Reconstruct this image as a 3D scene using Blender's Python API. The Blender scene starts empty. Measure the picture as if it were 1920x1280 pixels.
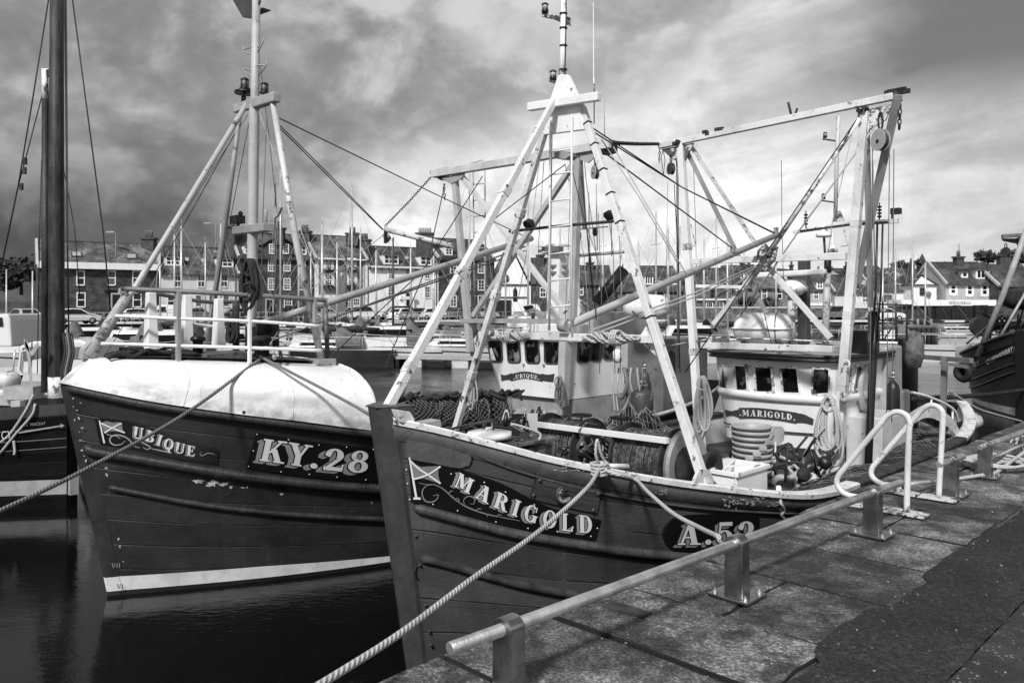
import bpy, math, random
from mathutils import Vector, Matrix, noise as mnoise
random.seed(7)
R=math.radians
S2=2**.5
scene=bpy.context.scene
COL=scene.collection
EYE=3.35; FPX=1493.; CX=960.; HY=575.          # eye height over the water, focal length and horizon of the photograph
# ------------------------------------------------------------------ camera
cd=bpy.data.cameras.new('camera'); cam=bpy.data.objects.new('camera',cd); COL.objects.link(cam)
cam.location=(0,0,EYE); cam.rotation_euler=(R(90),0,0)
cd.sensor_width=36; cd.lens=36*FPX/1920; cd.shift_y=-65/1920; cd.clip_start=.1; cd.clip_end=3000
scene.camera=cam
# ------------------------------------------------------------------ node expressions
class X:
    def __init__(s,nt,k): s.nt=nt; s.k=k
    def _m(s,op,a,b=None,c=None):
        n=s.nt.nodes.new('ShaderNodeMath'); n.operation=op
        for i,q in enumerate((a,b,c)):
            if q is None: continue
            if isinstance(q,X): s.nt.links.new(q.k,n.inputs[i])
            else: n.inputs[i].default_value=q
        return X(s.nt,n.outputs[0])
    def __add__(s,o): return s._m('ADD',s,o)
    def __radd__(s,o): return s._m('ADD',o,s)
    def __sub__(s,o): return s._m('SUBTRACT',s,o)
    def __rsub__(s,o): return s._m('SUBTRACT',o,s)
    def __mul__(s,o): return s._m('MULTIPLY',s,o)
    def __rmul__(s,o): return s._m('MULTIPLY',o,s)
    def __truediv__(s,o): return s._m('DIVIDE',s,o)
    def f(s,op,b=None,c=None): return s._m(op,s,b,c)
    def st(s,a,b,lo=0.,hi=1.):
        n=s.nt.nodes.new('ShaderNodeMapRange'); n.interpolation_type='SMOOTHSTEP'
        s.nt.links.new(s.k,n.inputs[0])
        for i,q in enumerate((a,b,lo,hi)): n.inputs[i+1].default_value=q
        if b<a:
            n.inputs[1].default_value=b; n.inputs[2].default_value=a; n.inputs[3].default_value=hi; n.inputs[4].default_value=lo
        return X(s.nt,n.outputs[0])
    def mix(s,a,b):      # s is the factor
        return a+(b-a)*s if isinstance(a,X) or isinstance(b,X) else s*(b-a)+a
def xyz(nt,sock):
    n=nt.nodes.new('ShaderNodeSeparateXYZ'); nt.links.new(sock,n.inputs[0]); return [X(nt,o) for o in n.outputs]
def vec(nt,*a):
    n=nt.nodes.new('ShaderNodeCombineXYZ')
    for i,q in enumerate(a):
        if isinstance(q,X): nt.links.new(q.k,n.inputs[i])
        else: n.inputs[i].default_value=q
    return n.outputs[0]
def nz(nt,v,scale,detail=4,rough=.55,dist=0):
    n=nt.nodes.new('ShaderNodeTexNoise'); nt.links.new(v,n.inputs['Vector'])
    n.inputs['Scale'].default_value=scale; n.inputs['Detail'].default_value=detail
    n.inputs['Roughness'].default_value=rough; n.inputs['Distortion'].default_value=dist
    return X(nt,n.outputs[0])
# ------------------------------------------------------------------ sky: Nishita turned to grey for a black and white place, clouds over it
SUN_AZ=Vector((-.33,-.94)); SUN_EL=42
w=bpy.data.worlds.new('World'); scene.world=w; w.use_nodes=True; nt=w.node_tree; nt.nodes.clear()
tc=nt.nodes.new('ShaderNodeTexCoord'); x,y,z=xyz(nt,tc.outputs['Generated'])
sky=nt.nodes.new('ShaderNodeTexSky'); sky.sky_type='NISHITA'; sky.sun_disc=False; sky.sun_elevation=R(SUN_EL)
sky.sun_rotation=math.atan2(SUN_AZ.x,SUN_AZ.y)
bw=nt.nodes.new('ShaderNodeRGBToBW'); nt.links.new(sky.outputs[0],bw.inputs[0]); clear=X(nt,bw.outputs[0])
th=x.f('ARCTAN2',y); e=z.f('MAXIMUM',0.)
zz=z.f('MAXIMUM',-.02)
n1=nz(nt,vec(nt,x,y,zz*1.3),3.4,9,.54,.35)             # big billows
n2=nz(nt,vec(nt,x+3.,y,zz*1.45),9.,8,.60,.5)                   # their ragged detail
n3=nz(nt,vec(nt,x*1.2-zz*.9,y*1.2,zz*7.-x*1.3),2.4,8,.58,.25)  # thin drawn-out streaks
n4=nz(nt,vec(nt,x*1.1,y*1.1,zz*1.5),5.5,5,.55,.3); bil=((n4-.5).f('ABSOLUTE')*4.2).st(.0,1.)      # creased, puffy masses
n5=nz(nt,vec(nt,x-2.,y,zz*1.5),20.,7,.62,.2)
g=e-(th*.40+.205)+th.st(-.30,-.42)*.12+(n1-.5)*.30+(n2-.5)*.16+(n5-.5)*.07+(bil-.4)*.05
bright=g.st(.03,-.035)
mott=(n1*.36+n2*.28+n5*.16+bil*.20).st(.31,.61,.58,1.42)
low=(th.st(-.10,-.46)*e.st(.24,.07)).mix(1.,.33)
deck=mott*low*th.st(-.55,.25,.40,.50)
glow=bright*g.st(.05,-.02)
streak=n3.st(.34,.60,.70,1.04)*(n2.st(.35,.65,.90,1.06))
puff=(n1*.36+n2*.34+n5*.16+bil*.14).st(.34,.60,.66,1.12)
lite=1.06*th.st(.10,.36).mix(puff,streak)*th.st(.34,.56,1.,.64)*(n5.st(.3,.7,.9,1.08))*e.st(.30,.12,.80,1.)
cloudL=bright.mix(deck,lite)*9.2
op=(th-e*1.0-.06+(n1-.5)*.30+(n2-.5)*.2+(n5-.5)*.1).st(-.12,.16)*(e+(n3-.5)*.08+(n2-.5)*.03).st(.185,.275)
skyv=op.mix(cloudL,clear*.17+1.35)
back=y.st(.15,-.3)          # behind the viewer: an even, half-open sky
skyv=back.mix(skyv,n1.st(.35,.65,3.,6.5))
bg=nt.nodes.new('ShaderNodeBackground'); nt.links.new(vec(nt,skyv,skyv,skyv),bg.inputs[0]); bg.inputs[1].default_value=.1
wo=nt.nodes.new('ShaderNodeOutputWorld'); nt.links.new(bg.outputs[0],wo.inputs[0])
sl=bpy.data.lights.new('sun','SUN'); sl.energy=3.7; sl.angle=R(6.); so=bpy.data.objects.new('sun',sl); COL.objects.link(so)
sd=Vector((SUN_AZ.x,SUN_AZ.y,0)).normalized()*math.cos(R(SUN_EL))+Vector((0,0,math.sin(R(SUN_EL))))
so.rotation_euler=(-sd).to_track_quat('-Z','Y').to_euler(); so.location=(-10,-10,30)
vs=scene.view_settings; vs.view_transform='Standard'; vs.look='None'; vs.exposure=.12; vs.gamma=1; vs.use_curve_mapping=False
# ------------------------------------------------------------------ pixels to points, quay frame: u along the quay edge, v out over the water
def Q(u,v,z): return Vector(((u-v)/S2,(u+v)/S2,z))
def P(px,py,d): return Vector(((px-CX)/FPX*d,d,EYE-(py-HY)/FPX*d))
def onv(px,py,v): r=(px-CX)/FPX; return P(px,py,v*S2/(1-r))
def onu(px,py,u): r=(px-CX)/FPX; return P(px,py,u*S2/(1+r))
def onz(px,py,z): return P(px,py,FPX*(EYE-z)/(py-HY))
UU=Vector((1,1,0))/S2; VV=Vector((-1,1,0))/S2; ZZ=Vector((0,0,1))
# ------------------------------------------------------------------ mesh builder
class MB:
    def __init__(s): s.v=[]; s.f=[]; s.sm=[]; s.uv=[]; s.bev=0
    def add(s,vs,fs,sm=False,uvs=None):
        o=len(s.v); s.v+=[Vector(q) for q in vs]
        for i,f in enumerate(fs):
            s.f.append([o+k for k in f]); s.sm.append(sm); s.uv.append(uvs[i] if uvs else None)
        return s
    def box(s,c,sx,sy,sz,X=Vector((1,0,0)),Y=Vector((0,1,0)),Z=ZZ):
        c=Vector(c); X=X*(sx/2); Y=Y*(sy/2); Z=Z*(sz/2)
        vs=[c+a*X+b*Y+d*Z for d in(-1,1) for b in(-1,1) for a in(-1,1)]
        return s.add(vs,[(0,2,3,1),(4,5,7,6),(0,1,5,4),(2,6,7,3),(0,4,6,2),(1,3,7,5)])
    def qbox(s,u0,u1,v0,v1,z0,z1):
        return s.box(Q((u0+u1)/2,(v0+v1)/2,(z0+z1)/2),abs(u1-u0),abs(v1-v0),abs(z1-z0),UU,VV)
    def beam(s,p0,p1,w,h=None,up=ZZ,w1=None,h1=None):
        p0=Vector(p0); p1=Vector(p1); h=h or w; w1=w1 or w; h1=h1 or h
        d=(p1-p0).normalized(); X=d.cross(up)
        if X.length<1e-3: X=d.cross(Vector((1,0,0)))
        X.normalize(); Y=X.cross(d)
        vs=[p+a*X*ww/2+b*Y*hh/2 for p,ww,hh in((p0,w,h),(p1,w1,h1)) for a,b in((-1,-1),(1,-1),(1,1),(-1,1))]
        return s.add(vs,[(0,3,2,1),(4,5,6,7)]+[(i,(i+1)%4,4+(i+1)%4,4+i) for i in range(4)])
    def tube(s,pts,r,n=8,closed=False,caps=True):
        pts=[Vector(p) for p in pts]; m=len(pts); rr=r if isinstance(r,(list,tuple)) else [r]*m
        T=[]
        for i in range(m):
            a=pts[(i-1)%m] if closed or i>0 else pts[i]; b=pts[(i+1)%m] if closed or i<m-1 else pts[i]
            d=b-a; T.append(d.normalized() if d.length>1e-9 else ZZ.copy())
        N=T[0].cross(ZZ)
        if N.length<1e-2: N=T[0].cross(Vector((1,0,0)))
        N.normalize(); vs=[]; L=[0]
        for i in range(m):
            if i:
                N=(N-T[i]*N.dot(T[i])); N=N.normalized() if N.length>1e-6 else T[i].orthogonal().normalized(); L.append(L[-1]+(pts[i]-pts[i-1]).length)
            B=T[i].cross(N)
            vs+=[pts[i]+rr[i]*(math.cos(2*math.pi*k/n)*N+math.sin(2*math.pi*k/n)*B) for k in range(n)]
        fs=[];uv=[]
        for i in range(m if closed else m-1):
            j=(i+1)%m; l1=L[j] if j else L[-1]+(pts[0]-pts[-1]).length
            for k in range(n):
                k2=(k+1)%n; fs.append((i*n+k,i*n+k2,j*n+k2,j*n+k))
                uv.append(((k/n,L[i]),((k+1)/n,L[i]),((k+1)/n,l1),(k/n,l1)))
        s.add(vs,fs,True,uv)
        if caps and not closed:
            o=len(s.v)-m*n
            s.f.append([o+k for k in range(n)][::-1]); s.sm.append(False); s.uv.append(None)
            s.f.append([o+(m-1)*n+k for k in range(n)]); s.sm.append(False); s.uv.append(None)
        return s
    def lathe(s,p,axis,prof,n=16,sm=True):
        p=Vector(p); A=Vector(axis).normalized(); N=A.orthogonal().normalized(); B=A.cross(N)
        vs=[p+A*h+r*(math.cos(2*math.pi*k/n)*N+math.sin(2*math.pi*k/n)*B) for r,h in prof for k in range(n)]
        m=len(prof); fs=[(i*n+k,i*n+(k+1)%n,(i+1)*n+(k+1)%n,(i+1)*n+k) for i in range(m-1) for k in range(n)]
        uv=[((k/n,prof[i][1]),((k+1)/n,prof[i][1]),((k+1)/n,prof[i+1][1]),(k/n,prof[i+1][1])) for i in range(m-1) for k in range(n)]
        o=len(s.v); s.add(vs,fs,sm,uv)
        for i,fl in((0,-1),(m-1,1)):
            if prof[i][0]>1e-4: s.f.append([o+i*n+k for k in range(n)][::fl]); s.sm.append(False); s.uv.append(None)
        return s
    def prism(s,poly,t):
        poly=[Vector(p) for p in poly]; t=Vector(t); n=len(poly)
        return s.add(poly+[p+t for p in poly],[tuple(range(n))[::-1],tuple(range(n,2*n))]+[(i,(i+1)%n,n+(i+1)%n,n+i) for i in range(n)])
    def grid(s,fn,nu,nv,sm=True,uvf=None,flip=False):
        vs=[fn(i/nu,j/nv) for j in range(nv+1) for i in range(nu+1)]; fs=[];uv=[]
        uvf=uvf or (lambda a,b:(a,b))
        for j in range(nv):
            for i in range(nu):
                c=[(i,j),(i+1,j),(i+1,j+1),(i,j+1)]
                if flip: c=c[::-1]
                fs.append([b*(nu+1)+a for a,b in c]); uv.append([uvf(a/nu,b/nv) for a,b in c])
        return s.add(vs,fs,sm,uv)
    def ball(s,c,r,n=12,m=8,sc=(1,1,1)):
        c=Vector(c)
        def fn(a,b):
            t=2*math.pi*a; p=math.pi*(b-.5); return c+Vector((r*sc[0]*math.cos(p)*math.cos(t),r*sc[1]*math.cos(p)*math.sin(t),r*sc[2]*math.sin(p)))
        return s.grid(fn,n,m)
    def build(s,name,mat,parent=None,bev=0,origin=None):
        if parent is not None: o=parent
        org=Vector((0,0,0))
        if parent is not None:
            r=parent
            while r.parent: r=r.parent
            org=Vector(r.location) if r.type=='EMPTY' or r.get('_org') is None else Vector(r['_org'])
        elif origin is not None: org=Vector(origin)
        else:
            xs=[p.x for p in s.v]; ys=[p.y for p in s.v]; zs=[p.z for p in s.v]
            org=Vector(((min(xs)+max(xs))/2,(min(ys)+max(ys))/2,min(zs)))
        me=bpy.data.meshes.new(name); me.from_pydata([p-org for p in s.v],[],s.f)
        me.polygons.foreach_set('use_smooth',s.sm)
        if any(u for u in s.uv):
            ul=me.uv_layers.new(name='UVMap'); fl=[]
            for f,u in zip(s.f,s.uv):
                for k in range(len(f)): fl+=list(u[k]) if u else [0.,0.]
            ul.data.foreach_set('uv',fl)
        me.materials.append(mat); me.update()
        ob=bpy.data.objects.new(name,me); COL.objects.link(ob)
        if parent is not None: ob.parent=parent
        else: ob.location=org
        b=bev or s.bev
        if b:
            m=ob.modifiers.new('bevel','BEVEL'); m.width=b; m.segments=2; m.limit_method='ANGLE'; m.angle_limit=R(40)
        return ob
    def each(s,name,mat,parent=None,bev=0):      # one object for each separate piece
        n=len(s.v); p=list(range(n))
        def fd(i):
            while p[i]!=i: p[i]=p[p[i]]; i=p[i]
            return i
        for f in s.f:
            for k in f[1:]: p[fd(k)]=fd(f[0])
        gr={}
        for i,f in enumerate(s.f): gr.setdefault(fd(f[0]),[]).append(i)
        out=[]
        for fi in gr.values():
            m=MB(); ix={}
            for i in fi:
                for k in s.f[i]:
                    if k not in ix: ix[k]=len(m.v); m.v.append(s.v[k])
                m.f.append([ix[k] for k in s.f[i]]); m.sm.append(s.sm[i]); m.uv.append(s.uv[i])
            out.append(m.build(name,mat,parent,bev))
        return out
def tag(o,label=None,cat=None,group=None,kind=None):
    if label: o['label']=label
    if cat: o['category']=cat
    if group: o['group']=group
    if kind: o['kind']=kind
    return o
def empty(name,loc,label=None,cat=None,group=None):
    o=bpy.data.objects.new(name,None); COL.objects.link(o); o.location=loc; o.empty_display_size=.2
    return tag(o,label,cat,group)
def copy_tree(o,parent=None):
    c=o.copy(); COL.objects.link(c)
    if parent: c.parent=parent
    for ch in list(o.children): copy_tree(ch,c)
    return c
def lerp(a,b,t): return a+(b-a)*t
def interp(tab,x):
    if x<=tab[0][0]: return tab[0][1]
    for (a,p),(b,q) in zip(tab,tab[1:]):
        if x<=b:
            return p+(q-p)*(x-a)/(b-a)
    return tab[-1][1]
def smoothtab(tab,x):      # smooth (Catmull-Rom) reading of a table
    n=len(tab)
    if x<=tab[0][0]: return tab[0][1]
    if x>=tab[-1][0]: return tab[-1][1]
    for i in range(n-1):
        if x<=tab[i+1][0]: break
    x0,y0=tab[i]; x1,y1=tab[i+1]
    m0=(tab[i+1][1]-tab[i-1][1])/(tab[i+1][0]-tab[i-1][0]) if i else (y1-y0)/(x1-x0)
    m1=(tab[i+2][1]-tab[i][1])/(tab[i+2][0]-tab[i][0]) if i+2<n else (y1-y0)/(x1-x0)
    h=x1-x0; t=(x-x0)/h
    return (2*t**3-3*t*t+1)*y0+(t**3-2*t*t+t)*h*m0+(-2*t**3+3*t*t)*y1+(t**3-t*t)*h*m1
def curve(pts,n=24):       # smooth curve through 3-D points
    pts=[Vector(p) for p in pts]; out=[]
    tabs=[[(i,p[k]) for i,p in enumerate(pts)] for k in range(3)]
    for j in range(n+1):
        t=j/n*(len(pts)-1); out.append(Vector([smoothtab(tb,t) for tb in tabs]))
    return out
def sag(p0,p1,s,n=14):
    p0=Vector(p0); p1=Vector(p1); return [p0.lerp(p1,i/n)-ZZ*s*4*(i/n)*(1-i/n) for i in range(n+1)]
# ------------------------------------------------------------------ materials (all grey: the photograph is black and white)
def mat(name,col,rough=.5,metal=0.,var=.25,scale=2.5,bump=.15,bscale=40.,fn=None,spec=.5,coord='Object',bdist=.01):
    m=bpy.data.materials.new(name); m.use_nodes=True; nt=m.node_tree; b=nt.nodes['Principled BSDF']
    tc=nt.nodes.new('ShaderNodeTexCoord'); o=tc.outputs['Object']
    geo=nt.nodes.new('ShaderNodeNewGeometry')
    wp=geo.outputs['Position']
    n1=nz(nt,wp,scale,6,.6); n2=nz(nt,wp,bscale,4,.6)
    c=(n1.st(.3,.7)*2.-1.)*(var*col)+col
    h=n2*1.
    if fn:
        r=fn(nt,c,tc,wp,n1,n2)
        c=r.get('c',c); h=r.get('h',h)
        if 'rough' in r: nt.links.new(r['rough'].k,b.inputs['Roughness'])
    nt.links.new(vec(nt,c,c,c),b.inputs['Base Color'])
    b.inputs['Roughness'].default_value=rough; b.inputs['Metallic'].default_value=metal
    b.inputs['Specular IOR Level'].default_value=spec
    if 'water' in name: b.inputs['IOR'].default_value=1.33
    if bump:
        bn=nt.nodes.new('ShaderNodeBump'); bn.inputs['Strength'].default_value=bump; bn.inputs['Distance'].default_value=bdist
        nt.links.new(h.k,bn.inputs['Height']); nt.links.new(bn.outputs[0],b.inputs['Normal'])
    return m
def rusty(amount,dark=.06,sc=7.,grime=1.):
    def fn(nt,c,tc,wp,n1,n2):
        g=[n for n in nt.nodes if n.type=='NEW_GEOMETRY'][0]; pt=X(nt,g.outputs['Pointiness'])
        px,py,pz=xyz(nt,wp)
        r=nz(nt,wp,sc,8,.72); r2=nz(nt,wp,sc*3.5,6,.7)
        edge=pt.st(.53,.63)
        k=(r+edge*.13+(r2-.5)*.12).st(amount-.045,amount+.0)
        run=nz(nt,vec(nt,px*16.,py*16.,pz*1.3),1.,6,.7).st(.54,.74)*.32
        dirt=nz(nt,wp,1.7,6,.65).st(.42,.72)*.30
        c=c*(1.-run*.75*grime)*(1.-dirt*grime)
        return {'c':k.mix(c,dark),'h':n2+k*-.8}
    return fn
def hullfn(nplank,chip=.72,chipcol=.4,stain=.3):
    def fn(nt,c,tc,wp,n1,n2):
        u,v,_=xyz(nt,tc.outputs['UV'])
        f=(v*nplank).f('FRACT'); d=(f-.5).f('ABSOLUTE'); seam=d.st(.465,.495); lip=d.st(.42,.455)*(1.-seam)
        fine=nz(nt,vec(nt,u*1.2,v*60.,0.),3.,5,.6)
        big=nz(nt,vec(nt,u*.7,v*3.,4.),1.5,6,.65)
        streak=nz(nt,vec(nt,u*17.,v*.8,2.),1.2,6,.7).st(.52,.78)*big.st(.38,.68)
        rub=nz(nt,vec(nt,u*2.2,v*26.,7.),1.3,7,.75).st(.62,.76)
        ch=(nz(nt,wp,9.,8,.75)+lip*.06).st(chip,chip+.02)
        row=(v*nplank).f('FLOOR'); tone=nz(nt,vec(nt,u*.25,row*7.3,1.),1.,1,.5).st(.3,.7,.78,1.22)
        part=nz(nt,vec(nt,u*.8,row,3.),2.,2,.5).st(.36,.56)
        # butt joints and sunk fastenings along each plank
        c2=c*(big.st(.3,.7)*.55+.70)*tone*(1.-seam*part*.8)+lip*part*.022*fine.st(.4,.7)
        c2=c2+streak*(c*stain*2.2+.008)+rub*(c*.8+.012)
        c2=ch.mix(c2,chipcol)
        return {'c':c2,'h':n2*.6+fine*.6-seam*part*2.-ch*.5+nz(nt,wp,13.,5,.6)*.9,'rough':(big.st(.3,.7,.34,.56)+rub*.15)}
    return fn
def ropefn(freq=26.):
    def fn(nt,c,tc,wp,n1,n2):
        u,v,_=xyz(nt,tc.outputs['UV'])
        s=((u*3.+v*freq)*6.283).f('SINE')
        return {'c':c*(s*.22+.85),'h':s*.5+n2*.3}
    return fn
M={}
M['white']=mat('white_paint',.82,.42,var=.07,fn=rusty(0.690,.16,7.,.4),bump=.2,spec=.4)
M['white_worn']=mat('worn_white_paint',.72,.5,var=.1,fn=rusty(0.645,.09,9.),bump=.35)
M['white_rust']=mat('rusting_white_paint',.60,.55,var=.12,fn=rusty(0.610,.06,11.),bump=.45)
def whalefn(nt,c,tc,wp,n1,n2):
    u,v,_=xyz(nt,tc.outputs['UV']); px,py,pz=xyz(nt,wp)
    cr=(nz(nt,wp,2.6,4,.5)-.5).f('ABSOLUTE').st(.012,.0)*nz(nt,wp,1.1,3,.5).st(.5,.62)
    run=nz(nt,vec(nt,px*9.,py*9.,pz*.9),1.,6,.7).st(.56,.76)*.28
    low=v.st(.28,.0)*nz(nt,wp,4.,7,.7).st(.40,.62)*.45
    sp=nz(nt,wp,15.,5,.7).st(.70,.72)
    c2=sp.mix(c*(1.-run)*(1.-low)*(1.-cr*.22),.25)
    return {'c':c2,'h':n2*1.+nz(nt,wp,9.,6,.6)*.16-cr*.3}
M['whale']=mat('whaleback_white',.74,.5,var=.06,scale=1.2,bump=.5,bscale=3.,bdist=.04,fn=whalefn)
M['cream']=mat('cream_paint',.60,.5,var=.08,fn=rusty(0.705,.12))
M['grey']=mat('grey_paint',.30,.5,var=.12,fn=rusty(0.705,.06))
M['midgrey']=mat('mid_grey_paint',.16,.5,var=.15,fn=rusty(0.685,.05))
M['darkgrey']=mat('dark_grey_paint',.06,.5,var=.2,fn=rusty(0.665,.03))
M['black']=mat('black_paint',.012,.4,var=.3)
M['matt_black']=mat('matt_black',.01,.8,var=.3)
M['board']=mat('board_black',.008,.32,var=.2,bump=.05)
M['letter']=mat('letter_white',.74,.45,var=.04,bump=.05)
M['shade']=mat('letter_shade',.27,.45,var=.05,bump=.05)
M['sign_grey']=mat('flag_grey',.2,.45,var=.1,bump=.05)
M['hull_m']=mat('hull_paint_red',.060,.45,var=.12,bump=.5,bdist=.012,fn=hullfn(11,.69,.28,.3),spec=.3)
M['hull_u']=mat('hull_paint_blue',.029,.45,var=.12,bump=.45,bdist=.012,fn=hullfn(11,.70,.3,.25),spec=.3)
M['stem']=mat('stem_iron_paint',.055,.4,var=.2,scale=6,bump=.5,bscale=14,bdist=.01,fn=rusty(0.705,.02,8.))
M['stem_u']=mat('stem_dark_paint',.032,.42,var=.25,scale=6,bump=.5,bscale=14,bdist=.01,fn=rusty(0.705,.15,8.))
M['rail_m']=mat('bulwark_rail_paint',.11,.38,var=.2,scale=4,bump=.5,bscale=20,fn=rusty(0.645,.03,6.))
M['cap']=mat('gunwale_white',.72,.55,var=.1,scale=6,bump=.4,bscale=30,fn=rusty(0.620,.10,10.))
M['boot']=mat('boot_top_white',.68,.5,var=.12,scale=3,fn=rusty(0.735,.1,4.))
M['weed']=mat('weed_black',.008,.7,var=.4,bump=.6,bscale=30)
M['glass']=mat('dark_glass',.006,.06,var=.3,bump=0,spec=.55,fn=lambda nt,c,tc,wp,n1,n2:{'c':c+nz(nt,wp,7.,3,.5).st(.55,.62)*.07+nz(nt,wp,3.1,2,.5).st(.62,.66)*.2})  # pale blotches painted into the glass colour stand for reflections
M['rope']=mat('pale_rope',.52,.85,var=.15,bump=.8,bscale=200,fn=ropefn(),bdist=.006)
M['rope_grey']=mat('grey_rope',.20,.85,var=.2,bump=.8,bscale=200,fn=ropefn(),bdist=.006)
M['rope_dark']=mat('dark_rope',.03,.85,var=.3,bump=.8,bscale=150,fn=ropefn(),bdist=.006)
M['wire']=mat('steel_wire',.018,.6,.2,var=.3,bump=0)
M['wire_pale']=mat('pale_wire',.35,.6,var=.2,bump=0)
M['chain']=mat('rusty_chain',.03,.7,.3,var=.4,bump=.3)
M['steel']=mat('brushed_stainless',.34,.27,1.,var=.35,scale=9,bump=.2,bscale=70)
M['rail_steel']=mat('rail_steel',.55,.40,.85,var=.3,scale=7,bump=.2,bscale=60)
M['bolt']=mat('bolt_steel',.6,.35,.8,var=.1)
M['spar']=mat('spar_pale_paint',.46,.5,var=.1,fn=rusty(0.700,.1,9.),bump=.2)
M['net']=mat('netting_twine',.10,.9,var=.7,scale=6,bump=0)
M['net_dark']=mat('net_heap_dark',.018,.95,var=.8,scale=5,bump=1.,bscale=25,bdist=.03)
M['iron']=mat('rusty_iron',.035,.8,.2,var=.6,scale=7,bump=.6,bscale=40)
def drumfn(nt,c,tc,wp,n1,n2):
    u,v,_=xyz(nt,tc.outputs['UV'])
    s=((v*46.+u*1.)*6.283).f('SINE'); fu=nz(nt,vec(nt,u*30.,v*40.,0.),2.,5,.7)
    return {'c':c*(s*.45+.6)*(fu.st(.3,.75)*1.6+.25),'h':s*.6+fu*.6}
M['warp']=mat('drum_warp',.30,.9,var=.25,bump=1.,fn=drumfn,bdist=.01)
M['wood_mast']=mat('dark_wood_mast',.022,.6,var=.6,scale=1.5,bump=.5,bscale=20,fn=lambda nt,c,tc,wp,n1,n2:{'c':c*(nz(nt,vec(nt,*[a*b for a,b in zip(xyz(nt,wp),(9.,9.,.7))]),3.,8,.7).st(.3,.75)*2.2+.25)})
M['deck']=mat('deck_dark',.05,.8,var=.5,scale=3,bump=.5,bscale=20)
M['rubber']=mat('rubber_black',.01,.75,var=.4,bump=.3)
M['fender']=mat('pale_fender',.5,.5,var=.3,scale=4,fn=rusty(0.645,.1))
M['cyl']=mat('gas_cylinder_paint',.07,.45,var=.2,fn=rusty(0.665,.25))
M['plast']=mat('grey_plastic',.34,.5,var=.15,scale=5)
# ================================================================== THE SETTING
QZ=1.70; VE=2.93
def waterfn(nt,c,tc,wp,n1,n2):
    x,y,z=xyz(nt,wp)
    a=nz(nt,vec(nt,x*1.,y*1.6,0.),1.6,5,.55,.6); b=nz(nt,vec(nt,x*.8+y*.5,y*1.7-x*.3,3.),9.,5,.6,.4)
    g=nz(nt,vec(nt,x,y,9.),.16,3,.5).st(.40,.62,.12,1.)
    far=y.st(15.,50.)
    return {'c':c,'h':(a*.8+b*.42)*g*(far*2.7+.30)}
M['water']=mat('harbour_water',.004,.045,var=.1,bump=.7,bdist=.06,fn=waterfn,spec=.40)
def geo(nt):
    return [n for n in nt.nodes if n.type=='NEW_GEOMETRY'][0]
def stonefn(nt,c,tc,wp,n1,n2):
    sp=nz(nt,wp,38.,3,.6).st(.66,.74); lich=nz(nt,wp,7.,7,.7).st(.60,.72); big=nz(nt,wp,1.4,5,.6).st(.3,.7)
    dk=nz(nt,wp,3.2,8,.72).st(.40,.56)
    pit=nz(nt,wp,16.,5,.7).st(.62,.7)
    isl=X(nt,geo(nt).outputs['Random Per Island'])
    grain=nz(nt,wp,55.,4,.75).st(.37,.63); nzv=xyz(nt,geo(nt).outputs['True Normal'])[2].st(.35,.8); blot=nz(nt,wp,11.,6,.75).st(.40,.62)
    wsp=nz(nt,wp,24.,2,.5).st(.715,.745)
    scr=nz(nt,vec(nt,xyz(nt,wp)[0]*3.+xyz(nt,wp)[1]*2.,xyz(nt,wp)[0]*14.-xyz(nt,wp)[1]*14.,0.),.9,4,.6).st(.66,.74)
    v=c*(big*.8+.55)*(dk*.8+.30)*(1.-pit*.6)*(isl*.6+.70)*(grain*1.25+.38)*(blot*.55+.72)+lich*.12+sp*.14+wsp*.08+scr*.05
    v=v*(1.-nz(nt,wp,.75,6,.65).st(.46,.62)*.45)
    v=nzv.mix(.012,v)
    return {'c':v,'h':n2*.7+n1*.8-pit*1.2+grain*.25,'rough':dk.st(0.,1.,.62,.85)}
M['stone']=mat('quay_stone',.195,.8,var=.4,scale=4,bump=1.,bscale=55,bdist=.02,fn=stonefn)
def asphaltfn(nt,c,tc,wp,n1,n2):
    sp=nz(nt,wp,60.,2,.6).st(.68,.74); big=nz(nt,wp,.9,6,.65).st(.3,.7); fine=nz(nt,wp,34.,5,.8).st(.36,.64)
    return {'c':c*(big*.8+.55)*(fine*2.1+.12)+sp*.2+nz(nt,wp,75.,2,.6).st(.62,.68)*.06+nz(nt,wp,48.,2,.5).st(.70,.73)*.25,'h':n2*1.+fine*.7}
M['asphalt']=mat('quay_asphalt',.026,.85,var=.4,scale=5,bump=1.,bscale=70,bdist=.02,fn=asphaltfn)
def cobfn(nt,c,tc,wp,n1,n2):
    vn=nt.nodes.new('ShaderNodeTexVoronoi'); nt.links.new(wp,vn.inputs['Vector']); vn.inputs['Scale'].default_value=42.
    d=X(nt,vn.outputs['Distance']); k=d.st(.25,.5); sel=nz(nt,wp,9.,4,.7).st(.5,.6)
    return {'c':c+(1.-k)*sel*.17,'h':(1.-k)*1.+n2*.3}
M['chips']=mat('chip_surfacing',.03,.85,var=.4,bump=.8,bdist=.02,fn=cobfn)
M['wallstone']=mat('harbour_wall_stone',.06,.85,var=.6,scale=1.5,bump=.6,bscale=12,bdist=.05)
M['road']=mat('far_road',.12,.85,var=.3)
M['grass']=mat('hill_grass',.035,.9,var=.5,scale=.3)
m=MB(); m.add([(-900,-300,0),(900,-300,0),(900,1400,0),(-900,1400,0)],[(0,1,2,3)]); tag(m.build('water',M['water']),kind='structure')
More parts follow.
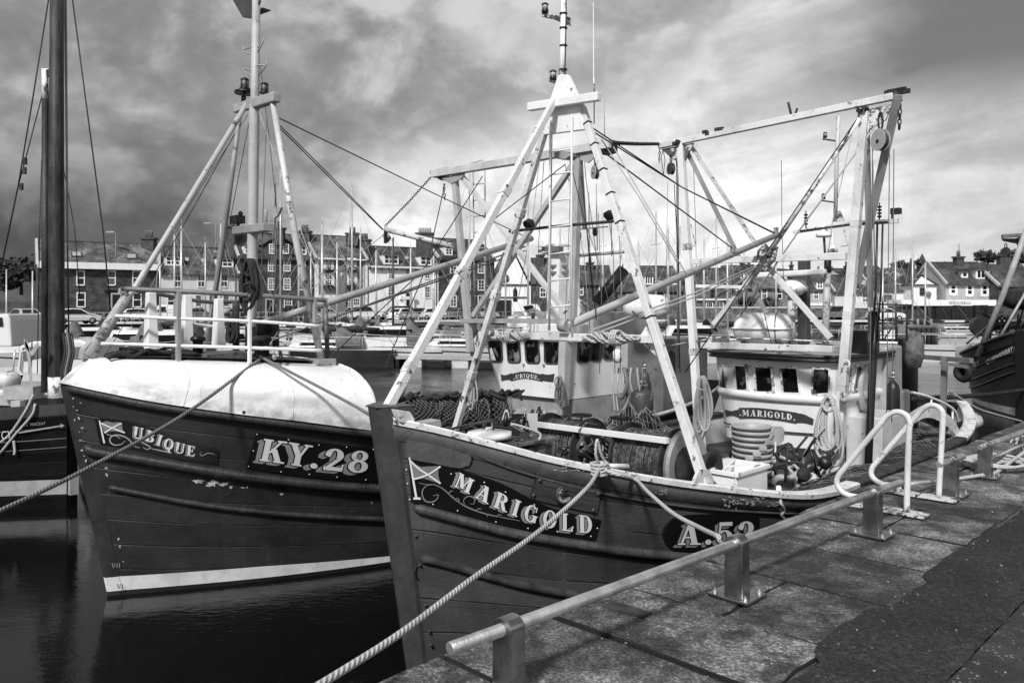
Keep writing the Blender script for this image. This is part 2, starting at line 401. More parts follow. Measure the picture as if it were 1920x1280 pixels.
# near quay: body, coping stones, asphalt, chipped surfacing
m=MB(); m.qbox(-8,70,-30,VE-.03,-3,QZ-.16); m.qbox(-8,70,-30,1.72,QZ-.17,QZ-.02); tag(m.build('quay_wall_base',M['wallstone']),kind='structure')
M['joint']=mat('joint_dirt',.012,.95,var=.5,scale=9,bump=.4)
m=MB(); m.qbox(-8,70,1.55,VE-.05,QZ-.15,QZ-.024); tag(m.build('joint_dirt',M['joint']),kind='structure')
m=MB(); m.bev=.018
us=[-6,-4.6,-3.4,-2.3,-1.3,-.5,.35,1.1,1.75,2.45,3.17,3.82,4.59,5.37,6.15,6.98,7.7,8.6,9.4,10.3,11.2,12.3,13.3,14.6,16,17.5,19,21,23,26,29,33,38,44,50,60]
rs=random.Random(3)
for i,(a,b) in enumerate(zip(us,us[1:])):
    g=.007+rs.random()*.011; z=QZ+rs.uniform(-.012,.008); vi=1.66+rs.uniform(-.05,.03)
    split=[vi,VE+rs.uniform(-.015,.012)]
    if i in(11,14,17): split=[vi,2.3+rs.uniform(-.2,.2),split[1]]
    for p,q in zip(split,split[1:]):
        n=8; j=[rs.uniform(-.012,.012) for _ in range(40)]
        top=[Q(lerp(a+g,b-g,k/n),p+.008+j[k],z) for k in range(n+1)]+[Q(b-g+j[9+k],lerp(p,q,k/4),z) for k in range(1,4)]+[Q(lerp(b-g,a+g,k/n),q-.008+j[13+k],z-.004) for k in range(n+1)]+[Q(a+g+j[22+k],lerp(q,p,k/4),z) for k in range(1,4)]
        m.prism([t-ZZ*(.3 if q>2.8 else .2) for t in top],ZZ*(.3 if q>2.8 else .2))
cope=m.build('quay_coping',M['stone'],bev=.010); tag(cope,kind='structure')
rs=random.Random(5)
def jag(u):
    return 1.68+.05*mnoise.noise(Vector((u*1.3,0,0)))+.045*mnoise.cell(Vector((u*1.35,0,0)))-.02+.035*mnoise.noise(Vector((u*5,3,0)))+.022*mnoise.noise(Vector((u*17,7,0)))+.012*mnoise.noise(Vector((u*43,2,0)))
def asph(a,b):
    u=-8+78*a**1.6 if a<1 else 70; return Q(u,lerp(1.12+.02*mnoise.noise(Vector((u*6,1,0))),jag(u),b),QZ+.012-.01*b**6)
m=MB(); m.grid(asph,700,12); tag(m.build('asphalt_strip',M['asphalt']),kind='structure')
m=MB(); m.grid(lambda a,b:Q(-8+78*a,lerp(-30,1.117,b),QZ+.008),40,6); tag(m.build('chipped_pavement',M['chips']),kind='structure')
# iron hollow and patches in the coping
m=MB(); c=onz(1175,1142,QZ+.004)
m.box(c,.26,.10,.012,Vector((.75,-.66,0)),Vector((.66,.75,0))); o=m.build('iron_plate',M['iron'],bev=.004)
tag(o,'small dark rusted iron plate let into the coping stone below the near rail','iron plate')
# ---------------------------------------------------------------- guard rail
def post(root,base,ru,h=.33):
    # flat sided post with a round head the rail runs through
    c=Vector(base); wd=.112; th=.085
    m=MB(); prof=[(-wd/2-.004,0),(wd/2+.004,0)]+[(wd/2*math.cos(t),h-.03+wd/2*.9*math.sin(t)) for t in [R(x) for x in range(0,181,15)]]
    m.prism([c+VV*x+ZZ*zz-UU*th/2 for x,zz in prof],UU*th); p=m.build('post',M['steel'],root,bev=.006)
    m=MB(); m.box(c+ZZ*.008,.23,.25,.016,UU,VV); m.build('base_plate',M['steel'],p,bev=.003)
    for a in(-1,1):
        for b in(-1,1):
            m=MB(); m.lathe(c+UU*a*.08+VV*b*.095+ZZ*.014,ZZ,[(.013,0),(.013,.014),(.006,.018),(.006,.028)],6,False); m.build('bolt',M['bolt'],p)
def rail(name,label,pts,posts):
    root=empty(name,posts[0]+ZZ*-.0,label,'guard rail','stainless guard rails along the quay edge')
    m=MB(); a,b=pts; d=(b-a).normalized(); r=.0275
    m.tube([a,a+d*.004,b-d*.004,b],[r-.004,r,r,r-.004],20); m.build('rail_tube',M['rail_steel'],root)
    for q in posts: post(root,q,UU)
b1=onz(925,1293,QZ); b2=onz(1356,1108,QZ); b3=onz(1612,996,QZ)
zr=QZ+.30
pA=onz(843,1216,zr); pB=onz(1690,904,zr)
dirr=(pB-pA).normalized()
def onrail(u0,pa,pb): # post base under the rail nearest to a point
    d=(pb-pa).normalized(); q=pa+d*((u0-pa).dot(d)); return Vector((q.x,q.y,QZ))
rail('guard_rail','long low brushed steel guard rail nearest the viewer, on three posts',(pA,pB),[onrail(q,pA,pB) for q in(b1,b2,b3)])
q4=onz(1783,927,QZ); pa=onz(1756,880,zr); pb=onz(1806,859,zr); pa=Vector((q4.x,q4.y,zr))-dirr*.28; pb=Vector((q4.x,q4.y,zr))+dirr*.3
rail('guard_rail','short steel rail stub on a single post just behind the white ladder handrails',(pa,pb),[q4])
q5=onz(1847,893,QZ); pa=Vector((q5.x,q5.y,zr))-dirr*.15; pb=pa+dirr*5.2
rail('guard_rail','far steel guard rail at the right edge with mooring rope lashed round its end',(pa,pb),[q5,q5+dirr*2.0,q5+dirr*4.0])
# ---------------------------------------------------------------- white ladder handrails
hA=[(1700,962),(1702,880),(1704.6,806),(1706.5,796),(1702,782),(1695,775.5),(1687,772.5),(1675,773),(1662,780.5),(1648,798),(1615,838),(1580,881.5),(1571.5,893),(1569,903),(1572,913),(1580,922.5),(1590,927.5),(1600,930),(1618,934),(1626,948)]
hB=[(1760,935),(1764,860),(1768,785),(1768,775),(1764,767),(1755,760.5),(1742,760),(1728.5,768.5),(1712.5,787),(1680,824),(1644,866),(1636,876),(1633.5,886),(1636,894),(1642,900),(1654,906.5),(1667,908.5),(1682,911),(1688,921)]
for nm,h,u,lab in(('a',hA,6.70,'white tube ladder handrail standing nearer the viewer on the quay edge'),('b',hB,7.42,'white tube ladder handrail farther along the quay, behind its twin')):
    pts=[onu(px,py,u) for px,py in h]; pts[0].z=QZ+.01; pts[-1].z=QZ+.01
    root=empty('ladder_handrail',pts[0],lab,'handrail','white ladder handrails')
    m=MB(); m.tube(curve(pts,90),.0235,12); m.build('bent_tube',M['white_worn'],root)
    for p in(pts[0],pts[-1]):
        m=MB(); m.box(Vector((p.x,p.y,QZ+.012)),.17,.30,.016,UU,VV); m.build('base_plate',M['white_rust'],root,bev=.003)

rs=random.Random(17); m=MB()
for k in range(340):
    u=2+11*rs.random()**1.5; v=rs.choice((rs.uniform(1.7,2.9),rs.uniform(.6,1.7),rs.uniform(1.55,1.85))); s=rs.uniform(.0015,.004)*(1+.12*u)
    X_=Vector((rs.gauss(0,1),rs.gauss(0,1),0)).normalized(); p=Q(u,v,QZ+.012+s*.3); m.box(p,s*rs.uniform(1,2.5),s*rs.uniform(.8,1.6),s,X_,Vector((-X_.y,X_.x,0)))
M['grit']=mat('grit',.22,.9,var=.9,scale=30,bump=0)
tag(m.build('grit',M['grit']),'loose grit and shell chips scattered over the quay stones','grit',kind='stuff')
# ================================================================== BOAT HULLS
class Hull:
    def __init__(s,u0,v0,L,sheer,bs,bw,rake,ztop,yaw=0):
        s.u0=u0;s.v0=v0;s.L=L;s.sheer=sheer;s.bs=bs;s.bw=bw;s.rake=rake;s.ztop=ztop
    def W(s,a,b,z): return Q(s.u0+a,s.v0-b,z)
    def astem(s,z): return s.rake*(s.ztop-z)
    def half(s,sl,z):
        zs=s.sheer(sl); B=s.bs(sl); w=s.bw(sl)
        if z>=0: return w+(B-w)*min(1.05,z/zs)**1.25
        return w*(1+z*.35)
    def pt(s,sl,z,side=1,off=0.):
        a=s.astem(z); a=a+sl*(s.L-a)/s.L
        return s.W(a,side*(s.half(sl,z)+off),z)
    def hit(s,px,py,off=0.):
        r=(px-CX)/FPX; k=(py-HY)/FPX
        def g(d):
            u=(d+r*d)/S2; v=(d-r*d)/S2; z=EYE-k*d; a=u-s.u0; b=s.v0-v; at=s.astem(z)
            sl=(a-at)*s.L/(s.L-at); return (b-off-s.half(max(sl,0),z) if sl>-.0 else b-off-.1-sl*2.), sl,z
        d=4.; p=g(d)[0]
        while d<22:
            d+=.15; q=g(d)[0]
            if p>0 and q<=0: break
            p=q
        lo,hi=d-.15,d
        for _ in range(22):
            mid=(lo+hi)/2
            if g(mid)[0]>0: lo=mid
            else: hi=mid
        return P(px,py,hi)
    def hull(s,zlo=-.9,ns=80,nzz=26,both=True,top=lambda sl:1.):
        m=MB()
        for side in((1,-1) if both else (1,)):
            m.grid(lambda a,b:s.pt(s.L*a**1.35,lerp(zlo,s.sheer(s.L*a**1.35),b),side),ns,nzz,True,lambda a,b:(s.L*a**1.35,b),flip=side<0)
        # transom close
        n=nzz; z=lambda j:lerp(zlo,s.sheer(s.L),j/n)
        vs=[s.pt(s.L,z(j),sd) for j in range(n+1) for sd in(1,-1)]
        m.add(vs,[(2*j,2*j+2,2*j+3,2*j+1) for j in range(n)])
        return m
    def strip(s,top,bot,off,nu=48,nv=4,back=.03):
        # plate following the hull between two picture curves
        def fn(a,b):
            t=poly(top,a); q=poly(bot,a); return s.hit(lerp(q[0],t[0],b),lerp(q[1],t[1],b),off)
        m=MB(); m.grid(fn,nu,nv)
        # rim back to the planking
        per=[(i/nu,0) for i in range(nu)]+[(1,j/nv) for j in range(nv)]+[(1-i/nu,1) for i in range(nu)]+[(0,1-j/nv) for j in range(nv)]
        o=[fn(*p) for p in per]; n=len(per); m.add(o+[p+VV*back for p in o],[(i,n+i,n+(i+1)%n,(i+1)%n) for i in range(n)])
        return m
    def rubber(s,pts,r,n=40,off=0.,flat=.8):
        q=[s.hit(*poly(pts,i/n),off) for i in range(n+1)]
        return q
def poly(pl,t):
    # smooth point along a list of picture points, by arc length
    L=[0]
    for a,b in zip(pl,pl[1:]): L.append(L[-1]+math.hypot(b[0]-a[0],b[1]-a[1]))
    d=t*L[-1]
    return (smoothtab(list(zip(L,[p[0] for p in pl])),d),smoothtab(list(zip(L,[p[1] for p in pl])),d))
# ------------------------------------------------------------------ serif letters
SW=.215; TH=.085; SF=.075; OV=.075
def rc(x0,y0,x1,y1): return [[(x0,y0),(x1,y0),(x1,y1),(x0,y1)]]
def pa(x0,y0,x1,y1,wd): return [[(x0,y0),(x0+wd,y0),(x1+wd,y1),(x1,y1)]]
def arc(cx,cy,ro,ri,a0,a1,n=14):
    o=[]
    for i in range(n):
        t0=R(lerp(a0,a1,i/n)); t1=R(lerp(a0,a1,(i+1)/n))
        o.append([(cx+ri[0]*math.cos(t0),cy+ri[1]*math.sin(t0)),(cx+ro[0]*math.cos(t0),cy+ro[1]*math.sin(t0)),(cx+ro[0]*math.cos(t1),cy+ro[1]*math.sin(t1)),(cx+ri[0]*math.cos(t1),cy+ri[1]*math.sin(t1))])
    return o
def stem(x,y0=0,y1=1,bs=True,ts=True,w=SW):
    o=rc(x,y0,x+w,y1)
    if bs: o+=rc(x-OV,y0,x+w+OV,y0+SF)
    if ts: o+=rc(x-OV,y1-SF,x+w+OV,y1)
    return o
GL={
'I':(.42,stem(.1)),
'L':(.70,stem(.08)+rc(.08,0,.64,SF)+pa(.52,0,.60,.30,.09)),
'E':(.72,stem(.08)+rc(.08,0,.64,SF)+rc(.08,1-SF,.62,1)+rc(.2,.47,.48,.55)+rc(.44,.38,.49,.64)+pa(.54,0,.61,.28,.07)+pa(.55,1,.56,.74,.06)),
'U':(.82,stem(.08,.28,1,False)+stem(.6,.28,1,False,w=.11)+arc(.395,.29,(.315,.30),(.205,.205),180,290)+arc(.395,.29,(.315,.30),(.205,.205),290,360)),
'B':(.76,stem(.08)+arc(.34,.76,(.31,.24),(.11,.165),-90,90)+arc(.36,.27,(.35,.27),(.14,.19),-90,90)+rc(.2,0,.37,SF)+rc(.2,.49,.36,.565)+rc(.2,1-SF,.35,1)),
'D':(.80,stem(.08)+arc(.36,.5,(.39,.5),(.18,.425),-90,90,20)+rc(.2,0,.37,SF)+rc(.2,1-SF,.37,1)),
'R':(.80,stem(.08)+arc(.36,.73,(.33,.27),(.12,.195),-90,90)+rc(.2,.46,.37,.535)+rc(.2,1-SF,.37,1)+pa(.56,0,.33,.48,.22)+rc(.54,0,.86,SF)),
'K':(.84,stem(.08)+pa(.24,.38,.62,.97,.10)+pa(.58,0,.33,.60,.22)+rc(.52,1-SF,.86,1)+rc(.5,0,.9,SF)),
'Y':(.82,stem(.31,0,.46,True,False)+pa(.31,.44,.06,.97,.22)+pa(.42,.44,.64,.97,.10)+rc(-.02,1-SF,.36,1)+rc(.56,1-SF,.86,1)),
'M':(1.04,stem(.08,w=.09)+pa(.36,.12,.08,1,.22)+pa(.42,.12,.70,1,.08)+stem(.70)+rc(-.01,1-SF,.3,1)),
'A':(.86,pa(.06,0,.36,.97,.10)+pa(.52,0,.32,1,.23)+rc(.2,.30,.6,.37)+rc(-.02,0,.28,SF)+rc(.44,0,.86,SF)+rc(.26,1-SF,.46,1)),
'G':(.86,arc(.42,.5,(.38,.52),(.17,.44),48,330,24)+rc(.56,.04,.77,.46)+rc(.48,.40,.83,.46)+pa(.66,.66,.66,.96,.05)),
'O':(.86,arc(.42,.5,(.39,.52),(.18,.44),0,360,28)),
'Q':(.88,arc(.42,.5,(.39,.52),(.18,.44),0,360,28)+pa(.56,-.22,.34,.20,.20)+rc(.5,-.24,.84,-.15)),
'2':(.70,arc(.33,.70,(.30,.30),(.09,.22),-42,175,18)+pa(.04,.08,.40,.52,.17)+rc(.04,0,.66,.17)+pa(.58,0,.62,.32,.06)+[[(.03,.66),(.2,.6),(.24,.72),(.05,.76)]]),
'8':(.70,arc(.34,.75,(.27,.25),(.10,.17),0,360,24)+arc(.34,.28,(.32,.285),(.12,.20),0,360,24)),
'5':(.70,rc(.12,.83,.62,1)+pa(.10,.46,.13,.92,.07)+arc(.32,.32,(.32,.32),(.11,.25),-155,140,22)+[[(.02,.26),(.2,.3),(.2,.16),(.06,.12)]]),
'.':(.34,arc(.17,.11,(.12,.12),(.0,.0),0,360,16)),
'3':(.70,arc(.32,.74,(.28,.26),(.08,.18),-90,160,18)+arc(.33,.28,(.33,.29),(.12,.21),-160,90,20)),
}
def glyph(ch,wide=1.):
    adv,ps=GL[ch]; return adv*wide,[[(x*wide,y) for x,y in p] for p in ps]
def place_text(chars,mapf,builders,shadow=(-.15,-.11),sub=1):
    # chars: list of (char, fn(gx,gy)->picture point); mapf(picture point, offset)->3-D; builders: white, grey, black
    wm,gm,bm=builders
    for ci,(ch,fn) in enumerate(chars):
        adv,ps=glyph(ch)
        for k,(mb,base,shifts) in enumerate(((gm,.004,[.3,.6,1.]),(bm,.0075,None),(wm,.010,None))):
            if mb is None: continue
            if k==0: sh=[(shadow[0]*t,shadow[1]*t) for t in(.35,.55,.75,1.)]
            elif k==1: sh=[(-.045,-.035),(.02,-.03),(-.03,.02)]
            else: sh=[(0,0)]
            n=0
            for dx,dy in sh:
                for p in ps:
                    q=[]
                    m=len(p)
                    vs=[mapf(fn(gx+dx,gy+dy),base+.00016*(n%14)) for gx,gy in p]; n+=1
                    mb.add(vs,[tuple(range(m))])
def baseline_text(text,base,h,space=.10,wide=1.,slant=0.,start=0.,end=1.,up=None):
    # letters along a picture curve; h: letter height in picture pixels at the two ends; letters stand at right angles unless `up` is given
    adv=[glyph(c)[0]*wide+space for c in text]; tot=sum(adv)-space; out=[]; x=0
    for c,ad in zip(text,adv):
        t0=start+(end-start)*x/tot; gw=glyph(c)[0]*wide
        t1=start+(end-start)*(x+gw)/tot
        p0=poly(base,t0); p1=poly(base,t1); tm=(t0+t1)/2; hh=h(tm) if callable(h) else h
        dx,dy=(p1[0]-p0[0])/gw*wide,(p1[1]-p0[1])/gw*wide
        if up: ux,uy=up
        else:
            l=math.hypot(dx,dy); ux,uy=dy/l,-dx/l
        out.append((c,(lambda gx,gy,p0=p0,dx=dx,dy=dy,ux=ux,uy=uy,hh=hh:(p0[0]+gx*dx+gy*hh*(ux+slant*dx/abs(dx)),p0[1]+gx*dy+gy*hh*(uy)))))
        x+=ad
    return out
# ================================================================== NEAR TRAWLER
def sheerM(a): return smoothtab([(0,2.42),(.25,2.345),(.71,2.175),(1.0,2.07),(1.45,1.94),(1.9,1.825),(2.3,1.74),(3.16,1.57),(3.6,1.505),(4.3,1.46),(6,1.45),(8,1.46),(10,1.52),(12,1.66)],a)
def bsM(a):
    b=.12+1.88*(1-max(0,1-a/4)**2)
    return b*(1-.5*max(0,(a-7.5)/4.5)**2)
def bwM(a):
    b=.06+1.75*(1-max(0,1-a/5)**1.65)
    return b*(1-.75*max(0,(a-6.5)/5.5)**2)
HM=Hull(3.86,5.4,11.8,sheerM,bsM,bwM,.166,2.51)
W=HM.W
def am(px,py,a): return onu(px,py,HM.u0+a)
def bm(px,py,b): return onv(px,py,HM.v0-b)
boatM=empty('fishing_trawler',HM.W(5,0,0),'near trawler with white A-frame mast and plain dark hull, moored against the quay','fishing boat')
HM.hull().build('hull',M['hull_m'],boatM)
def sl(n,L=11.8): return [L*i/n for i in range(n+1)]
# bulwark rail: paler band under a white cap
m=MB()
for sd in(1,-1):
    m.grid(lambda a,b:HM.pt(11.8*a**1.3,sheerM(11.8*a**1.3)-.155*(1-b),sd,.028*math.sin(math.pi*min(1,b*1.1)) +.012),70,6,True,flip=sd<0)
m.build('bulwark_rail',M['rail_m'],boatM)
m=MB()
for sd in(1,-1):
    pr=[(.045,-.02),(.05,.022),(.03,.036),(-.1,.036),(-.13,.02),(-.13,-.03)]
    m.grid(lambda a,b:HM.pt(4.6*a,sheerM(4.6*a),sd,interp([(i/5,p[0]) for i,p in enumerate(pr)],b))+ZZ*interp([(i/5,p[1]) for i,p in enumerate(pr)],b),60,5,False,flip=sd>0)
m.build('gunwale_cap',M['cap'],boatM)
m=MB()
for sd in(1,-1): m.grid(lambda a,b:HM.pt(4.6+4.0*a,sheerM(4.6+4.0*a),sd,interp([(i/5,p[0]) for i,p in enumerate(pr)],b))+ZZ*interp([(i/5,p[1]) for i,p in enumerate(pr)],b),40,5,False,flip=sd>0)
m.build('working_rail',M['iron'],boatM)
m=MB()
for sd in(1,-1): m.grid(lambda a,b:HM.pt(8.6+3.2*a,sheerM(8.6+3.2*a),sd,interp([(i/5,p[0]) for i,p in enumerate(pr)],b))+ZZ*interp([(i/5,p[1]) for i,p in enumerate(pr)],b),24,5,False,flip=sd>0)
m.build('stern_cap',M['cap'],boatM)
# inner bulwark and deck
m=MB()
for sd in(1,-1):
    m.grid(lambda a,b:HM.pt(.4+11.3*a,lerp(.95,sheerM(.4+11.3*a)-.01,b),sd,-.09),50,4,True,flip=sd>0)
m.build('inner_bulwark',M['cream'],boatM)
m=MB(); m.grid(lambda a,b:HM.pt(.2+11.4*a,1.02,1,-.06).lerp(HM.pt(.2+11.4*a,1.02,-1,-.06),b),40,6); m.build('deck',M['deck'],boatM)
m=MB(); m.grid(lambda a,b:(lambda s:HM.pt(s,sheerM(s)-.16,1,-.07).lerp(HM.pt(s,sheerM(s)-.16,-1,-.07),b))(.2+.8*a),12,6); m.build('foredeck',M['cream'],boatM)
# stem post
m=MB()
def stemM(a,b):
    z=lerp(-.4,2.53,b); aa=HM.astem(z)
    pr=[(.20,.185),(.20,.20),(.02,.165),(-.075,.055),(-.085,0),(-.075,-.055),(.02,-.165),(.20,-.2)]
    k=a*7; i=min(6,int(k)); t=k-i; return W(aa+lerp(pr[i][0],pr[i+1][0],t),lerp(pr[i][1],pr[i+1][1],t)*lerp(.52,1.,max(0,z)/2.5),z)
m.grid(stemM,7,30,False); m.add([stemM(i/7,1) for i in range(8)],[tuple(range(8))]); m.build('stem_post',M['stem'],boatM,bev=.006)
m=MB()
for z in(2.1,1.98,1.45,1.2,.85,.62,.5):
    for a in(.06,):
        p=W(HM.astem(z)+.075,.163,z); m.lathe(p-VV*-.0,(-VV+UU*-.3),[(.014,-.01),(.014,.004),(.006,.011)],8)
m.each('stem_bolt',M['stem'],boatM)
m=MB(); m.prism([W(-.09,.07,2.53),W(-.09,-.07,2.53),W(.05,-.17,2.53),W(.21,-.20,2.53),W(.21,.20,2.53),W(.05,.17,2.53)],ZZ*.012); m.build('stem_head_cap',M['stem'],boatM,bev=.004); m=MB(); m.prism([bm(px,py,.235) for px,py in((745,768),(770,772),(786,799),(752,792))],VV*.35); m.build('stem_head_plate',M['cap'],boatM,bev=.008)
# upper bow fender plank with rounded end
m=HM.strip([(763,815),(800,826),(860,846),(886,855)],[(765,860),(810,868),(860,877),(880,872)],.03,24,3); m.build('bow_doubling_plank',M['rail_m'],boatM)
# rubbing strakes
def halfround(pts,r,dz=1.):
    m=MB(); q=[HM.hit(*poly(pts,i/60),.012) for i in range(61)]; m.tube(q,[r*(.5 if i in(0,60) else 1) for i in range(61)],10); return m
ext=lambda a0,z0,n=10:[]
halfround([(777,951),(830,965),(905,985),(976,1002),(1091,1021),(1200,1036),(1285,1043),(1400,1047)],.043).build('rubbing_strake',M['hull_m'],boatM)
halfround([(790,1046),(830,1055),(890,1072),(983,1097),(1084,1115),(1150,1122)],.036).build('rubbing_strake',M['iron'],boatM)
halfround([(800,803),(870,842),(930,868),(1005,893),(1130,925),(1300,951),(1460,962),(1500,962)],.012).build('seam_moulding',M['hull_m'],boatM)
# fairlead plate with a round hole
m=HM.strip([(1008,893),(1060,906),(1128,919)],[(996,935),(1060,950),(1120,962)],.022,16,5); pl=m.build('fairlead_plate',M['hull_m'],boatM)
m=MB(); c=HM.hit(1059,927,.03); n=(-VV-UU*.35).normalized(); m.lathe(c-n*.01,n,[(.0,.003),(.066,.003),(.066,.012),(.075,.014),(.082,.006),(.085,-.01)],24); m.build('fairlead_rim',M['hull_m'],pl)
m=MB(); m.lathe(c,n,[(0,.0),(.064,.0)],20); m.build('fairlead_hole',M['cream'],pl)
m=MB(); m.tube([c+n*.008-UU*.055+ZZ*.01,c+n*.008+UU*.055-ZZ*.012],.013,8); m.tube([c+n*.008-UU*.05+ZZ*.04,c+n*.008+UU*.05+ZZ*.02],.008,6); m.build('fairlead_bar',M['black'],pl)
m=MB()
for px,py in((1012,900),(1000,928),(1122,925),(1112,956)): m.lathe(HM.hit(px,py,.02),n,[(.02,0),(.018,.012),(.008,.02)],8)
m.each('plate_bolt',M['hull_m'],pl)
# name board
top=[(767,853),(800,864),(850,878),(905,893),(945,908),(1000,937),(1045,955),(1127,974)]
bot=[(774,942),(800,949),(850,961),(905,975),(945,984),(1000,996),(1045,1003),(1116,1012)]
HB=HM.strip(top,bot,.018,64,6).build('name_board',M['board'],boatM)
def mapM(p,off): return HM.hit(p[0],p[1],.019+off)
wm,gm,bk=MB(),MB(),MB()
base=[(851,911),(878,925),(907,941),(942,957),(972,970),(1010,984),(1048,993),(1112,1000)]
place_text(baseline_text('MARIGOLD',base,lambda t:lerp(29,33,min(1,t*1.4)),space=.30,slant=-.12),mapM,(wm,gm,bk),shadow=(-.20,-.13))
wm.build('lettering',M['letter'],HB); gm.build('letter_shade',M['shade'],HB); bk.build('letter_outline',M['board'],HB)
def flat(polys,mapf,off):
    m=MB()
    for i,pl_ in enumerate(polys): m.add([mapf(p,off+.0002*i) for p in pl_],[tuple(range(len(pl_)))])
    return m
def stroke(pts,wd,n=24,taper=True):
    o=[]
    for i in range(n):
        a=poly(pts,i/n); b=poly(pts,(i+1)/n); l=math.hypot(b[0]-a[0],b[1]-a[1]) or 1
        nx,ny=-(b[1]-a[1])/l,(b[0]-a[0])/l
        w0=wd*(.35+.65*math.sin(math.pi*i/n)) if taper else wd; w1=wd*(.35+.65*math.sin(math.pi*(i+1)/n)) if taper else wd
        o.append([(a[0]+nx*w0/2,a[1]+ny*w0/2),(b[0]+nx*w1/2,b[1]+ny*w1/2),(b[0]-nx*w1/2,b[1]-ny*w1/2),(a[0]-nx*w0/2,a[1]-ny*w0/2)])
    return o
fl=[[(769,863),(778,870),(790,875),(803,874),(826,873),(822,880),(822,892),(826,907),(812,902),(797,897),(774,898)]]
F=flat(fl,mapM,.006).build('flag_field',M['sign_grey'],HB)
st=stroke([(770,864),(785,878),(803,890),(826,906)],3.2,16,False)+stroke([(826,874),(805,888),(790,894),(775,898)],3.2,16,False)
flat(st,mapM,.010).build('flag_saltire',M['letter'],F)
flat([[(766,857),(769,857),(783,935),(779,936)],[(775,932),(788,932),(789,936),(775,936)]],mapM,.013).build('flag_pole',M['letter'],F)
sc=stroke([(785,905),(800,908),(815,908),(832,917),(850,933),(870,947),(890,956),(915,964),(945,970),(975,976)],2.8,40)+\
   stroke([(812,908),(800,910),(792,920),(793,932),(800,940),(812,940),(820,934),(822,927),(812,929)],2.6,30)+\
   stroke([(872,946),(869,938),(875,931),(884,930),(890,936),(888,944),(881,944)],2.2,24)+\
   stroke([(842,926),(844,921),(850,920)],2,8)+stroke([(861,941),(860,935),(855,933)],2,8)+stroke([(893,957),(897,953),(903,954)],1.8,8)+stroke([(905,961),(912,963),(914,969)],1.8,8)+stroke([(930,968),(936,964),(941,966)],1.8,8)
flat(sc,mapM,.006).build('scroll_ornament',M['sign_grey'],HB)
m=MB()
for px,py in((762,880),(764,906),(768,936),(846,888),(908,904),(948,922),(1002,946),(1056,966),(1102,975),(1120,990),(1108,1005),(1045,996),(990,990),(930,978),(858,957),(812,945)): m.ball(mapM((px,py),.006),.006,6,4)
m.build('board_stud',M['letter'],HB)
# number board behind the guard rail
top=[(1245,1000),(1250,985),(1262,973),(1285,966),(1330,964),(1380,965),(1424,967)]
bot=[(1246,1010),(1252,1022),(1264,1030),(1285,1033),(1330,1033),(1380,1031),(1424,1028)]
NB=HM.strip(top,bot,.022,40,5).build('number_board',M['board'],boatM)
wm,gm,bk=MB(),MB(),MB()
mapN=lambda p,off:HM.hit(p[0],p[1],.023+off)
place_text(baseline_text('A.52',[(1272,1021),(1340,1020),(1416,1017)],41,space=.12,up=(0.03,-1)),mapN,(wm,gm,bk),shadow=(-.17,-.12))
wm.build('lettering',M['letter'],NB); gm.build('letter_shade',M['shade'],NB); bk.build('letter_outline',M['board'],NB)
# bare weathered patches along the rail
def blotch(cx,cy,rx,ry,seed,n=26):
    rs=random.Random(seed); ph=[rs.uniform(0,6.28) for _ in range(4)]
    o=[]
    for i in range(n):
        t=2*math.pi*i/n; k=.62+.22*math.sin(2*t+ph[0])+.16*math.sin(5*t+ph[1])+.12*math.sin(9*t+ph[2])
        o.append((cx+rx*k*math.cos(t),cy+ry*k*math.sin(t)))
    return o
M['flake']=mat('bare_primer',.42,.8,var=.5,scale=14,bump=.4)
M['scrape']=mat('scraped_paint',.14,.8,var=.6,scale=16,bump=.4)
rs=random.Random(4)
def flakes(hull,lst,off,matn,parent,name='bare_patch'):
    m=MB()
    for i,(cx,cy,rx,ry) in enumerate(lst): m.add([hull.hit(px,py,off) for px,py in blotch(cx,cy,rx,ry,i*7+3)],[tuple(range(26))])
    m.build(name,M[matn],parent)
flakes(HM,[(rs.uniform(1355,1470),rs.gauss(940,6),rs.uniform(1.5,5),rs.uniform(1,3.5)) for _ in range(60)]+[(1245+rs.gauss(0,7),922+rs.gauss(0,3),rs.uniform(1,4),rs.uniform(1,2)) for _ in range(14)]+[(rs.uniform(1035,1100),881+rs.gauss(0,2),rs.uniform(1,5),rs.uniform(.8,1.6)) for _ in range(12)],.046,'flake',boatM)
m=MB(); p=HM.hit(781,1072,.03); m.tube([p+ZZ*.06,p+ZZ*.02-UU*.03,p-ZZ*.03-UU*.02,p-ZZ*.05+UU*.01],.006,6); m.build('stem_hook',M['iron'],boatM)

# ------------------------------------------------------------------ tripod mast
A=2.42
mast=MB()
apex=am(1062,205,A)
pth=lambda *q:[am(*p,A) for p in q]
def boxleg(name,p0,p1,w0,w1,mt,parent,up=None):
    m=MB(); m.beam(p0,p1,w0,w0,up or VV,w1,w1); return m.build(name,mt,parent,bev=.006)
foot1=bm(728,762,0.02)
boxleg('mast_leg',am(1041,186,A-.1),foot1,.062,.074,M['white_worn'],boatM,UU)
footL=bm(850,818,-1.55); boxleg('mast_leg',am(1034,205,A),footL,.062,.068,M['white_rust'],boatM,UU)
footR=HM.W(A+.0,HM.half(A,1.78)-.05,1.78); footR=bm(1322,908,1.62); boxleg('mast_leg',am(1089,192,A),footR,.062,.080,M['white_worn'],boatM,UU)
m=MB(); m.prism([bm(1300,908,1.62),bm(1346,914,1.66),bm(1330,880,1.63),bm(1312,880,1.62)],VV*.03); m.build('leg_bracket',M['white_rust'],boatM)
m=MB(); m.prism([am(px,py,A-.05) for px,py in((1046,140),(1064,140),(1082,178),(1094,243),(1016,253),(1024,205),(1034,178))],UU*.05); m.build('mast_head_plate',M['white'],boatM,bev=.006)
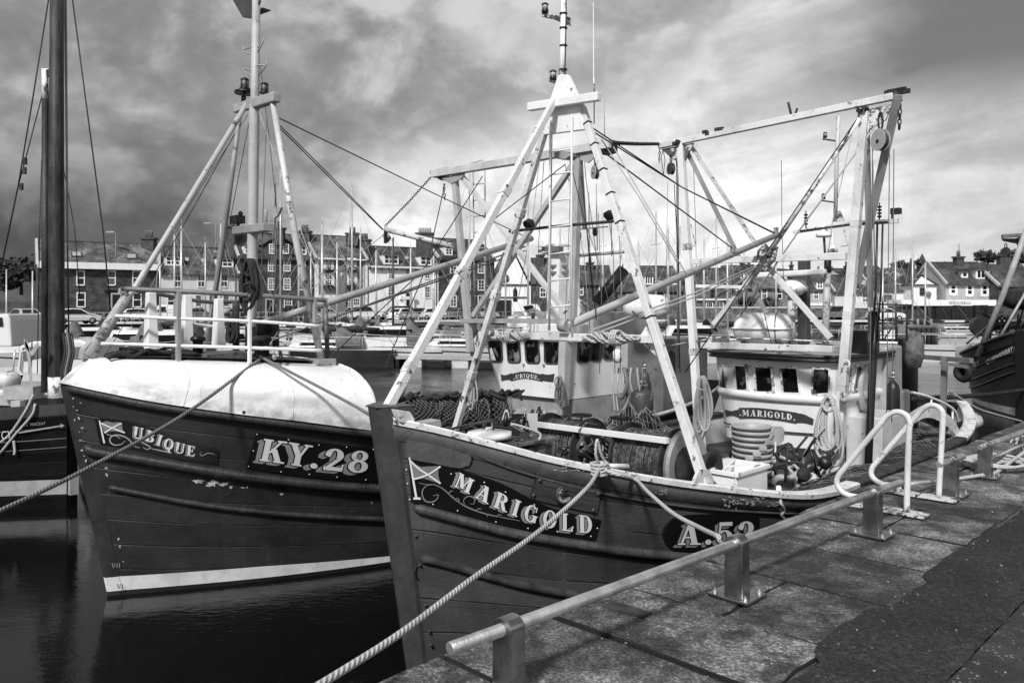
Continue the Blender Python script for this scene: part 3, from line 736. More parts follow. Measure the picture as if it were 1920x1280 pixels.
m=MB(); m.beam(am(992,201,A-.1),am(1124,181,A-.1),.07,.085); m.build('crosstree',M['white'],boatM,bev=.008)
m=MB(); m.tube([am(1053,150,A),am(1055.5,100,A),am(1058,-60,A)],[.038,.034,.028],12); m.build('pole_mast',M['white'],boatM)
m=MB()
for y in(26,53,86,131): 
    p=am(1056.5-y*.001,y,A); m.lathe(p,ZZ,[(.043,-.006),(.043,.006)],12)
m.tube([am(1061,-60,A),am(1061.5,30,A),am(1060,90,A),am(1059.5,135,A),am(1075,200,A)],.007,6); m.build('mast_cable',M['black'],boatM)
def navlamp(px,py,a,s,parent,base=True,k=1.):
    c=am(px,py,a); m=MB(); m.lathe(c,ZZ,[(s*.9,-s*1.5),(s*1.0,-s*.6),(s*.95,-s*.55)],12); m.lathe(c,ZZ,[(s*.95,s*.75),(s*1.02,s*.9),(s*.6,s*1.25),(s*.12,s*1.45)],12)
    for t in range(4):
        t=R(45+90*t); q=c+Vector((math.cos(t),math.sin(t),0))*s*.92; m.tube([q-ZZ*s*.6,q+ZZ*s*.8],s*.06,5)
    o=m.build('mast_lamp',M['black'],parent)
    m=MB(); m.lathe(c,ZZ,[(s*.8,-s*.56),(s*.82,s*.76)],12); m.build('lamp_lens',M['plast'],o); return o
for (px,py),(x0,y0,x1,y1) in(((1022,15),(1012,28,1060,34)),((1037,141),(1030,152,1060,158))):
    m=MB(); m.prism([am(px_,py_,A) for px_,py_ in((x0,y0-3),(x0+8,y0-1),(x1,y1-4),(x1,y1+12),(x0+16,y0+5),(x0,y0+2))],UU*.09); m.build('lamp_bracket',M['white_rust'],boatM)
    navlamp(px,py,A+.05,.04,boatM)
# upper lamp bar, lower beam, gussets, ladder
m=MB(); m.tube([am(955,434,A),am(1035,425,A),am(1150,415,A)],.016,8); m.build('lamp_bar',M['iron'],boatM)
def flood(px,py,a,s,mt='black',face=-1):
    c=am(px,py,a); m=MB(); ax=(UU*-.6-ZZ*.5+VV*.1).normalized()
    m.lathe(c-ax*s,ax,[(s*.5,0),(s*.95,s*.4),(s*1.15,s*1.2),(s*1.15,s*1.45),(s*1.0,s*1.5)],8,False); return m.build('flood_lamp',M[mt],boatM)
flood(992,421,A,.06); flood(1142,404,A,.05)
m=MB(); m.beam(am(902,627,A),am(1236,636,A),.09,.075); m.build('lower_crossbeam',M['white_worn'],boatM,bev=.005)
m=MB(); m.prism([am(px,py,A+.03) for px,py in((1214,606),(1196,637),(1236,672),(1238,640))],UU*.02); m.prism([am(px,py,A+.03) for px,py in((912,605),(922,630),(892,665),(888,635))],UU*.02); m.each('leg_gusset',M['white_worn'],boatM)
m=MB(); m.tube([am(1032,225,A-.08),am(1029,620,A-.08)],.011,8); m.build('ladder_rail',M['letter'],boatM)
m=MB(); m.tube([am(1072,215,A-.08),am(1071,625,A-.08)],.011,8); m.build('ladder_rail',M['letter'],boatM)
for y in(282,325,375,424,474,524,574):
    m=MB(); m.tube([am(1031.5,y+3,A-.08),am(1071.5,y-3,A-.08)],.009,6); m.build('ladder_rung',M['letter'],boatM)
m=MB(); m.prism([am(px,py,A+.1) for px,py in((1036,290),(1041,282),(1062,284),(1068,292),(1060,298),(1040,297))],UU*.14); m.build('deck_floodlight',M['plast'],boatM)
# derrick boom
g0=bm(1064,610,0.0); g1=bm(1458,440,0.1)
m=MB(); m.tube([g0,g0.lerp(g1,.03),g1],[.036,.045,.040],14); m.build('derrick_boom',M['spar'],boatM)
m=MB(); m.lathe(g0-VV*-.04,VV,[(.07,-.05),(.07,.05)],14); m.build('gooseneck',M['plast'],boatM)
for px,py,b in((1374,470,.1),(1455,437,.1)):
    m=MB(); m.box(bm(px,py,b)+ZZ*.03,.05,.05,.10,UU,VV); m.build('boom_eye',M['grey'],boatM)
m=MB()
for o in(0,9): m.tube([bm(1112,618+o,.05),bm(1300,550+o*.8,.05),bm(1420,497+o*.5,.08)],.010,6)
m.build('boom_fall',M['rope'],boatM)
def wire(name,pts,r,mt,parent): m=MB(); m.tube(pts,r,6); return m.build(name,M[mt],parent)
for k in(0,4):
    wire('topping_lift',[am(1108-k,238+k,A),bm(1280,352,.05),bm(1455,438+k*.4,.1)],.0075,'wire',boatM)
wire('topping_lift',[am(1118,275,A),bm(1374,466,.1)],.008,'wire',boatM)
wire('stay',[am(1060,308,A),bm(925,412,-.5)],.006,'wire',boatM)
wire('stay',[am(1035,245,A),am(1031,620,A)],.006,'wire_pale',boatM)
# whip aerial
m=MB(); m.tube([am(1114,168,A),am(1113.5,148,A),am(1113,147,A),am(1112,-80,A)],[.009,.009,.0045,.003],6); m.build('whip_aerial',M['white'],boatM)
m=MB(); m.tube([am(1114,232,A),am(1114,150,A)],.006,6); m.build('aerial_foot',M['black'],boatM)
m=MB(); m.tube([am(1133.5,254,A),am(1133,180,A)],.004,5); m.build('short_aerial',M['plast'],boatM)
# chains and blocks
def chain(name,pts,parent,L=.055,r=.007,mt='chain'):
    pts=[Vector(p) for p in pts]; tot=sum((b-a).length for a,b in zip(pts,pts[1:])); n=max(2,int(tot/(L*.78))); m=MB()
    def at(d):
        for a,b in zip(pts,pts[1:]):
            l=(b-a).length
            if d<=l: return a.lerp(b,d/l),(b-a).normalized()
            d-=l
        return pts[-1],(pts[-1]-pts[-2]).normalized()
    for i in range(n):
        c,t=at((i+.5)*tot/n); s1=t.orthogonal().normalized(); s2=t.cross(s1); s=(s1+s2).normalized() if i%2 else (s1-s2).normalized()
        m.tube([c+t*math.sin(q)*L*.5+s*math.cos(q)*L*.27 for q in [k*math.pi/4 for k in range(8)]],r,4,True)
    return m.build(name,M[mt],parent)
def block(px,py,a,r,parent,fr=am,shackle=.12,mt='plast'):
    c=fr(px,py,a); m=MB(); ax=(VV*.4-UU*.9).normalized(); side=ax.cross(ZZ)
    for o in(-1,1):
        pl_=[c+ax*o*r*.28+side*(math.sin(t)*r)+ZZ*(math.cos(t)*r*(1.35 if math.cos(t)>0 else 1.05)) for t in [k*math.pi/8 for k in range(16)]]
        m.prism(pl_,ax*o*r*.14)
    ob=m.build('pulley_block',M[mt],parent,bev=.004)
    m=MB(); m.lathe(c-ax*r*.26,ax,[(r*.9,0),(r*.7,r*.1),(r*.7,r*.42),(r*.9,r*.52)],16); m.build('sheave',M['iron'],ob)
    m=MB(); m.lathe(c-ax*r*.5,ax,[(r*.2,0),(r*.2,r)],8); m.build('block_pin',M['iron'],ob)
    m=MB(); t0=c+ZZ*r*1.3; m.tube([t0+side*math.cos(q)*r*.3+ZZ*(shackle*.5+math.sin(q)*shackle*.55) for q in [k*math.pi/6 for k in range(12)]],r*.11,6,True); m.build('shackle',M['chain'],ob)
    return ob
# ------------------------------------------------------------------ aft gantry
G=6.35
bl=lambda px,py:am(px,py,G)
boxleg('gantry_leg',bl(1276,268),bl(1312,830),.095,.10,M['white'],boatM,UU)
boxleg('gantry_leg',bl(1622,210),bl(1566,895),.10,.115,M['white_worn'],boatM,UU)
m=MB(); m.beam(bl(1236,274),bl(1676,181),.085,.085); m.build('gantry_top_beam',M['white_worn'],boatM,bev=.006)
m=MB(); m.prism([bl(px,py) for px,py in((1606,208),(1672,196),(1660,225),(1628,245),(1628,260),(1612,258))],UU*.03); m.prism([bl(px,py) for px,py in((1240,280),(1300,268),(1285,300),(1262,300))],UU*.03); m.each('gantry_gusset',M['white_worn'],boatM)
m=MB(); m.beam(bl(1300,490),bl(1587,480),.085,.09); m.build('gantry_middle_beam',M['white_worn'],boatM,bev=.005)
m=MB(); m.beam(bl(1316,647),bl(1562,654),.085,.085); m.build('gantry_lower_beam',M['white_worn'],boatM,bev=.005)
m=MB(); m.beam(bl(1306,536),bl(1398,538),.05,.045); m.build('gantry_tie',M['white'],boatM)
m=MB(); m.tube([bl(1243,650),bl(1350,632),bl(1560,640)],.011,6); m.build('awning_rail',M['white_worn'],boatM)
for p,q,r,mt in(((1287,282),(1437,588),.030,'grey'),((1297,276),(1420,462),.028,'white_rust'),((1430,495),(1338,608),.040,'white_worn'),((1437,497),(1558,634),.040,'white_worn'),((1400,520),(1340,560),.018,'grey')):
    m=MB(); m.beam(am(*p,G+.12),am(*q,G+.12),r*1.7); m.build('gantry_brace',M[mt],boatM,bev=.003)
m=MB(); m.prism([am(px,py,G-.08) for px,py in((1420,470),(1434,456),(1446,470),(1458,462),(1452,488),(1434,508),(1418,488))],UU*.03); m.build('brace_plate',M['white_rust'],boatM)
m=MB(); m.tube([am(1612,222,G-.1),am(1440,478,G-.1)],.030,10); m.build('gantry_brace',M['white'],boatM)
m=MB(); m.beam(am(1684,178,G-.05),am(1606,530,G+.6),.07,.085); m.build('gantry_brace',M['grey'],boatM)
m=MB(); m.beam(am(1624,218,G+.1),am(1634,640,G+.9),.075); m.build('gantry_rear_leg',M['grey'],boatM)
m=MB(); m.beam(am(1602,528,G+.6),am(1632,531,G+.8),.06); m.build('brace_tie',M['white_rust'],boatM)
m=MB()
for k,(px,py) in enumerate(((1681,168),(1676,172),(1688,173))): m.box(am(px,py,G),.05,.22,.05 if k else .025,UU,VV)
m.tube([am(1681,172,G),am(1676,215,G)],.03,8); m.tube([am(1672,205,G),am(1682,180,G),am(1690,190,G)],.02,8); m.build('gantry_end_fitting',M['iron'],boatM)
chain('hanging_chain',[am(1688,195,G),am(1686,243,G)],boatM,.075,.009)
m=MB(); m.tube([am(1478,192,G),am(1484,218,G)],.016,6); m.tube([am(1495,203,G),am(1490,218,G)],.014,6); m.each('gantry_peg',M['iron'],boatM)
m=MB()
for px,py in((1322,248),(1327,251),(1345,243),(1352,242)): m.box(am(px,py,G-.02),.05,.07,.05,UU,VV)
m.each('beam_clamp',M['iron'],boatM)
for px,py in((1272,266),(1266,270),(1612,208),(1622,203)):
    m=MB(); m.lathe(am(px,py,G-.06),UU,[(.03,-.05),(.03,.05)],8); m.build('gantry_pin',M['iron'],boatM)
block(1258,318,G-.02,.075,boatM,mt='darkgrey'); block(1651,265,G-.02,.115,boatM,shackle=.2)
chain('hanging_chain',[am(1237,280,G),am(1236,305,G)],boatM,.05,.006)
m=MB(); m.tube([am(px,py,G) for px,py in((1243,280),(1240,295),(1244,330),(1247,300),(1243,280))],.006,5); m.build('wire_strop',M['wire'],boatM)
chain('spreader_chain',[am(1150,268,A+.8),am(1195,270,A+2.2),am(1236,270,G)],boatM,.075,.008)
wire('stay',[am(1616,210,G-.1),bm(1285,697,-.6)],.008,'wire',boatM)
wire('topping_lift',[am(1668,200,G),am(1500,430,G),am(1388,592,G)],.011,'rope',boatM)
for x0,x1 in((1636,1632),(1668,1664),(1676,1674)): wire('fall_rope',[am(x0,280,G),am(x1,640,G+.1),am(x1-2,790,G+.1)],.006,'rope_grey',boatM)
wire('fall_rope',[am(1252,340,G),am(1250,455,G),am(1248,640,G)],.005,'wire_pale',boatM); wire('fall_rope',[am(1264,345,G),am(1272,500,G),am(1275,700,G)],.006,'wire',boatM)
m=MB(); m.tube([am(1270,300,G+.1),am(1272,690,G+.1)],.02,8); m.build('downpipe',M['rope_grey'],boatM)
for x in(1305,1590): 
    m=MB(); m.tube([am(x-10,420,G),am(x-2,455,G),am(x,460,G),am(x-13,462,G)],.007,6); m.build('leg_step',M['white_worn'],boatM)
# instrument mast behind the gantry
D=G+1.2
m=MB(); m.tube([am(1572,218,D),am(1569,300,D),am(1566,415,D)],.028,10); m.build('aft_pole',M['cream'],boatM)
for px,py in((1547,255),(1544,370)):
    m=MB(); m.beam(am(px-4,py+6,D),am(px+24,py+10,D),.04,.02); m.build('lamp_bracket',M['iron'],boatM); navlamp(px,py-2,D,.03,boatM)
m=MB(); m.beam(am(1488,435,D),am(1592,420,D),.07,.05); m.beam(am(1592,420,D),am(1684,414,D),.07,.06); m.build('aerial_crosstree',M['white_worn'],boatM)
m=MB(); m.tube([am(1500,433,D-.05),am(1590,421,D-.05),am(1665,416,D-.05)],.012,6); m.build('aerial_cable',M['black'],boatM)
for px,y0,y1 in((1511,430,403),(1649,416,388)):
    m=MB(); m.tube([am(px,y0,D),am(px,y1-8,D)],[.01,.008],6)
    for k in range(4): m.lathe(am(px,lerp(y0-10,y1,k/3),D),ZZ,[(.03,-.012),(.03,.012)],8)
    m.build('coil_aerial',M['black'],boatM)
m=MB(); m.tube([am(1672,414,D),am(1673,390,D)],.012,6); m.box(am(1680,396,D),.1,.12,.08,UU,VV); m.build('aft_lamp',M['iron'],boatM)
m=MB(); m.prism([am(px,py,D) for px,py in((1560,416),(1566,395),(1574,395),(1582,414))],UU*.04); m.build('pole_foot',M['white'],boatM)
m=MB(); m.lathe(am(1545,438,D),ZZ,[(.0,-.05),(.10,-.05),(.115,-.03),(.11,.0),(.05,.03),(.035,.13),(.0,.16)],16); m.build('gps_dome',M['white'],boatM)
m=MB(); m.tube([am(1545,445,D),am(1549,510,D)],.018,8); m.build('aerial_pole',M['iron'],boatM)
m=MB(); m.lathe(am(1561,470,D),ZZ,[(.0,-.02),(.075,-.02),(.07,.03),(.03,.075),(.008,.08),(.006,.26)],14); m.build('small_dome',M['white'],boatM)
m=MB(); m.lathe(am(1552,497,D),ZZ,[(.04,-.12),(.05,-.1),(.05,.1),(.03,.12)],10); m.build('aerial_base',M['black'],boatM)
m=MB(); m.tube([am(1551,505,D),am(1548,645,D)],.05,10); m.build('radar_post',M['cream'],boatM)
m=MB(); m.tube([am(1484,555,D),am(1485,645,D)],.058,12); m.build('radar_post',M['cream'],boatM)
m=MB(); m.lathe(am(1488,536,D),ZZ,[(0,-.14),(.1,-.14),(.2,-.08),(.21,-.01),(.19,.0),(.16,.06),(.11,.09),(0,.1)],16); m.build('radar_pedestal',M['white'],boatM)
m=MB(); m.beam(am(1421,516,D-.15),am(1549,509,D-.15),.09,.08); m.build('radar_scanner',M['white'],boatM,bev=.02)
m=MB(); m.beam(am(1508,478,D+.3),am(1507,645,D+.3),.15,.15); m.build('exhaust_pipe',M['darkgrey'],boatM,bev=.02)
# liferaft canister
c=am(1430,615,D-.55); ax=(VV*-.86+UU*.3).normalized()
m=MB(); prof=[(.0,-.50),(.12,-.49),(.2,-.44),(.235,-.36),(.245,0),(.235,.36),(.2,.44),(.12,.49),(0,.5)]
m.lathe(c,ax,[(r*.93,h*.83) for r,h in prof],22); raft=m.build('liferaft_canister',M['white'],boatM)
m=MB(); sd=ax.cross(ZZ).normalized()
m.tube([c+ax*math.copysign(abs(math.cos(t))**.5,math.cos(t))*.425+sd*math.copysign(abs(math.sin(t))**.5,math.sin(t))*.245 for t in [k*math.pi/20 for k in range(40)]],.016,6,True); m.build('canister_seam',M['white'],raft)
m=MB()
for h in(.20,): m.tube([c+ax*h+sd*math.cos(t)*.225+ZZ*math.sin(t)*.225 for t in [k*math.pi/12 for k in range(24)]],.008,5,True)
m.build('canister_strap',M['black'],raft)
m=MB(); 
for h in(-.25,.25): m.box(c+ax*h-ZZ*.25,.4,.05,.1,sd,ax)
m.build('canister_cradle',M['iron'],boatM)
m=MB(); p0=am(1393,607,D-.55)-UU*.2
# ------------------------------------------------------------------ wheelhouse
def vface(pts,n): return pts
F=6.95                                   # wheelhouse front, metres behind the stem
fr=lambda px,py,da=0.:am(px,py,F+da)
def bow(x):                              # the front bulges forward in the middle
    t=(x-1340)/(1575-1340); return -.28*math.sin(math.pi*min(1,max(0,t)))**.8
def wall(a,b): return None
ztop=fr(1450,668).z; zb=fr(1450,742).z; zlow=1.02+.35
bL=(HM.v0-(lambda p:(p.y*S2-(p.x+p.y)/S2))(fr(1342,700))); bR=(HM.v0-(lambda p:(p.y*S2-(p.x+p.y)/S2))(fr(1575,700)))
LEN=1.75
def whpt(t,z):
    # outline of the wheelhouse at height z: t 0..1 front from far corner to near corner, 1..2 near side going aft, -1..0 far side
    k=(z-zlow)/(ztop-zlow); fl=(k-1)*.16; fw=-fl*.9
    cl=bL-fl*.6; cr=bR+fl*.9
    if t<0: return HM.W(F+fw+LEN*-t,cl,z)
    if t<=1: return HM.W(F+fw-.26*math.sin(math.pi*t)**.75,lerp(cl,cr,t),z)
    return HM.W(F+fw+LEN*(t-1),cr,z)
whM=MB(); whM.grid(lambda a,b:whpt(lerp(-1,2,a),lerp(zlow,ztop,b)),90,10,True); wh=whM.build('wheelhouse',M['white'],boatM)
m=MB(); m.grid(lambda a,b:whpt(lerp(-1,2,a),lerp(1.0,zlow+.02,b))+UU*.28+VV*.05,60,3); m.build('wheelhouse_base',M['cream'],boatM)
m=MB(); rim=[whpt(-1+3*i/60,ztop) for i in range(61)]; cen=HM.W(F+.8,(bL+bR)/2,ztop+.07)
m.grid(lambda a,b:(whpt(lerp(-1,2,a),ztop)+(whpt(lerp(-1,2,a),ztop)-HM.W(F+.8,(bL+bR)/2,ztop)).normalized()*.09)*(1-b)+cen*b+ZZ*.02,60,6); m.build('roof',M['grey'],wh)
m=MB()
for dz,r,o in((-.02,.022,.085),(.035,.026,.095)):
    m.tube([p+(p-HM.W(F+.8,(bL+bR)/2,ztop)).normalized()*o+ZZ*dz for p in rim],r,8)
m.build('roof_edge',M['black'],wh)
zbelt=fr(1450,742).z
m=MB(); pr=[(.0,.07),(.05,.05),(.055,.0),(.03,-.05),(.0,-.06)]
m.grid(lambda a,b:(lambda t:whpt(t,zbelt)+(whpt(t,zbelt)-HM.W(F+.8,(bL+bR)/2,zbelt)).normalized()*interp([(i/4,p[0]) for i,p in enumerate(pr)],b)+ZZ*interp([(i/4,p[1]) for i,p in enumerate(pr)],b))(lerp(-.4,2,a)),70,4); m.build('belt_moulding',M['white'],wh)
def onwh(px,py):
    # picture point to wheelhouse skin (front or near side)
    best=None
    lo=0.; 
    for i in range(400):
        t=lerp(-.02,2,i/399); q=None
        # height from depth of this outline column
        p=whpt(t,2.); z=EYE-(py-HY)/FPX*p.y; p=whpt(t,min(max(z,zlow-.3),ztop+.2)); z=EYE-(py-HY)/FPX*p.y; p=whpt(t,z)
        x=CX+FPX*p.x/p.y
        if best is None or abs(x-px)<best[0]: best=(abs(x-px),t,z)
    return best[1],best[2]
def whwin(q,sill=True):
    # quad in picture points, clockwise from top left
    c=[onwh(*p) for p in q]; cen0=lambda z:HM.W(F+.8,(bL+bR)/2,z)
    def f(a,b,off):
        t=lerp(lerp(c[0][0],c[1][0],a),lerp(c[3][0],c[2][0],a),b); z=lerp(lerp(c[0][1],c[1][1],a),lerp(c[3][1],c[2][1],a),b)
        p=whpt(t,z); n=(whpt(t+.01,z)-whpt(t-.01,z)).cross(ZZ).normalized()
        return p+n*off
    m=MB(); e=.13; ey=.09
    for (a0,a1,b0,b1) in((-e,0,-ey,1+ey),(1,1+e,-ey,1+ey),(0,1,-ey,0),(0,1,1,1+ey)):
        o=[f(a,b,.03) for a,b in((a0,b0),(a1,b0),(a1,b1),(a0,b1))]; i_=[f(a,b,-.02) for a,b in((a0,b0),(a1,b0),(a1,b1),(a0,b1))]
        m.add(o+i_,[(3,2,1,0)]+[(i,(i+1)%4,4+(i+1)%4,4+i) for i in range(4)])
    fo=m.build('window',M['white'],wh)
    m=MB(); m.add([f(a,b,.008) for a,b in((0,0),(1,0),(1,1),(0,1))],[(3,2,1,0)]); m.build('pane',M['glass'],fo)
    m=MB(); rs=random.Random(int(q[0][0]))
    return fo
for q in([(1347,683),(1357,684),(1365,731),(1353,729)],[(1379,685),(1399,687),(1402,731),(1382,730)],[(1417,688),(1446,690),(1450,734),(1420,733)],[(1466,690),(1494,691),(1499,736),(1470,735)],[(1526,692),(1553,693),(1552,736),(1524,738)],[(1584,691),(1594,689),(1590,730),(1580,733)],[(1604,687),(1614,685),(1608,727),(1598,730)]): whwin(q)
# name scroll on the wheelhouse front
def mapW(p,off):
    t,z=onwh(*p); q=whpt(t,z); n=(whpt(t+.01,z)-whpt(t-.01,z)).cross(ZZ).normalized(); return q+n*(.012+off)
def gridw(top,bot,mapf,off,nu=20,nv=3):
    m=MB(); m.grid(lambda a,b:mapf((lerp(poly(bot,a)[0],poly(top,a)[0],b),lerp(poly(bot,a)[1],poly(top,a)[1],b)),off),nu,nv); return m
M['scroll']=mat('scroll_grey',.045,.5,var=.15,bump=.1)
m=gridw([(1387,764),(1420,764),(1460,768),(1496,773)],[(1387,783),(1420,783),(1460,787),(1494,793)],mapW,.006)
SB=m.build('name_scroll',M['scroll'],wh)
m=gridw([(1360,767),(1372,770),(1390,766)],[(1362,780),(1374,778),(1390,783)],mapW,.001,8,2); m.v+=gridw([(1493,774),(1508,776),(1526,785)],[(1492,792),(1508,792),(1524,796)],mapW,.001,8,2).v; 
k=len(m.f); n0=27
m2=gridw([(1493,774),(1508,776),(1526,785)],[(1492,792),(1508,792),(1524,796)],mapW,.001,8,2); m.v=m.v[:27]; m.add(m2.v,m2.f,True); m.each('scroll_tail',M['scroll'],SB)
wm=MB(); place_text(baseline_text('.MARIGOLD.',[(1388,779),(1420,780),(1455,783),(1492,788)],11.5,space=.16,up=(0,-1)),lambda p,o:mapW(p,.002+o),(wm,None,None)); wm.build('lettering',M['letter'],SB)
# things bolted to it
m=MB(); pp=[whpt(.02+.9*i/20,fr(1400,798).z)-UU*.03 for i in range(21)]; m.tube(pp,.011,6); m.build('grab_rail',M['iron'],wh)
m=MB(); p=HM.W(F-.05,1.06,1.9); 
# dark companion casing on the near side behind
m=MB(); m.box(am(1617,640,F+1.2),.5,.32,.34,UU,VV); m.build('battery_box',M['black'],boatM,bev=.02)
m=MB(); m.tube([bm(1641,580,1.36),bm(1638,660,1.36),bm(1631,800,1.36),bm(1627,905,1.36)],.048,12); m.build('exhaust_pipe',M['black'],boatM)
m=MB(); m.box(bm(1641,580,1.36),.2,.2,.05,UU,VV); m.build('exhaust_cap',M['white_worn'],boatM)
m=MB(); m.box(HM.W(F+1.9,.52,1.85),.65,.85,1.8,UU,VV); m.build('deckhouse',M['plast'],boatM,bev=.03); m=MB(); m.box(HM.W(F+2.35,.62,1.5),.3,.7,1.1,UU,VV); m.build('gear_locker',M['midgrey'],boatM,bev=.03)
m=MB(); m.box(HM.W(F+1.0,1.02,1.42),1.0,.5,.8,UU,VV); m.build('side_casing',M['cream'],boatM,bev=.02)
m=MB(); m.lathe(am(1702,720,F+2.9),ZZ,[(.15,-.7),(.15,.72),(.17,.73),(.17,.76),(.1,.8)],16); m.build('funnel',M['darkgrey'],boatM)
m=MB(); m.box(am(1668,690,F+1.9),.1,.04,.5,UU,VV); m.build('deckhouse_window',M['glass'],boatM)
m=MB()
for x in(1655,1680,1700):
    m.tube([am(x,565+ (x-1655)*.1,F+2),am(x,640,F+2)],.014,6)
for y in(570,600): m.tube([am(1640,y,F+2),am(1710,y+2,F+2)],.014,6)
m.tube([am(1655,640,F+2),am(1682,600,F+2)],.012,6); m.build('deckhouse_rail',M['iron'],boatM)
# stern gallows
m=MB(); m.beam(bm(1704,667,.2),bm(1822,676,1.5),.07,.08); m.beam(bm(1763,680,1.),bm(1815,688,1.45),.05,.05); m.build('stern_gallows_beam',M['midgrey'],boatM)
m=MB(); m.beam(bm(1771,668,1.),bm(1768,800,1.),.085); m.build('stern_gallows_post',M['midgrey'],boatM)
m=MB(); m.tube(curve([bm(1708,735,1.2),bm(1745,745,1.2),bm(1785,765,1.2),bm(1797,790,1.2),bm(1800,815,1.2)],20),.022,8); 
for px,y0,y1 in((1746,746,775),(1786,768,800)): m.tube([bm(px,y0,1.2),bm(px,y1,1.2)],.016,6)
m.build('stern_rail',M['white'],boatM)
m=MB(); m.grid(lambda a,b:(lambda p:p+ZZ*(b-.5)*.2)(bm(*poly([(1700,790),(1740,770),(1785,795),(1805,830)],a),1.3)),14,3); m.build('stern_bulwark',M['white_worn'],boatM)
m=MB(); m.lathe(am(1713,650,F+2.4),ZZ,[(0,-.34),(.1,-.32),(.15,-.15),(.15,.1),(.1,.22),(.0,.26)],14); m.build('net_float_bag',M['net'],boatM)
# ------------------------------------------------------------------ trawl winch
M['rope_warp']=mat('wound_rope',.085,.9,var=.75,scale=9,bump=.8,bscale=150,fn=lambda nt,c,tc,wp,n1,n2:{'c':c*(nz(nt,wp,30.,5,.7).st(.3,.7)*1.5+.2)})
WA=3.05
wz=lambda px,py,d=0.:am(px,py,WA+d)
def wb(b,z,d=0.): return HM.W(WA+d,b,z)
def bcoord(px): p=am(px,800,WA); return HM.v0-(p.y-p.x)/S2
zc=wz(1220,868).z
def drum(bl_,br_,r,rf,parent):
    m=MB(); c=wb(bl_,zc,.18); m.lathe(c,-VV,[(r*.94,0),(r*.94,br_-bl_)],36); rs=random.Random(int(r*1000)); nt_=int((br_-bl_)/.021)
    for k in range(nt_):
        x=(k+.5)*(br_-bl_)/nt_; q=c-VV*x; rr=r*(1+rs.uniform(-.012,.02)); tl=rs.uniform(-.012,.012); ph=rs.uniform(0,6.28)
        m.tube([q-VV*tl*math.sin(t+ph)+(UU*math.cos(t)+ZZ*math.sin(t))*(rr+.004*math.sin(3*t+ph)) for t in [i*math.pi/15 for i in range(30)]],.0115,5,True)
    for k in range(7):
        t0=rs.uniform(.3,2.6); x=rs.uniform(.05,br_-bl_-.05); m.tube(curve([c-VV*(x+.02*j*rs.uniform(-1,1))+(UU*math.cos(t0+j*.12)*-1+ZZ*math.sin(t0+j*.12))*(r+.015) for j in range(7)],14),.008,5)
    o=m.build('wound_warp',M['rope_warp'],parent)
    for b in(bl_,br_):
        m=MB(); m.lathe(wb(b,zc,.18)+VV*.012,-VV,[(.05,0),(rf,0),(rf,.024),(.05,.024)],32,False); m.build('drum_flange',M['iron'],parent)
winch=boatM
b0,b1,b2,b3,b4,b5=[bcoord(x) for x in(1010,1085,1168,1255,1262,1330)]
m=MB(); m.lathe(wb(b0-.1,zc,.18),-VV,[(.05,0),(.05,b4-b0+.4)],12); m.build('winch_shaft',M['iron'],boatM)
drum(b0,b1+.02,.28,.36,boatM); drum(b2-.05,b3-.02,.30,.37,boatM)
m=MB(); m.beam(wz(990,793,-.12),wz(1252,826,-.12),.055,.06); m.build('winch_top_bar',M['letter'],boatM,bev=.004)
for px,y0,y1 in((992,790,862),(1254,822,905)):
    m=MB(); p=wz(px,y0); q=wz(px,y1); m.prism([p,p+UU*.42,q+UU*.46,q],VV*-.03); m.build('winch_end_plate',M['grey'],boatM,bev=.005)
m=MB(); m.lathe(wb(b4,zc,.18),-VV,[(.06,0),(.36,0),(.38,.04),(.36,.07),(.06,.07)],32,False); m.build('winch_brake_disc',M['grey'],boatM)
m=MB(); m.lathe(wb(b4+.07,zc,.12),-VV,[(.2,0),(.2,.04),(.15,.08),(.135,.16),(.15,.24),(.20,.29),(.21,.31),(.15,.32),(.12,.25),(0,.24)],28); m.build('warping_head',M['iron'],boatM)
for px,py,r in((1035,800,.3),(1155,805,.33),(1205,812,.34)):
    m=MB(); c=wz(px,py+48,.35); m.lathe(c+VV*.03,-VV,[(.06,0),(r,0),(r,.05),(.06,.05)],28,False); m.build('winch_gear_guard',M['midgrey'],boatM)
for px in(1087,1142):
    m=MB(); p=wz(px,812,-.03); m.prism([p+VV*.045-ZZ*.13,p-VV*.045-ZZ*.13,p-VV*.055-ZZ*.09,p-VV*.018+ZZ*.0,p+VV*.018,p+VV*.055-ZZ*.09],UU*.02); m.build('winch_stop_tag',M['white_worn'],boatM)
for px,py in((1090,778),(1165,783),(1075,790)):
    m=MB(); c=wz(px,py,.4); m.tube([c+UU*math.cos(t)*.12+VV*math.sin(t)*.12 for t in [k*math.pi/10 for k in range(20)]],.012,6,True)
    for t in(0,math.pi/2): m.tube([c+UU*math.cos(t)*.12+VV*math.sin(t)*.12,c-UU*math.cos(t)*.12-VV*math.sin(t)*.12],.009,5)
    m.tube([c,c-ZZ*.35],.015,6); m.build('brake_wheel',M['iron'],boatM)
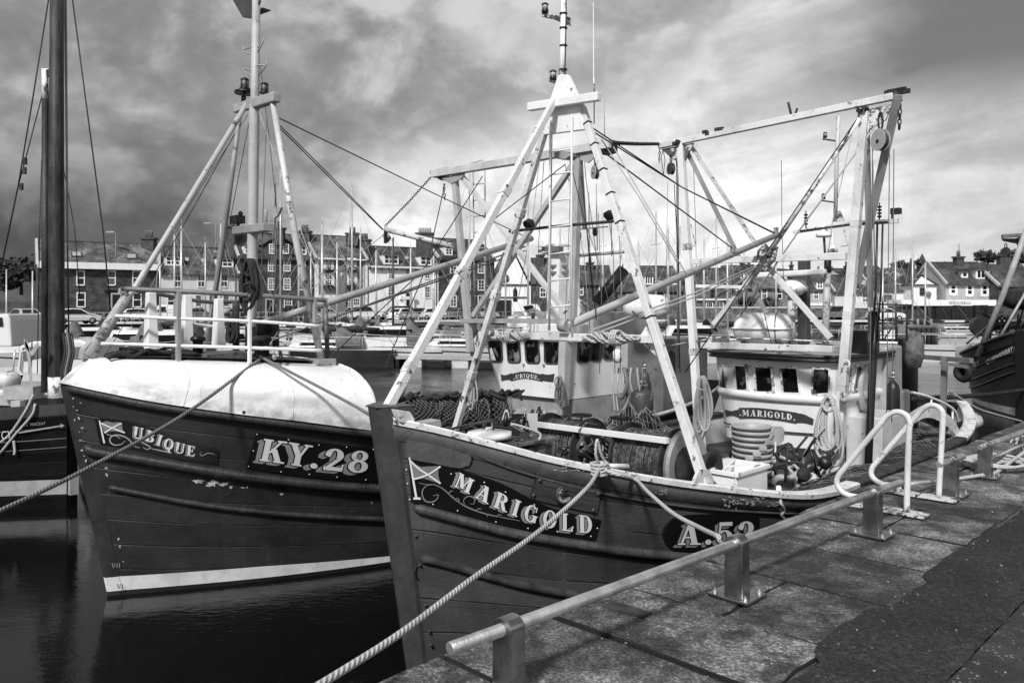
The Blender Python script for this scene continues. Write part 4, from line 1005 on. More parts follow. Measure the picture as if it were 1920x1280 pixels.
# pulling bollard on the cap rail at the bow line
pb_=HM.hit(1126,888,-.04); m=MB(); m.lathe(pb_-ZZ*.05,ZZ,[(.05,0),(.05,.1),(.04,.12),(.045,.15),(.0,.16)],12); m.tube([pb_+ZZ*.07,pb_+ZZ*.06+UU*.2-VV*.15],.02,8); m.build('mooring_bitt',M['cream'],boatM)
pb2=HM.hit(1460,930,-.06); m=MB(); m.lathe(pb2,ZZ,[(.025,-.05),(.025,.09),(.018,.1)],10); m.build('rail_pin',M['white'],boatM)
m=MB(); m.lathe(bm(1625,735,1.45),-VV,[(.0,0.001),(.0001,.0)],4)
M['life']=mat('lifebuoy_pale',.42,.5,var=.2,scale=5)
lb=am(1624,726,F+.95); m=MB(); m.tube([lb+UU*math.cos(t)*.22+ZZ*math.sin(t)*.30 for t in [k*math.pi/14 for k in range(28)]],.05,10,True); m.build('lifebuoy',M['life'],boatM)
m=MB(); c=am(1583,745,G-.15); m.lathe(c,(VV-UU*.5),[(.05,-.04),(.075,-.02),(.075,.03),(.05,.05)],14); m.build('deck_sheave',M['white_rust'],boatM)
m=MB(); m.tube(curve([am(1578,692,G-.1),am(1582,678,G-.1),am(1590,676,G-.1),am(1593,684,G-.1),am(1588,690,G-.1)],12),.012,6); m.build('rail_hook',M['white'],boatM)

# straps on the mast leg, weld plates, extra wires
for y in(237,282,335,383,440,620):
    t=(y-192)/(908-192); p=am(1089,192,A).lerp(footR,t); d=(footR-am(1089,192,A)).normalized(); m=MB(); w_=lerp(.068,.086,t); m.beam(p-d*.008,p+d*.008,w_,w_,VV); m.build('leg_strap',M['black'],boatM)
for p0,p1,ts in((am(1041,186,A-.1),foot1,(.35,.62,.9)),(am(1034,205,A),footL,(.3,.55,.8)),(bl(1622,210),bl(1566,895),(.3,.55,.75)),(bl(1276,268),bl(1312,830),(.35,.7))):
    for t in ts:
        p=p0.lerp(p1,t); d=(p1-p0).normalized(); w_=.085 if p0.y<10 else .112; m=MB(); m.beam(p-d*.05,p+d*.05,w_,w_,UU); m.build('weld_plate',M['white_rust'],boatM,bev=.004)
for pts,r_,mt in((((1128,262),(1200,372),(1270,492)),.006,'wire_pale'),(((1150,275),(1222,400),(1290,520)),.006,'wire_pale'),(((1072,200),(1068,400),(1060,600)),.004,'wire_pale'),(((1090,330),(1106,480),(1118,600)),.005,'wire'),(((1068,300),(1100,430),(1112,560)),.005,'wire'),(((1015,270),(1000,400),(972,560)),.004,'wire_pale'),(((1060,310),(1095,480),(1108,640)),.004,'wire_pale')):
    wire('stay',[am(px,py,A+.3) for px,py in pts],r_,mt,boatM)
for pts,r_,mt in((((1465,300),(1466,420),(1470,560)),.004,'wire'),(((1300,300),(1304,420),(1306,520)),.004,'wire'),(((1600,240),(1560,420),(1550,500)),.005,'wire_pale'),(((1636,300),(1640,500),(1650,640)),.008,'rope_grey'),(((1420,530),(1436,600),(1450,660)),.006,'wire'),(((1645,420),(1642,540),(1636,640)),.014,'black'),(((1655,420),(1652,540),(1644,640)),.012,'black')):
    wire('stay',[am(px,py,G+.25) for px,py in pts],r_,mt,boatM)
# ================================================================== WHALEBACK TRAWLER
def sheerU(a): return smoothtab([(0,2.46),(.26,2.38),(.6,2.285),(.96,2.20),(1.6,2.07),(2.0,2.0),(2.85,1.83),(4,1.64),(6,1.5),(8,1.5),(10,1.62),(12,1.8)],a)
def bsU(a):
    b=.12+1.98*(1-max(0,1-a/4)**2); return b*(1-.5*max(0,(a-8)/4.5)**2)
def bwU(a):
    b=.05+1.78*(1-max(0,1-a/5)**1.65); return b*(1-.75*max(0,(a-7)/5.5)**2)
HU=Hull(2.80,9.86,12.2,sheerU,bsU,bwU,.2,2.45)
def au(px,py,a): return onu(px,py,HU.u0+a)
def bu(px,py,b): return onv(px,py,HU.v0-b)
boatU=empty('fishing_trawler',HU.W(5,0,0),'farther trawler with white rounded whaleback bow over a dark hull and tripod pole mast','fishing boat')
HU.hull().build('hull',M['hull_u'],boatU)
# white boot top and black weed line
def band(f0,f1,off,side=1):
    m=MB()
    for sd in(1,-1): m.grid(lambda a,b:HU.pt(12*a**1.4,lerp(f0(12*a**1.4),f1(12*a**1.4),b),sd,off),90,3,True,flip=sd<0)
    return m
zt0=HU.hit(215,1083).z; zt1=HU.hit(470,1066).z; zt2=HU.hit(730,1045).z
bt=lambda s:interp([(0,.225),(1.5,.20),(3.4,.115),(12,.11)],s)
bb=lambda s:interp([(0,.055),(1.5,.05),(3.4,.055),(12,.055)],s)
band(bb,bt,.006).build('boot_top',M['boot'],boatU)
band(lambda s:-.3,bb,.008).build('weed_line',M['weed'],boatU)
# stem
m=MB()
def stemU(a,b):
    z=lerp(-.4,2.47,b); aa=HU.astem(z)
    pr=[(.26,.19),(.26,.21),(.06,.165),(-.06,.06),(-.07,0),(-.06,-.06),(.06,-.165),(.26,-.2)]
    k=a*7; i=min(6,int(k)); t=k-i; return HU.W(aa+lerp(pr[i][0],pr[i+1][0],t),lerp(pr[i][1],pr[i+1][1],t)*lerp(.55,1.,max(0,z)/2.5),z)
m.grid(stemU,7,30,False); m.build('stem_post',M['stem_u'],boatU,bev=.006)
m=MB(); m.grid(lambda a,b:stemU(a,(lerp(bb(0),bt(0),b)+.4)/2.87)+(-UU*.004-VV*.006),7,2,False); m.build('stem_boot_top',M['boot'],boatU)
def romans(txt,px,py,h,mt):
    m=MB(); x=px; n=0
    for c in txt:
        if c=='V':
            for q in([(x,py-h),(x+2,py-h),(x+4.4,py),(x+3.4,py)],[(x+6.4,py-h),(x+7.4,py-h),(x+4.6,py),(x+3.4,py)]): m.add([(bu(a,b,.135)-VV*n*.0003) for a,b in q],[(0,1,2,3)]); n+=1
            x+=9.5
        else:
            m.add([bu(a,b,.135) for a,b in((x,py-h),(x+1.7,py-h),(x+1.7,py),(x,py))],[(0,1,2,3)]); x+=4.5
    m.build('draught_mark',M[mt],boatU)
romans('VI',219,1103,9,'board'); romans('VII',209,1064,9,'plast')
# rub rails
def hr(pts,r,name,mt,off=.012,n=60):
    m=MB(); q=[HU.hit(*poly(pts,i/n),off) for i in range(n+1)]; m.tube(q,[r*(.5 if i in(0,n) else 1) for i in range(n+1)],10); return m.build(name,M[mt],boatU)
hr([(124,727),(186,741),(265,757),(345,770),(478,787),(550,796),(640,807),(735,818)],.050,'gunwale_rail','hull_u')
hr([(158,836),(175,846),(260,860),(400,884),(520,900),(640,912),(735,917)],.062,'rubbing_strake','hull_u')
hr([(204,913),(300,932),(400,949),(520,962),(640,970),(740,974)],.036,'rubbing_strake','hull_u')
# whaleback
def wtop(a): return smoothtab([(0,2.76),(1.2,2.72),(2.9,2.62)],a)
AE=2.86
def whale(a,b):
    s=AE*a**1.25; zs=sheerU(s)+.035; zt=wtop(s); h=zt-zs; B=HU.half(s,sheerU(s))-.015
    prof=[(0,0),(-.004,.26),(.004,.50),(.085,.72),(.21,.89),(.40,.985),(.7,1.03),(1,1.04)]
    k=b*7; i=min(6,int(k)); t=k-i
    x=smoothtab([(j,p[0]) for j,p in enumerate(prof)],k); y=smoothtab([(j,p[1]) for j,p in enumerate(prof)],k)
    dent=.020*mnoise.noise(Vector((s*2.2,b*5,1)))+.012*mnoise.noise(Vector((s*6,b*9,4)))+.006*mnoise.noise(Vector((s*15,b*22,4)))
    return HU.W(s+.26*y*(1-a)**1.5-.06,(B*(1-x)+dent),zs+h*y)
m=MB(); m.grid(whale,60,40,True)
m.grid(lambda a,b:(lambda p:p-VV*2*((HU.v0-((p.y-p.x)/S2))*-1) )(whale(a,b)),60,40,True,flip=True)
fr0=[whale(0,i/14) for i in range(15)]; fr1=[p-VV*2*((HU.v0-((p.y-p.x)/S2))*-1) for p in fr0]
m.add(fr0+fr1,[(i,i+1,16+i,15+i) for i in range(14)],True)
m.build('whaleback',M['whale'],boatU)
m=MB(); edge=[whale(1,i/30) for i in range(31)]; 
mir=[p+VV*2*(HU.v0-(p.y-p.x)/S2) for p in edge]
m.tube(edge+mir[::-1],.02,8); m.build('whaleback_edge',M['white_worn'],boatU)
m=MB(); full=edge+mir[::-1][1:]; m.add([p+UU*.03 for p in full],[tuple(range(len(full)))]); m.build('whaleback_bulkhead',M['darkgrey'],boatU)
m=MB(); m.grid(lambda a,b:(lambda p:p+ZZ*.012)(HU.W(.45+2.35*a,lerp(-.62,.62,b)*HU.half(.3+2.4*a,sheerU(.3+2.4*a)),wtop(.45+2.35*a)+(wtop(1)-sheerU(.45+2.35*a))*.04*0+.02)),14,4); m.build('whaleback_deck',M['deck'],boatU)
m=MB()
for px,py in((656,700),(665,705),(672,712),(676,720),(683,728),(691,735),(694,742)): 
    pass
m.lathe(au(457,772,1.45),(-VV-UU*.4),[(.02,0),(.02,.03),(.01,.03)],8); m.build('whaleback_scupper',M['iron'],boatU)
# bulwark aft of the whaleback
m=MB()
for sd in(1,-1): m.grid(lambda a,b:HU.pt(AE+9.2*a,sheerU(AE+9.2*a)+.05-b*.09,sd,.03*math.sin(b*3.14)),40,4,True)
m.build('bulwark_cap',M['cap'],boatU)
m=MB(); m.grid(lambda a,b:HU.pt(2.9+9.2*a,1.1,1,-.06).lerp(HU.pt(2.9+9.2*a,1.1,-1,-.06),b),30,6); m.build('deck',M['deck'],boatU)
m=MB()
for sd in(1,-1): m.grid(lambda a,b:HU.pt(AE+9*a,lerp(1.05,sheerU(AE+9*a),b),sd,-.09),40,4)
m.build('inner_bulwark',M['midgrey'],boatU)
# name board
mapU=lambda p,off:HU.hit(p[0],p[1],.019+off)
top=[(178,785),(200,784),(240,789),(268,796),(310,813),(350,826),(385,834),(404,840),(410,844)]
bot=[(188,832),(205,835),(240,840),(268,845),(310,854),(350,862),(385,867),(404,870),(408,871)]
HB=HU.strip(top,bot,.018,50,5).build('name_board',M['board'],boatU)
wm,gm,bk=MB(),MB(),MB()
place_text(baseline_text('UBIQUE',[(249,820),(275,826),(300,836),(330,848),(366,856)],lambda t:lerp(22,19,t),space=.16,slant=-.1),mapU,(wm,gm,bk),shadow=(-.14,-.10))
wm.build('lettering',M['letter'],HB); gm.build('letter_shade',M['shade'],HB); bk.build('letter_outline',M['board'],HB)
F_=flat([[(189,792),(200,789),(212,792),(224,791),(229,794),(229,802),(234,812),(222,809),(210,808),(195,812)]],mapU,.006).build('flag_field',M['sign_grey'],HB)
flat(stroke([(189,793),(205,800),(234,811)],2.6,12,False)+stroke([(228,793),(212,801),(196,811)],2.6,12,False),mapU,.010).build('flag_saltire',M['letter'],F_)
flat([[(185,788),(187.5,788),(197,830),(194,831)]],mapU,.013).build('flag_pole',M['letter'],F_)
flat(stroke([(198,812),(208,816),(220,815),(235,819),(244,826),(252,836),(262,839)],2.6,24)+stroke([(226,822),(214,816),(206,822),(208,830),(216,834),(228,832),(234,826)],2.4,24)+stroke([(246,832),(258,826),(272,832),(282,838),(276,842),(268,838)],2.4,24)+stroke([(282,840),(300,844),(322,849)],2.2,14)+stroke([(378,846),(375,850),(378,854),(383,852),(390,849),(402,851)],1.6,14),mapU,.006).build('scroll_ornament',M['plast'],HB)
# number board
top=[(481,811),(560,824),(640,834),(712,841)]; bot=[(462,877),(545,889),(625,898),(712,904)]
NB=HU.strip(top,bot,.02,30,5).build('number_board',M['board'],boatU)
wm,gm,bk=MB(),MB(),MB()
place_text(baseline_text('KY',[(486,863),(530,869),(576,876)],41,space=.10,up=(.22,-1)),mapU,(wm,gm,bk),shadow=(-.22,-.13))
place_text(baseline_text('.28',[(578,876),(620,882),(690,887)],lambda t:41,space=.10,up=(.18,-1)),mapU,(wm,gm,bk),shadow=(-.22,-.13))
wm.build('lettering',M['letter'],NB); gm.build('letter_shade',M['shade'],NB); bk.build('letter_outline',M['board'],NB)
m=MB()
for px,py in((482,814),(541,824),(598,834),(650,838),(700,842),(475,845),(466,874),(527,884),(580,889),(632,894),(686,899)): m.ball(mapU((px,py),.006),.007,6,4)
m.build('board_stud',M['letter'],NB)
flakes(HU,[(372,902,11,7),(398,906,17,8),(420,907,14,5),(433,913,6,3),(455,914,5,2),(463,913,3,2),(528,926,4,4),(697,942,3,3),(199,877,3,5),(200,890,3,6),(222,1010,2,5),(225,1024,2,6),(231,1052,2,2)],.004,'flake',boatU)
rs=random.Random(9)
flakes(HU,[(150+rs.gauss(0,6)+k*1.2,800+k*9+rs.gauss(0,4),rs.uniform(1,4),rs.uniform(1,4)) for k in range(-6,10)],.05,'flake',boatU)
# ------------------------------------------------------------------ pole mast tripod
A=2.0
ma=lambda px,py:au(px,py,A)
m=MB(); m.tube([ma(468,700),ma(472,560),ma(477,205),ma(478,195),ma(481,-40)],[.066,.066,.064,.055,.048],16); m.build('pole_mast',M['spar'],boatU)
m=MB(); m.tube([ma(470,690),ma(471,612)],.072,16); m.build('mast_foot_band',M['black'],boatU)
m=MB(); m.beam(ma(442,205),ma(468,196),.09,.11); m.beam(ma(468,198),ma(519,182),.11,.12); m.build('mast_cap',M['plast'],boatU,bev=.015)
m=MB(); m.tube([ma(466,190),bu(250,545,0.0),bu(237,560,0)],[.032,.036,.038],12); m.tube([bu(240,552,0),bu(165,668,0.02)],[.055,.075],12); m.build('mast_leg',M['spar'],boatU)
m=MB(); m.tube([ma(450,215),au(425,400,A),au(396,600,A+.1),au(380,660,A+.1)],[.030,.035,.038,.038],12); m.build('mast_leg',M['grey'],boatU)
m=MB(); m.tube([ma(512,195),ma(555,450),au(602,672,A+.6)],[.034,.040,.045],12); m.build('mast_leg',M['cream'],boatU)
m=MB(); m.box(au(602,684,A+.6),.26,.3,.16,UU,VV); m.build('leg_shoe',M['grey'],boatU,bev=.01)
m=MB(); m.prism([bu(px,py,.06) for px,py in((155,673),(158,655),(172,640),(188,655),(190,672))],VV*.16); m.prism([bu(px,py,.03) for px,py in((226,540),(224,552),(236,548),(240,541))],VV*.06); m.build('stay_foot_bracket',M['plast'],boatU)
def lampU(px,py,s): 
    c=ma(px,py); m=MB(); m.lathe(c,ZZ,[(s*1.1,-s*1.3),(s*1.15,-s),(s*.8,-s*.9)],12); m.lathe(c,ZZ,[(s*.85,s*.7),(s*.9,s*.9),(s*.4,s*1.25),(0,s*1.3)],12)
    for t in range(6):
        q=c+Vector((math.cos(t*1.05),math.sin(t*1.05),0))*s*.85; m.tube([q-ZZ*s*.9,q+ZZ*s*.8],s*.06,5)
    o=m.build('mast_lamp',M['black'],boatU); m=MB(); m.lathe(c,ZZ,[(s*.74,-s*.95),(s*.76,s*.75)],12); m.build('lamp_lens',M['midgrey'],o)
lampU(459,157,.06); lampU(496,165,.055); lampU(457,186,.035)
m=MB(); m.lathe(ma(459,173),ZZ,[(.13,-.02),(.13,.01),(.06,.03)],16); m.beam(ma(459,175),ma(478,176),.06,.03); m.build('lamp_platform',M['black'],boatU)
for (a,b,c_) in(((457,88),(457,97),(472,102)),((496,72),(487,92),(483,96)),((457,128),(457,134),(472,143)),((501,114),(498,126),(484,142))):
    m=MB(); m.tube([ma(*a),ma(*b),ma(*c_)],.009,6); m.tube([ma(b[0],b[1]-4),ma(474,88+(b[1]-97)*.9 if b[1]<110 else b[1]-3)],.009,6); m.build('mast_step',M['plast'],boatU)
m=MB(); m.prism([ma(px,py) for px,py in((428,-14),(455,33),(470,35),(487,3),(484,-14))],UU*.02); m.prism([ma(428,-14),ma(484,-14),ma(484,-14)+UU*.3,ma(428,-14)+UU*.3],ZZ*.02); m.prism([ma(455,33),ma(470,35),ma(470,10)+UU*.28,ma(455,5)+UU*.28],ZZ*.01); m.build('radar_reflector',M['darkgrey'],boatU)
# lower bracket on the mast
m=MB(); m.beam(ma(446,433),ma(504,426),.16,.10); m.build('mast_crossarm',M['grey'],boatU,bev=.01)
m=MB(); m.prism([ma(px,py) for px,py in((497,396),(514,388),(527,389),(520,404),(513,410),(508,396))],UU*.03); m.tube([ma(498,424),ma(499,398),ma(497,394)],.02,8); m.build('deck_lamp',M['plast'],boatU)
m=MB(); m.box(ma(445,412),.12,.2,.1,UU,VV); m.tube([ma(446,424),ma(446,404)],.02,8); m.tube([ma(450,402),ma(452,399)],.03,8); m.build('horn',M['black'],boatU)
# boom with painted load mark
g0=bu(486,608,0.15); g1=bu(997,447,.1)
m=MB(); m.tube([g0,g0.lerp(g1,.03),g0.lerp(g1,.06),g1],[.04,.048,.052,.052],16); boom=m.build('derrick_boom',M['spar'],boatU)
ft=bpy.data.curves.new('load_mark','FONT'); ft.body='SWL 200KG'; ft.size=.155; ft.space_character=1.15
to=bpy.data.objects.new('tmp',ft); COL.objects.link(to); dg=bpy.context.evaluated_depsgraph_get(); me_=bpy.data.meshes.new_from_object(to.evaluated_get(dg)); bpy.data.objects.remove(to)
def text_mesh(body,size=1.,space=1.,bold=0.):
    c=bpy.data.curves.new('t','FONT'); c.body=body; c.size=size; c.space_character=space; c.offset=bold
    o=bpy.data.objects.new('t',c); COL.objects.link(o); dg=bpy.context.evaluated_depsgraph_get(); e=bpy.data.meshes.new_from_object(o.evaluated_get(dg))
    vs=[v.co.copy() for v in e.vertices]; fs=[tuple(p.vertices) for p in e.polygons]; bpy.data.objects.remove(o); bpy.data.meshes.remove(e); return vs,fs
vs_,fs_=text_mesh('SWL 200KG',.092,1.2)
d=(g1-g0).normalized(); toC=(Vector((0,0,EYE))-g0); toC=(toC-d*toC.dot(d)).normalized(); upv=d.cross(toC)*-1; upv=upv if upv.z>0 else -upv
s0=g0+d*((bu(522,598,.1)-g0).length); m=MB()
for v in vs_: pass
m.add([s0+d*v.x+upv*(math.sin((v.y-.04)/.0515)*.0515)+toC*(.052*math.cos((v.y-.04)/.0515)+.0015) for v in vs_],fs_); m.build('load_mark',M['midgrey'],boom)
m=MB(); m.lathe(g0-d*.05,VV,[(.09,-.08),(.09,.08)],14); m.build('gooseneck',M['black'],boatU)
for px,py in((493,616),(507,618)):
    m=MB(); m.lathe(bu(px,py,.2)+VV*.04,-VV,[(.02,0),(.10,.0),(.10,.03),(.07,.04),(.07,.05),(.1,.06),(.1,.09)],16); m.build('guide_sheave',M['iron'],boatU)
wire('topping_lift',[ma(524,222),bu(812,362,.1),bu(992,447,.1)],.008,'wire',boatU)
for k in(0,5): wire('spar_lift',[ma(521,232+k),bu(620,330+k,0),bu(718,430+k*.3,-.2)],.007,'wire',boatU)
wire('boom_fall',[bu(596,606,.3),bu(760,545,.2),bu(985,462,.1)],.014,'rope_grey',boatU)
wire('boom_fall',[bu(505,640,.3),bu(640,590,.2),bu(985,470,.1)],.012,'rope_grey',boatU)
wire('stay',[ma(452,230),au(340,430,A),au(195,670,A)],.006,'wire',boatU)
wire('stay',[ma(500,215),ma(493,400),ma(489,600)],.007,'rope_grey',boatU)
wire('stay',[au(905,330,6.5),bu(790,510,0),bu(586,700,.9)],.008,'wire',boatU)
wire('stay',[au(834,345,6.9),bu(800,500,0),bu(722,690,1.2)],.009,'wire',boatU)
wire('stay',[bu(720,440,-.2),bu(560,560,0),bu(478,690,.5)],.006,'wire_pale',boatU)
# gantry in front of the wheelhouse
G=6.95
bl=lambda px,py,o=0.:au(px,py,G+o)
m=MB(); m.beam(bl(812,327),bl(1000,296),.14,.13); m.beam(bl(1000,296),bl(1146,270),.14,.13); m.build('gantry_top_beam',M['cream'],boatU,bev=.006)
m=MB(); m.prism([bl(px,py) for px,py in((806,320),(838,314),(826,338),(806,326))],UU*.16); m.prism([bl(px,py) for px,py in((1118,266),(1146,262),(1146,284),(1128,290))],UU*.16); m.each('gantry_end_cap',M['black'],boatU)
m=MB(); m.prism([bl(px,py,-.02) for px,py in((828,335),(872,322),(866,334),(845,345))],UU*.03); m.prism([bl(px,py,-.02) for px,py in((1086,285),(1122,280),(1118,292),(1102,306),(1088,300))],UU*.03); m.each('gantry_gusset',M['plast'],boatU)
for p,q,wd,mt in(((853,338),(882,660),.105,'spar'),((1085,290),(1072,640),.11,'spar'),((864,328),(1060,585),.08,'cream'),((1080,300),(888,592),.085,'spar'),((1088,300),(1096,430),.06,'midgrey')):
    m=MB(); m.beam(bl(*p,.05),bl(*q,.05),wd); m.build('gantry_leg' if wd>.1 else 'gantry_brace',M[mt],boatU,bev=.005)
m=MB(); m.beam(bl(868,601,.05),bl(1062,602,.05),.12,.08); m.build('gantry_lower_beam',M['plast'],boatU)
m=MB(); m.tube([bl(722,430,-.6),bl(850,462,-.1)],[.05,.055],12); m.build('outrigger_spar',M['cream'],boatU)
m=MB(); m.box(bl(723,444,-.6),.05,.05,.25,UU,VV); m.build('spar_shackle',M['chain'],boatU)
chain('spreader_chain',[bl(810,330),bl(765,380,-.3),bl(722,424,-.6)],boatU,.065,.0075)
chain('hanging_chain',[bl(832,345),bl(834,375)],boatU,.07,.009)
m=MB(); m.prism([bl(px,py,-.5) for px,py in((716,440),(722,436),(728,446),(722,454))],UU*.08); m.build('pulley_block',M['plast'],boatU)
block(1116,325,G-.02,.09,boatU,fr=au,mt='plast')
# gantry ladder at the far side
m=MB(); m.tube([bl(887,318,.4),bl(890,610,.4)],.013,6); m.tube([bl(909,305,.4),bl(911,600,.4)],.013,6); m.build('ladder_rail',M['plast'],boatU)
for k in range(9):
    m=MB(); y=345+k*30; m.tube([bl(888,y+1,.4),bl(910,y-1,.4)],.010,6); m.build('ladder_rung',M['plast'],boatU)
m=MB(); m.tube([bl(840,320,.1),bl(905,300,.1),bl(909,305,.1)],.01,6); m.build('beam_rail',M['plast'],boatU)
for pts in(((1096,300),(1098,330),(1124,520)),((1140,400),(1150,470),(1153,700)),((1160,400),(1165,560),(1163,700)),((1122,400),(1128,560),(1124,700)),((1020,300),(1012,420),(1000,640)),((1065,330),(1120,480),(1150,600))):
    wire('fall_rope',[bl(*p,.2) for p in pts],.006,'rope_grey',boatU)
# rigging mast with aerials above the wheelhouse
for x,y0,y1 in((1118,345,470),(1104,360,560),(1145,345,480)):
    m=MB(); m.tube([bl(x,y0,.9),bl(x+2,y1,.9)],.009,6); m.build('whip_aerial',M['plast'],boatU)
m=MB(); m.tube([bl(1085,430,1.),bl(1140,425,1.)],.011,6); m.tube([bl(1075,480,1.),bl(1170,472,1.)],.03,8); m.build('aerial_crossbar',M['plast'],boatU)
for px,py in((1085,443),(1116,436)):
    m=MB(); m.lathe(bl(px,py,1.),ZZ,[(.03,-.06),(.05,-.03),(.05,.05),(.02,.09)],10); m.build('mast_lamp',M['black'],boatU)
m=MB(); m.box(bl(1078,461,.8),.12,.12,.2,UU,VV); m.build('junction_box',M['white'],boatU)
# mast column with dark bands and radar table
m=MB(); m.beam(bl(1048,476,.7),bl(1044,610,.7),.27,.27); m.beam(bl(1050,608,.6),bl(1050,640,.6),.9,.5,UU); col_=m.build('mast_column',M['white'],boatU,bev=.01)
for y in(499,511): m=MB(); m.beam(bl(1047.5,y-2,.7),bl(1047.5,y+2,.7),.29,.29); m.build('column_band',M['midgrey'],col_)
m=MB(); m.beam(bl(1012,462,.7),bl(1058,460,.7),.3,.035); m.beam(bl(1020,476,.7),bl(1060,474,.7),.3,.03); m.beam(bl(1040,470,.7),bl(1046,462,.7),.2,.12); m.build('radar_table',M['white'],boatU)
m=MB(); m.beam(bl(1020,467,.5),bl(1052,467,.5),.12,.08); m.build('radar_box',M['midgrey'],boatU)
m=MB(); m.prism([bl(px,py,.6) for px,py in((1074,555),(1098,568),(1100,585),(1078,600))],UU*.04); m.build('side_screen',M['white'],boatU)
m=MB(); m.prism([bl(px,py,.4) for px,py in((978,572),(1000,570),(1006,584),(986,586))],UU*.12); fl_=m.build('flood_lamp',M['white'],boatU); m=MB(); m.prism([bl(px,py,.39) for px,py in((981,574),(999,572),(1003,582),(987,584))],UU*-.004); m.build('lamp_glass',M['glass'],fl_)
m=MB(); m.tube([bl(999,586,.4),bl(999,600,.4)],.03,8); m.build('lamp_post',M['iron'],boatU)
m=MB(); m.ball(bl(972,593,.8),.12,12,8,(1,1,.8)); m.box(bl(980,603,.8),.35,.5,.2,UU,VV); m.build('roof_locker',M['white'],boatU,bev=.03)
c=bl(1212,575,1.6); m=MB(); m.lathe(c,(VV*-.9+UU*.25),[(0,-.40),(.13,-.38),(.20,-.27),(.22,0),(.20,.27),(.13,.38),(0,.40)],18); rf=m.build('liferaft_canister',M['white'],boatU); m=MB(); m.tube([c+UU*.0+Vector((math.cos(t)*.27,math.sin(t)*.2,math.sin(t)*.2)) for t in [k*math.pi/10 for k in range(20)]],.012,5,True); m.build('canister_strap',M['black'],rf)
m=MB(); m.tube([bl(1118,570,1.4),bl(1170,505,1.8)],.11,12); m.build('exhaust_pipe',M['black'],boatU)
# wheelhouse
F=7.35
fu=lambda px,py,o=0.:au(px,py,F+o)
ZT=fu(985,634).z; ZB=fu(985,742).z
def vof(p): return (p.y-p.x)/S2
cT0=HU.v0-vof(fu(907,640)); cT1=HU.v0-vof(fu(1060,640)); cB0=HU.v0-vof(fu(931,742)); 
def wu(t,z):
    k=(z-ZB)/(ZT-ZB); cl=lerp(cB0,cT0,k); cr=lerp(cT1-.02,cT1,k); fw=(1-k)*.10
    if t<0: return HU.W(F+fw-t*1.6,cl,z)
    if t<=1: return HU.W(F+fw-.05*math.sin(math.pi*t),lerp(cl,cr,t),z)
    return HU.W(F+fw+(t-1)*1.75,cr,z)
m=MB(); m.grid(lambda a,b:wu(lerp(-1,2,a),lerp(ZB,ZT,b)),60,8); wh=m.build('wheelhouse',M['white'],boatU)
m=MB(); m.grid(lambda a,b:wu(lerp(-1,2,a),lerp(1.1,ZB-.012,b)-0)+UU*.08,60,4); m.build('wheelhouse_base',M['plast'],boatU)
def wulow(): pass
m=MB(); m.add([wu(t,ZT)+ZZ*.03-UU*(.05 if 0<=t<=1 else 0) for t in(-1,-.001,0,.5,1,1.001,2)],[tuple(range(7))]); m.tube([wu(-1+3*i/30,ZT)+ZZ*.01 for i in range(31)],.035,8); m.build('roof',M['white'],wh)
def onwu(px,py):
    best=None
    for i in range(300):
        t=lerp(-.02,2,i/299); p=wu(t,ZT-.2)
        for _ in range(2): z=EYE-(py-HY)/FPX*p.y; p=wu(t,z)
        x=CX+FPX*p.x/p.y
        if best is None or abs(x-px)<best[0]: best=(abs(x-px),t,z)
    return best[1],best[2]
def mapWU(p,off):
    t,z=onwu(*p); q=wu(t,z); n=(wu(t+.01,z)-wu(t-.01,z)).cross(ZZ).normalized(); return q+n*(.008+off)
def rounded(x0,y0,x1,y1,sk,r=5):
    o=[]
    for cx,cy,a0 in((x1-r,y0+r,-90),(x1-r,y1-r,0),(x0+r,y1-r,90),(x0+r,y0+r,180)):
        for k in range(4):
            t=R(a0+30*k); px,py=cx+r*math.cos(t),cy+r*math.sin(t); o.append((px+sk*(py-y0)/(y1-y0),py))
    return o
for x0,y0,x1,y1,sk,ysl in((918,640,939,677,3,0),(952,640,973,678,3,0),(986,639,1009,679,3,0),(1022,639,1046,680,2,0),(1086,641,1105,678,-3,0),(1110,640,1128,675,-4,0),(1135,639,1151,672,-4,0)):
    q=rounded(x0,y0,x1,y1,sk); big=rounded(x0-2.2,y0-2.2,x1+2.2,y1+2.2,sk,6)
    m=MB(); n=len(q); a=[mapWU(p,.012) for p in q]; b=[mapWU(p,.012) for p in big]; b2=[mapWU(p,-.01) for p in big]
    m.add(a+b,[(i,(i+1)%n,n+(i+1)%n,n+i) for i in range(n)]); m.add(b+b2,[(i,(i+1)%n,n+(i+1)%n,n+i) for i in range(n)])
    fo=m.build('window',M['darkgrey'],wh); m=MB(); m.add([mapWU(p,.004) for p in q],[tuple(range(n))]); m.build('pane',M['glass'],fo)
SB=gridw([(958,701),(985,696),(1018,702)],[(958,714),(985,709),(1018,715)],mapWU,.004,14,2).build('name_scroll',M['scroll'],wh)
m=gridw([(939,701),(948,703),(960,699)],[(941,714),(950,712),(960,712)],mapWU,.001,6,2); m2=gridw([(1016,700),(1028,702),(1041,700)],[(1016,713),(1028,715),(1038,716)],mapWU,.001,6,2); m.add(m2.v,m2.f,True); m.each('scroll_tail',M['scroll'],SB)
wm=MB(); place_text(baseline_text('.UBIQUE.',[(964,711),(987,708),(1013,712)],8,space=.16,up=(0,-1)),lambda p,o:mapWU(p,.0+o),(wm,None,None)); wm.build('lettering',M['letter'],SB)
m=MB(); m.beam(fu(1060,640,-.06),fu(1055,760,-.06),.15); m.build('wheelhouse_corner_post',M['spar'],boatU)
for px,py in((983,683),(1021,684)):
    m=MB(); m.lathe(mapWU((px,py),0),-UU,[(.018,0),(.018,.03)],8); m.build('window_bolt',M['grey'],wh)
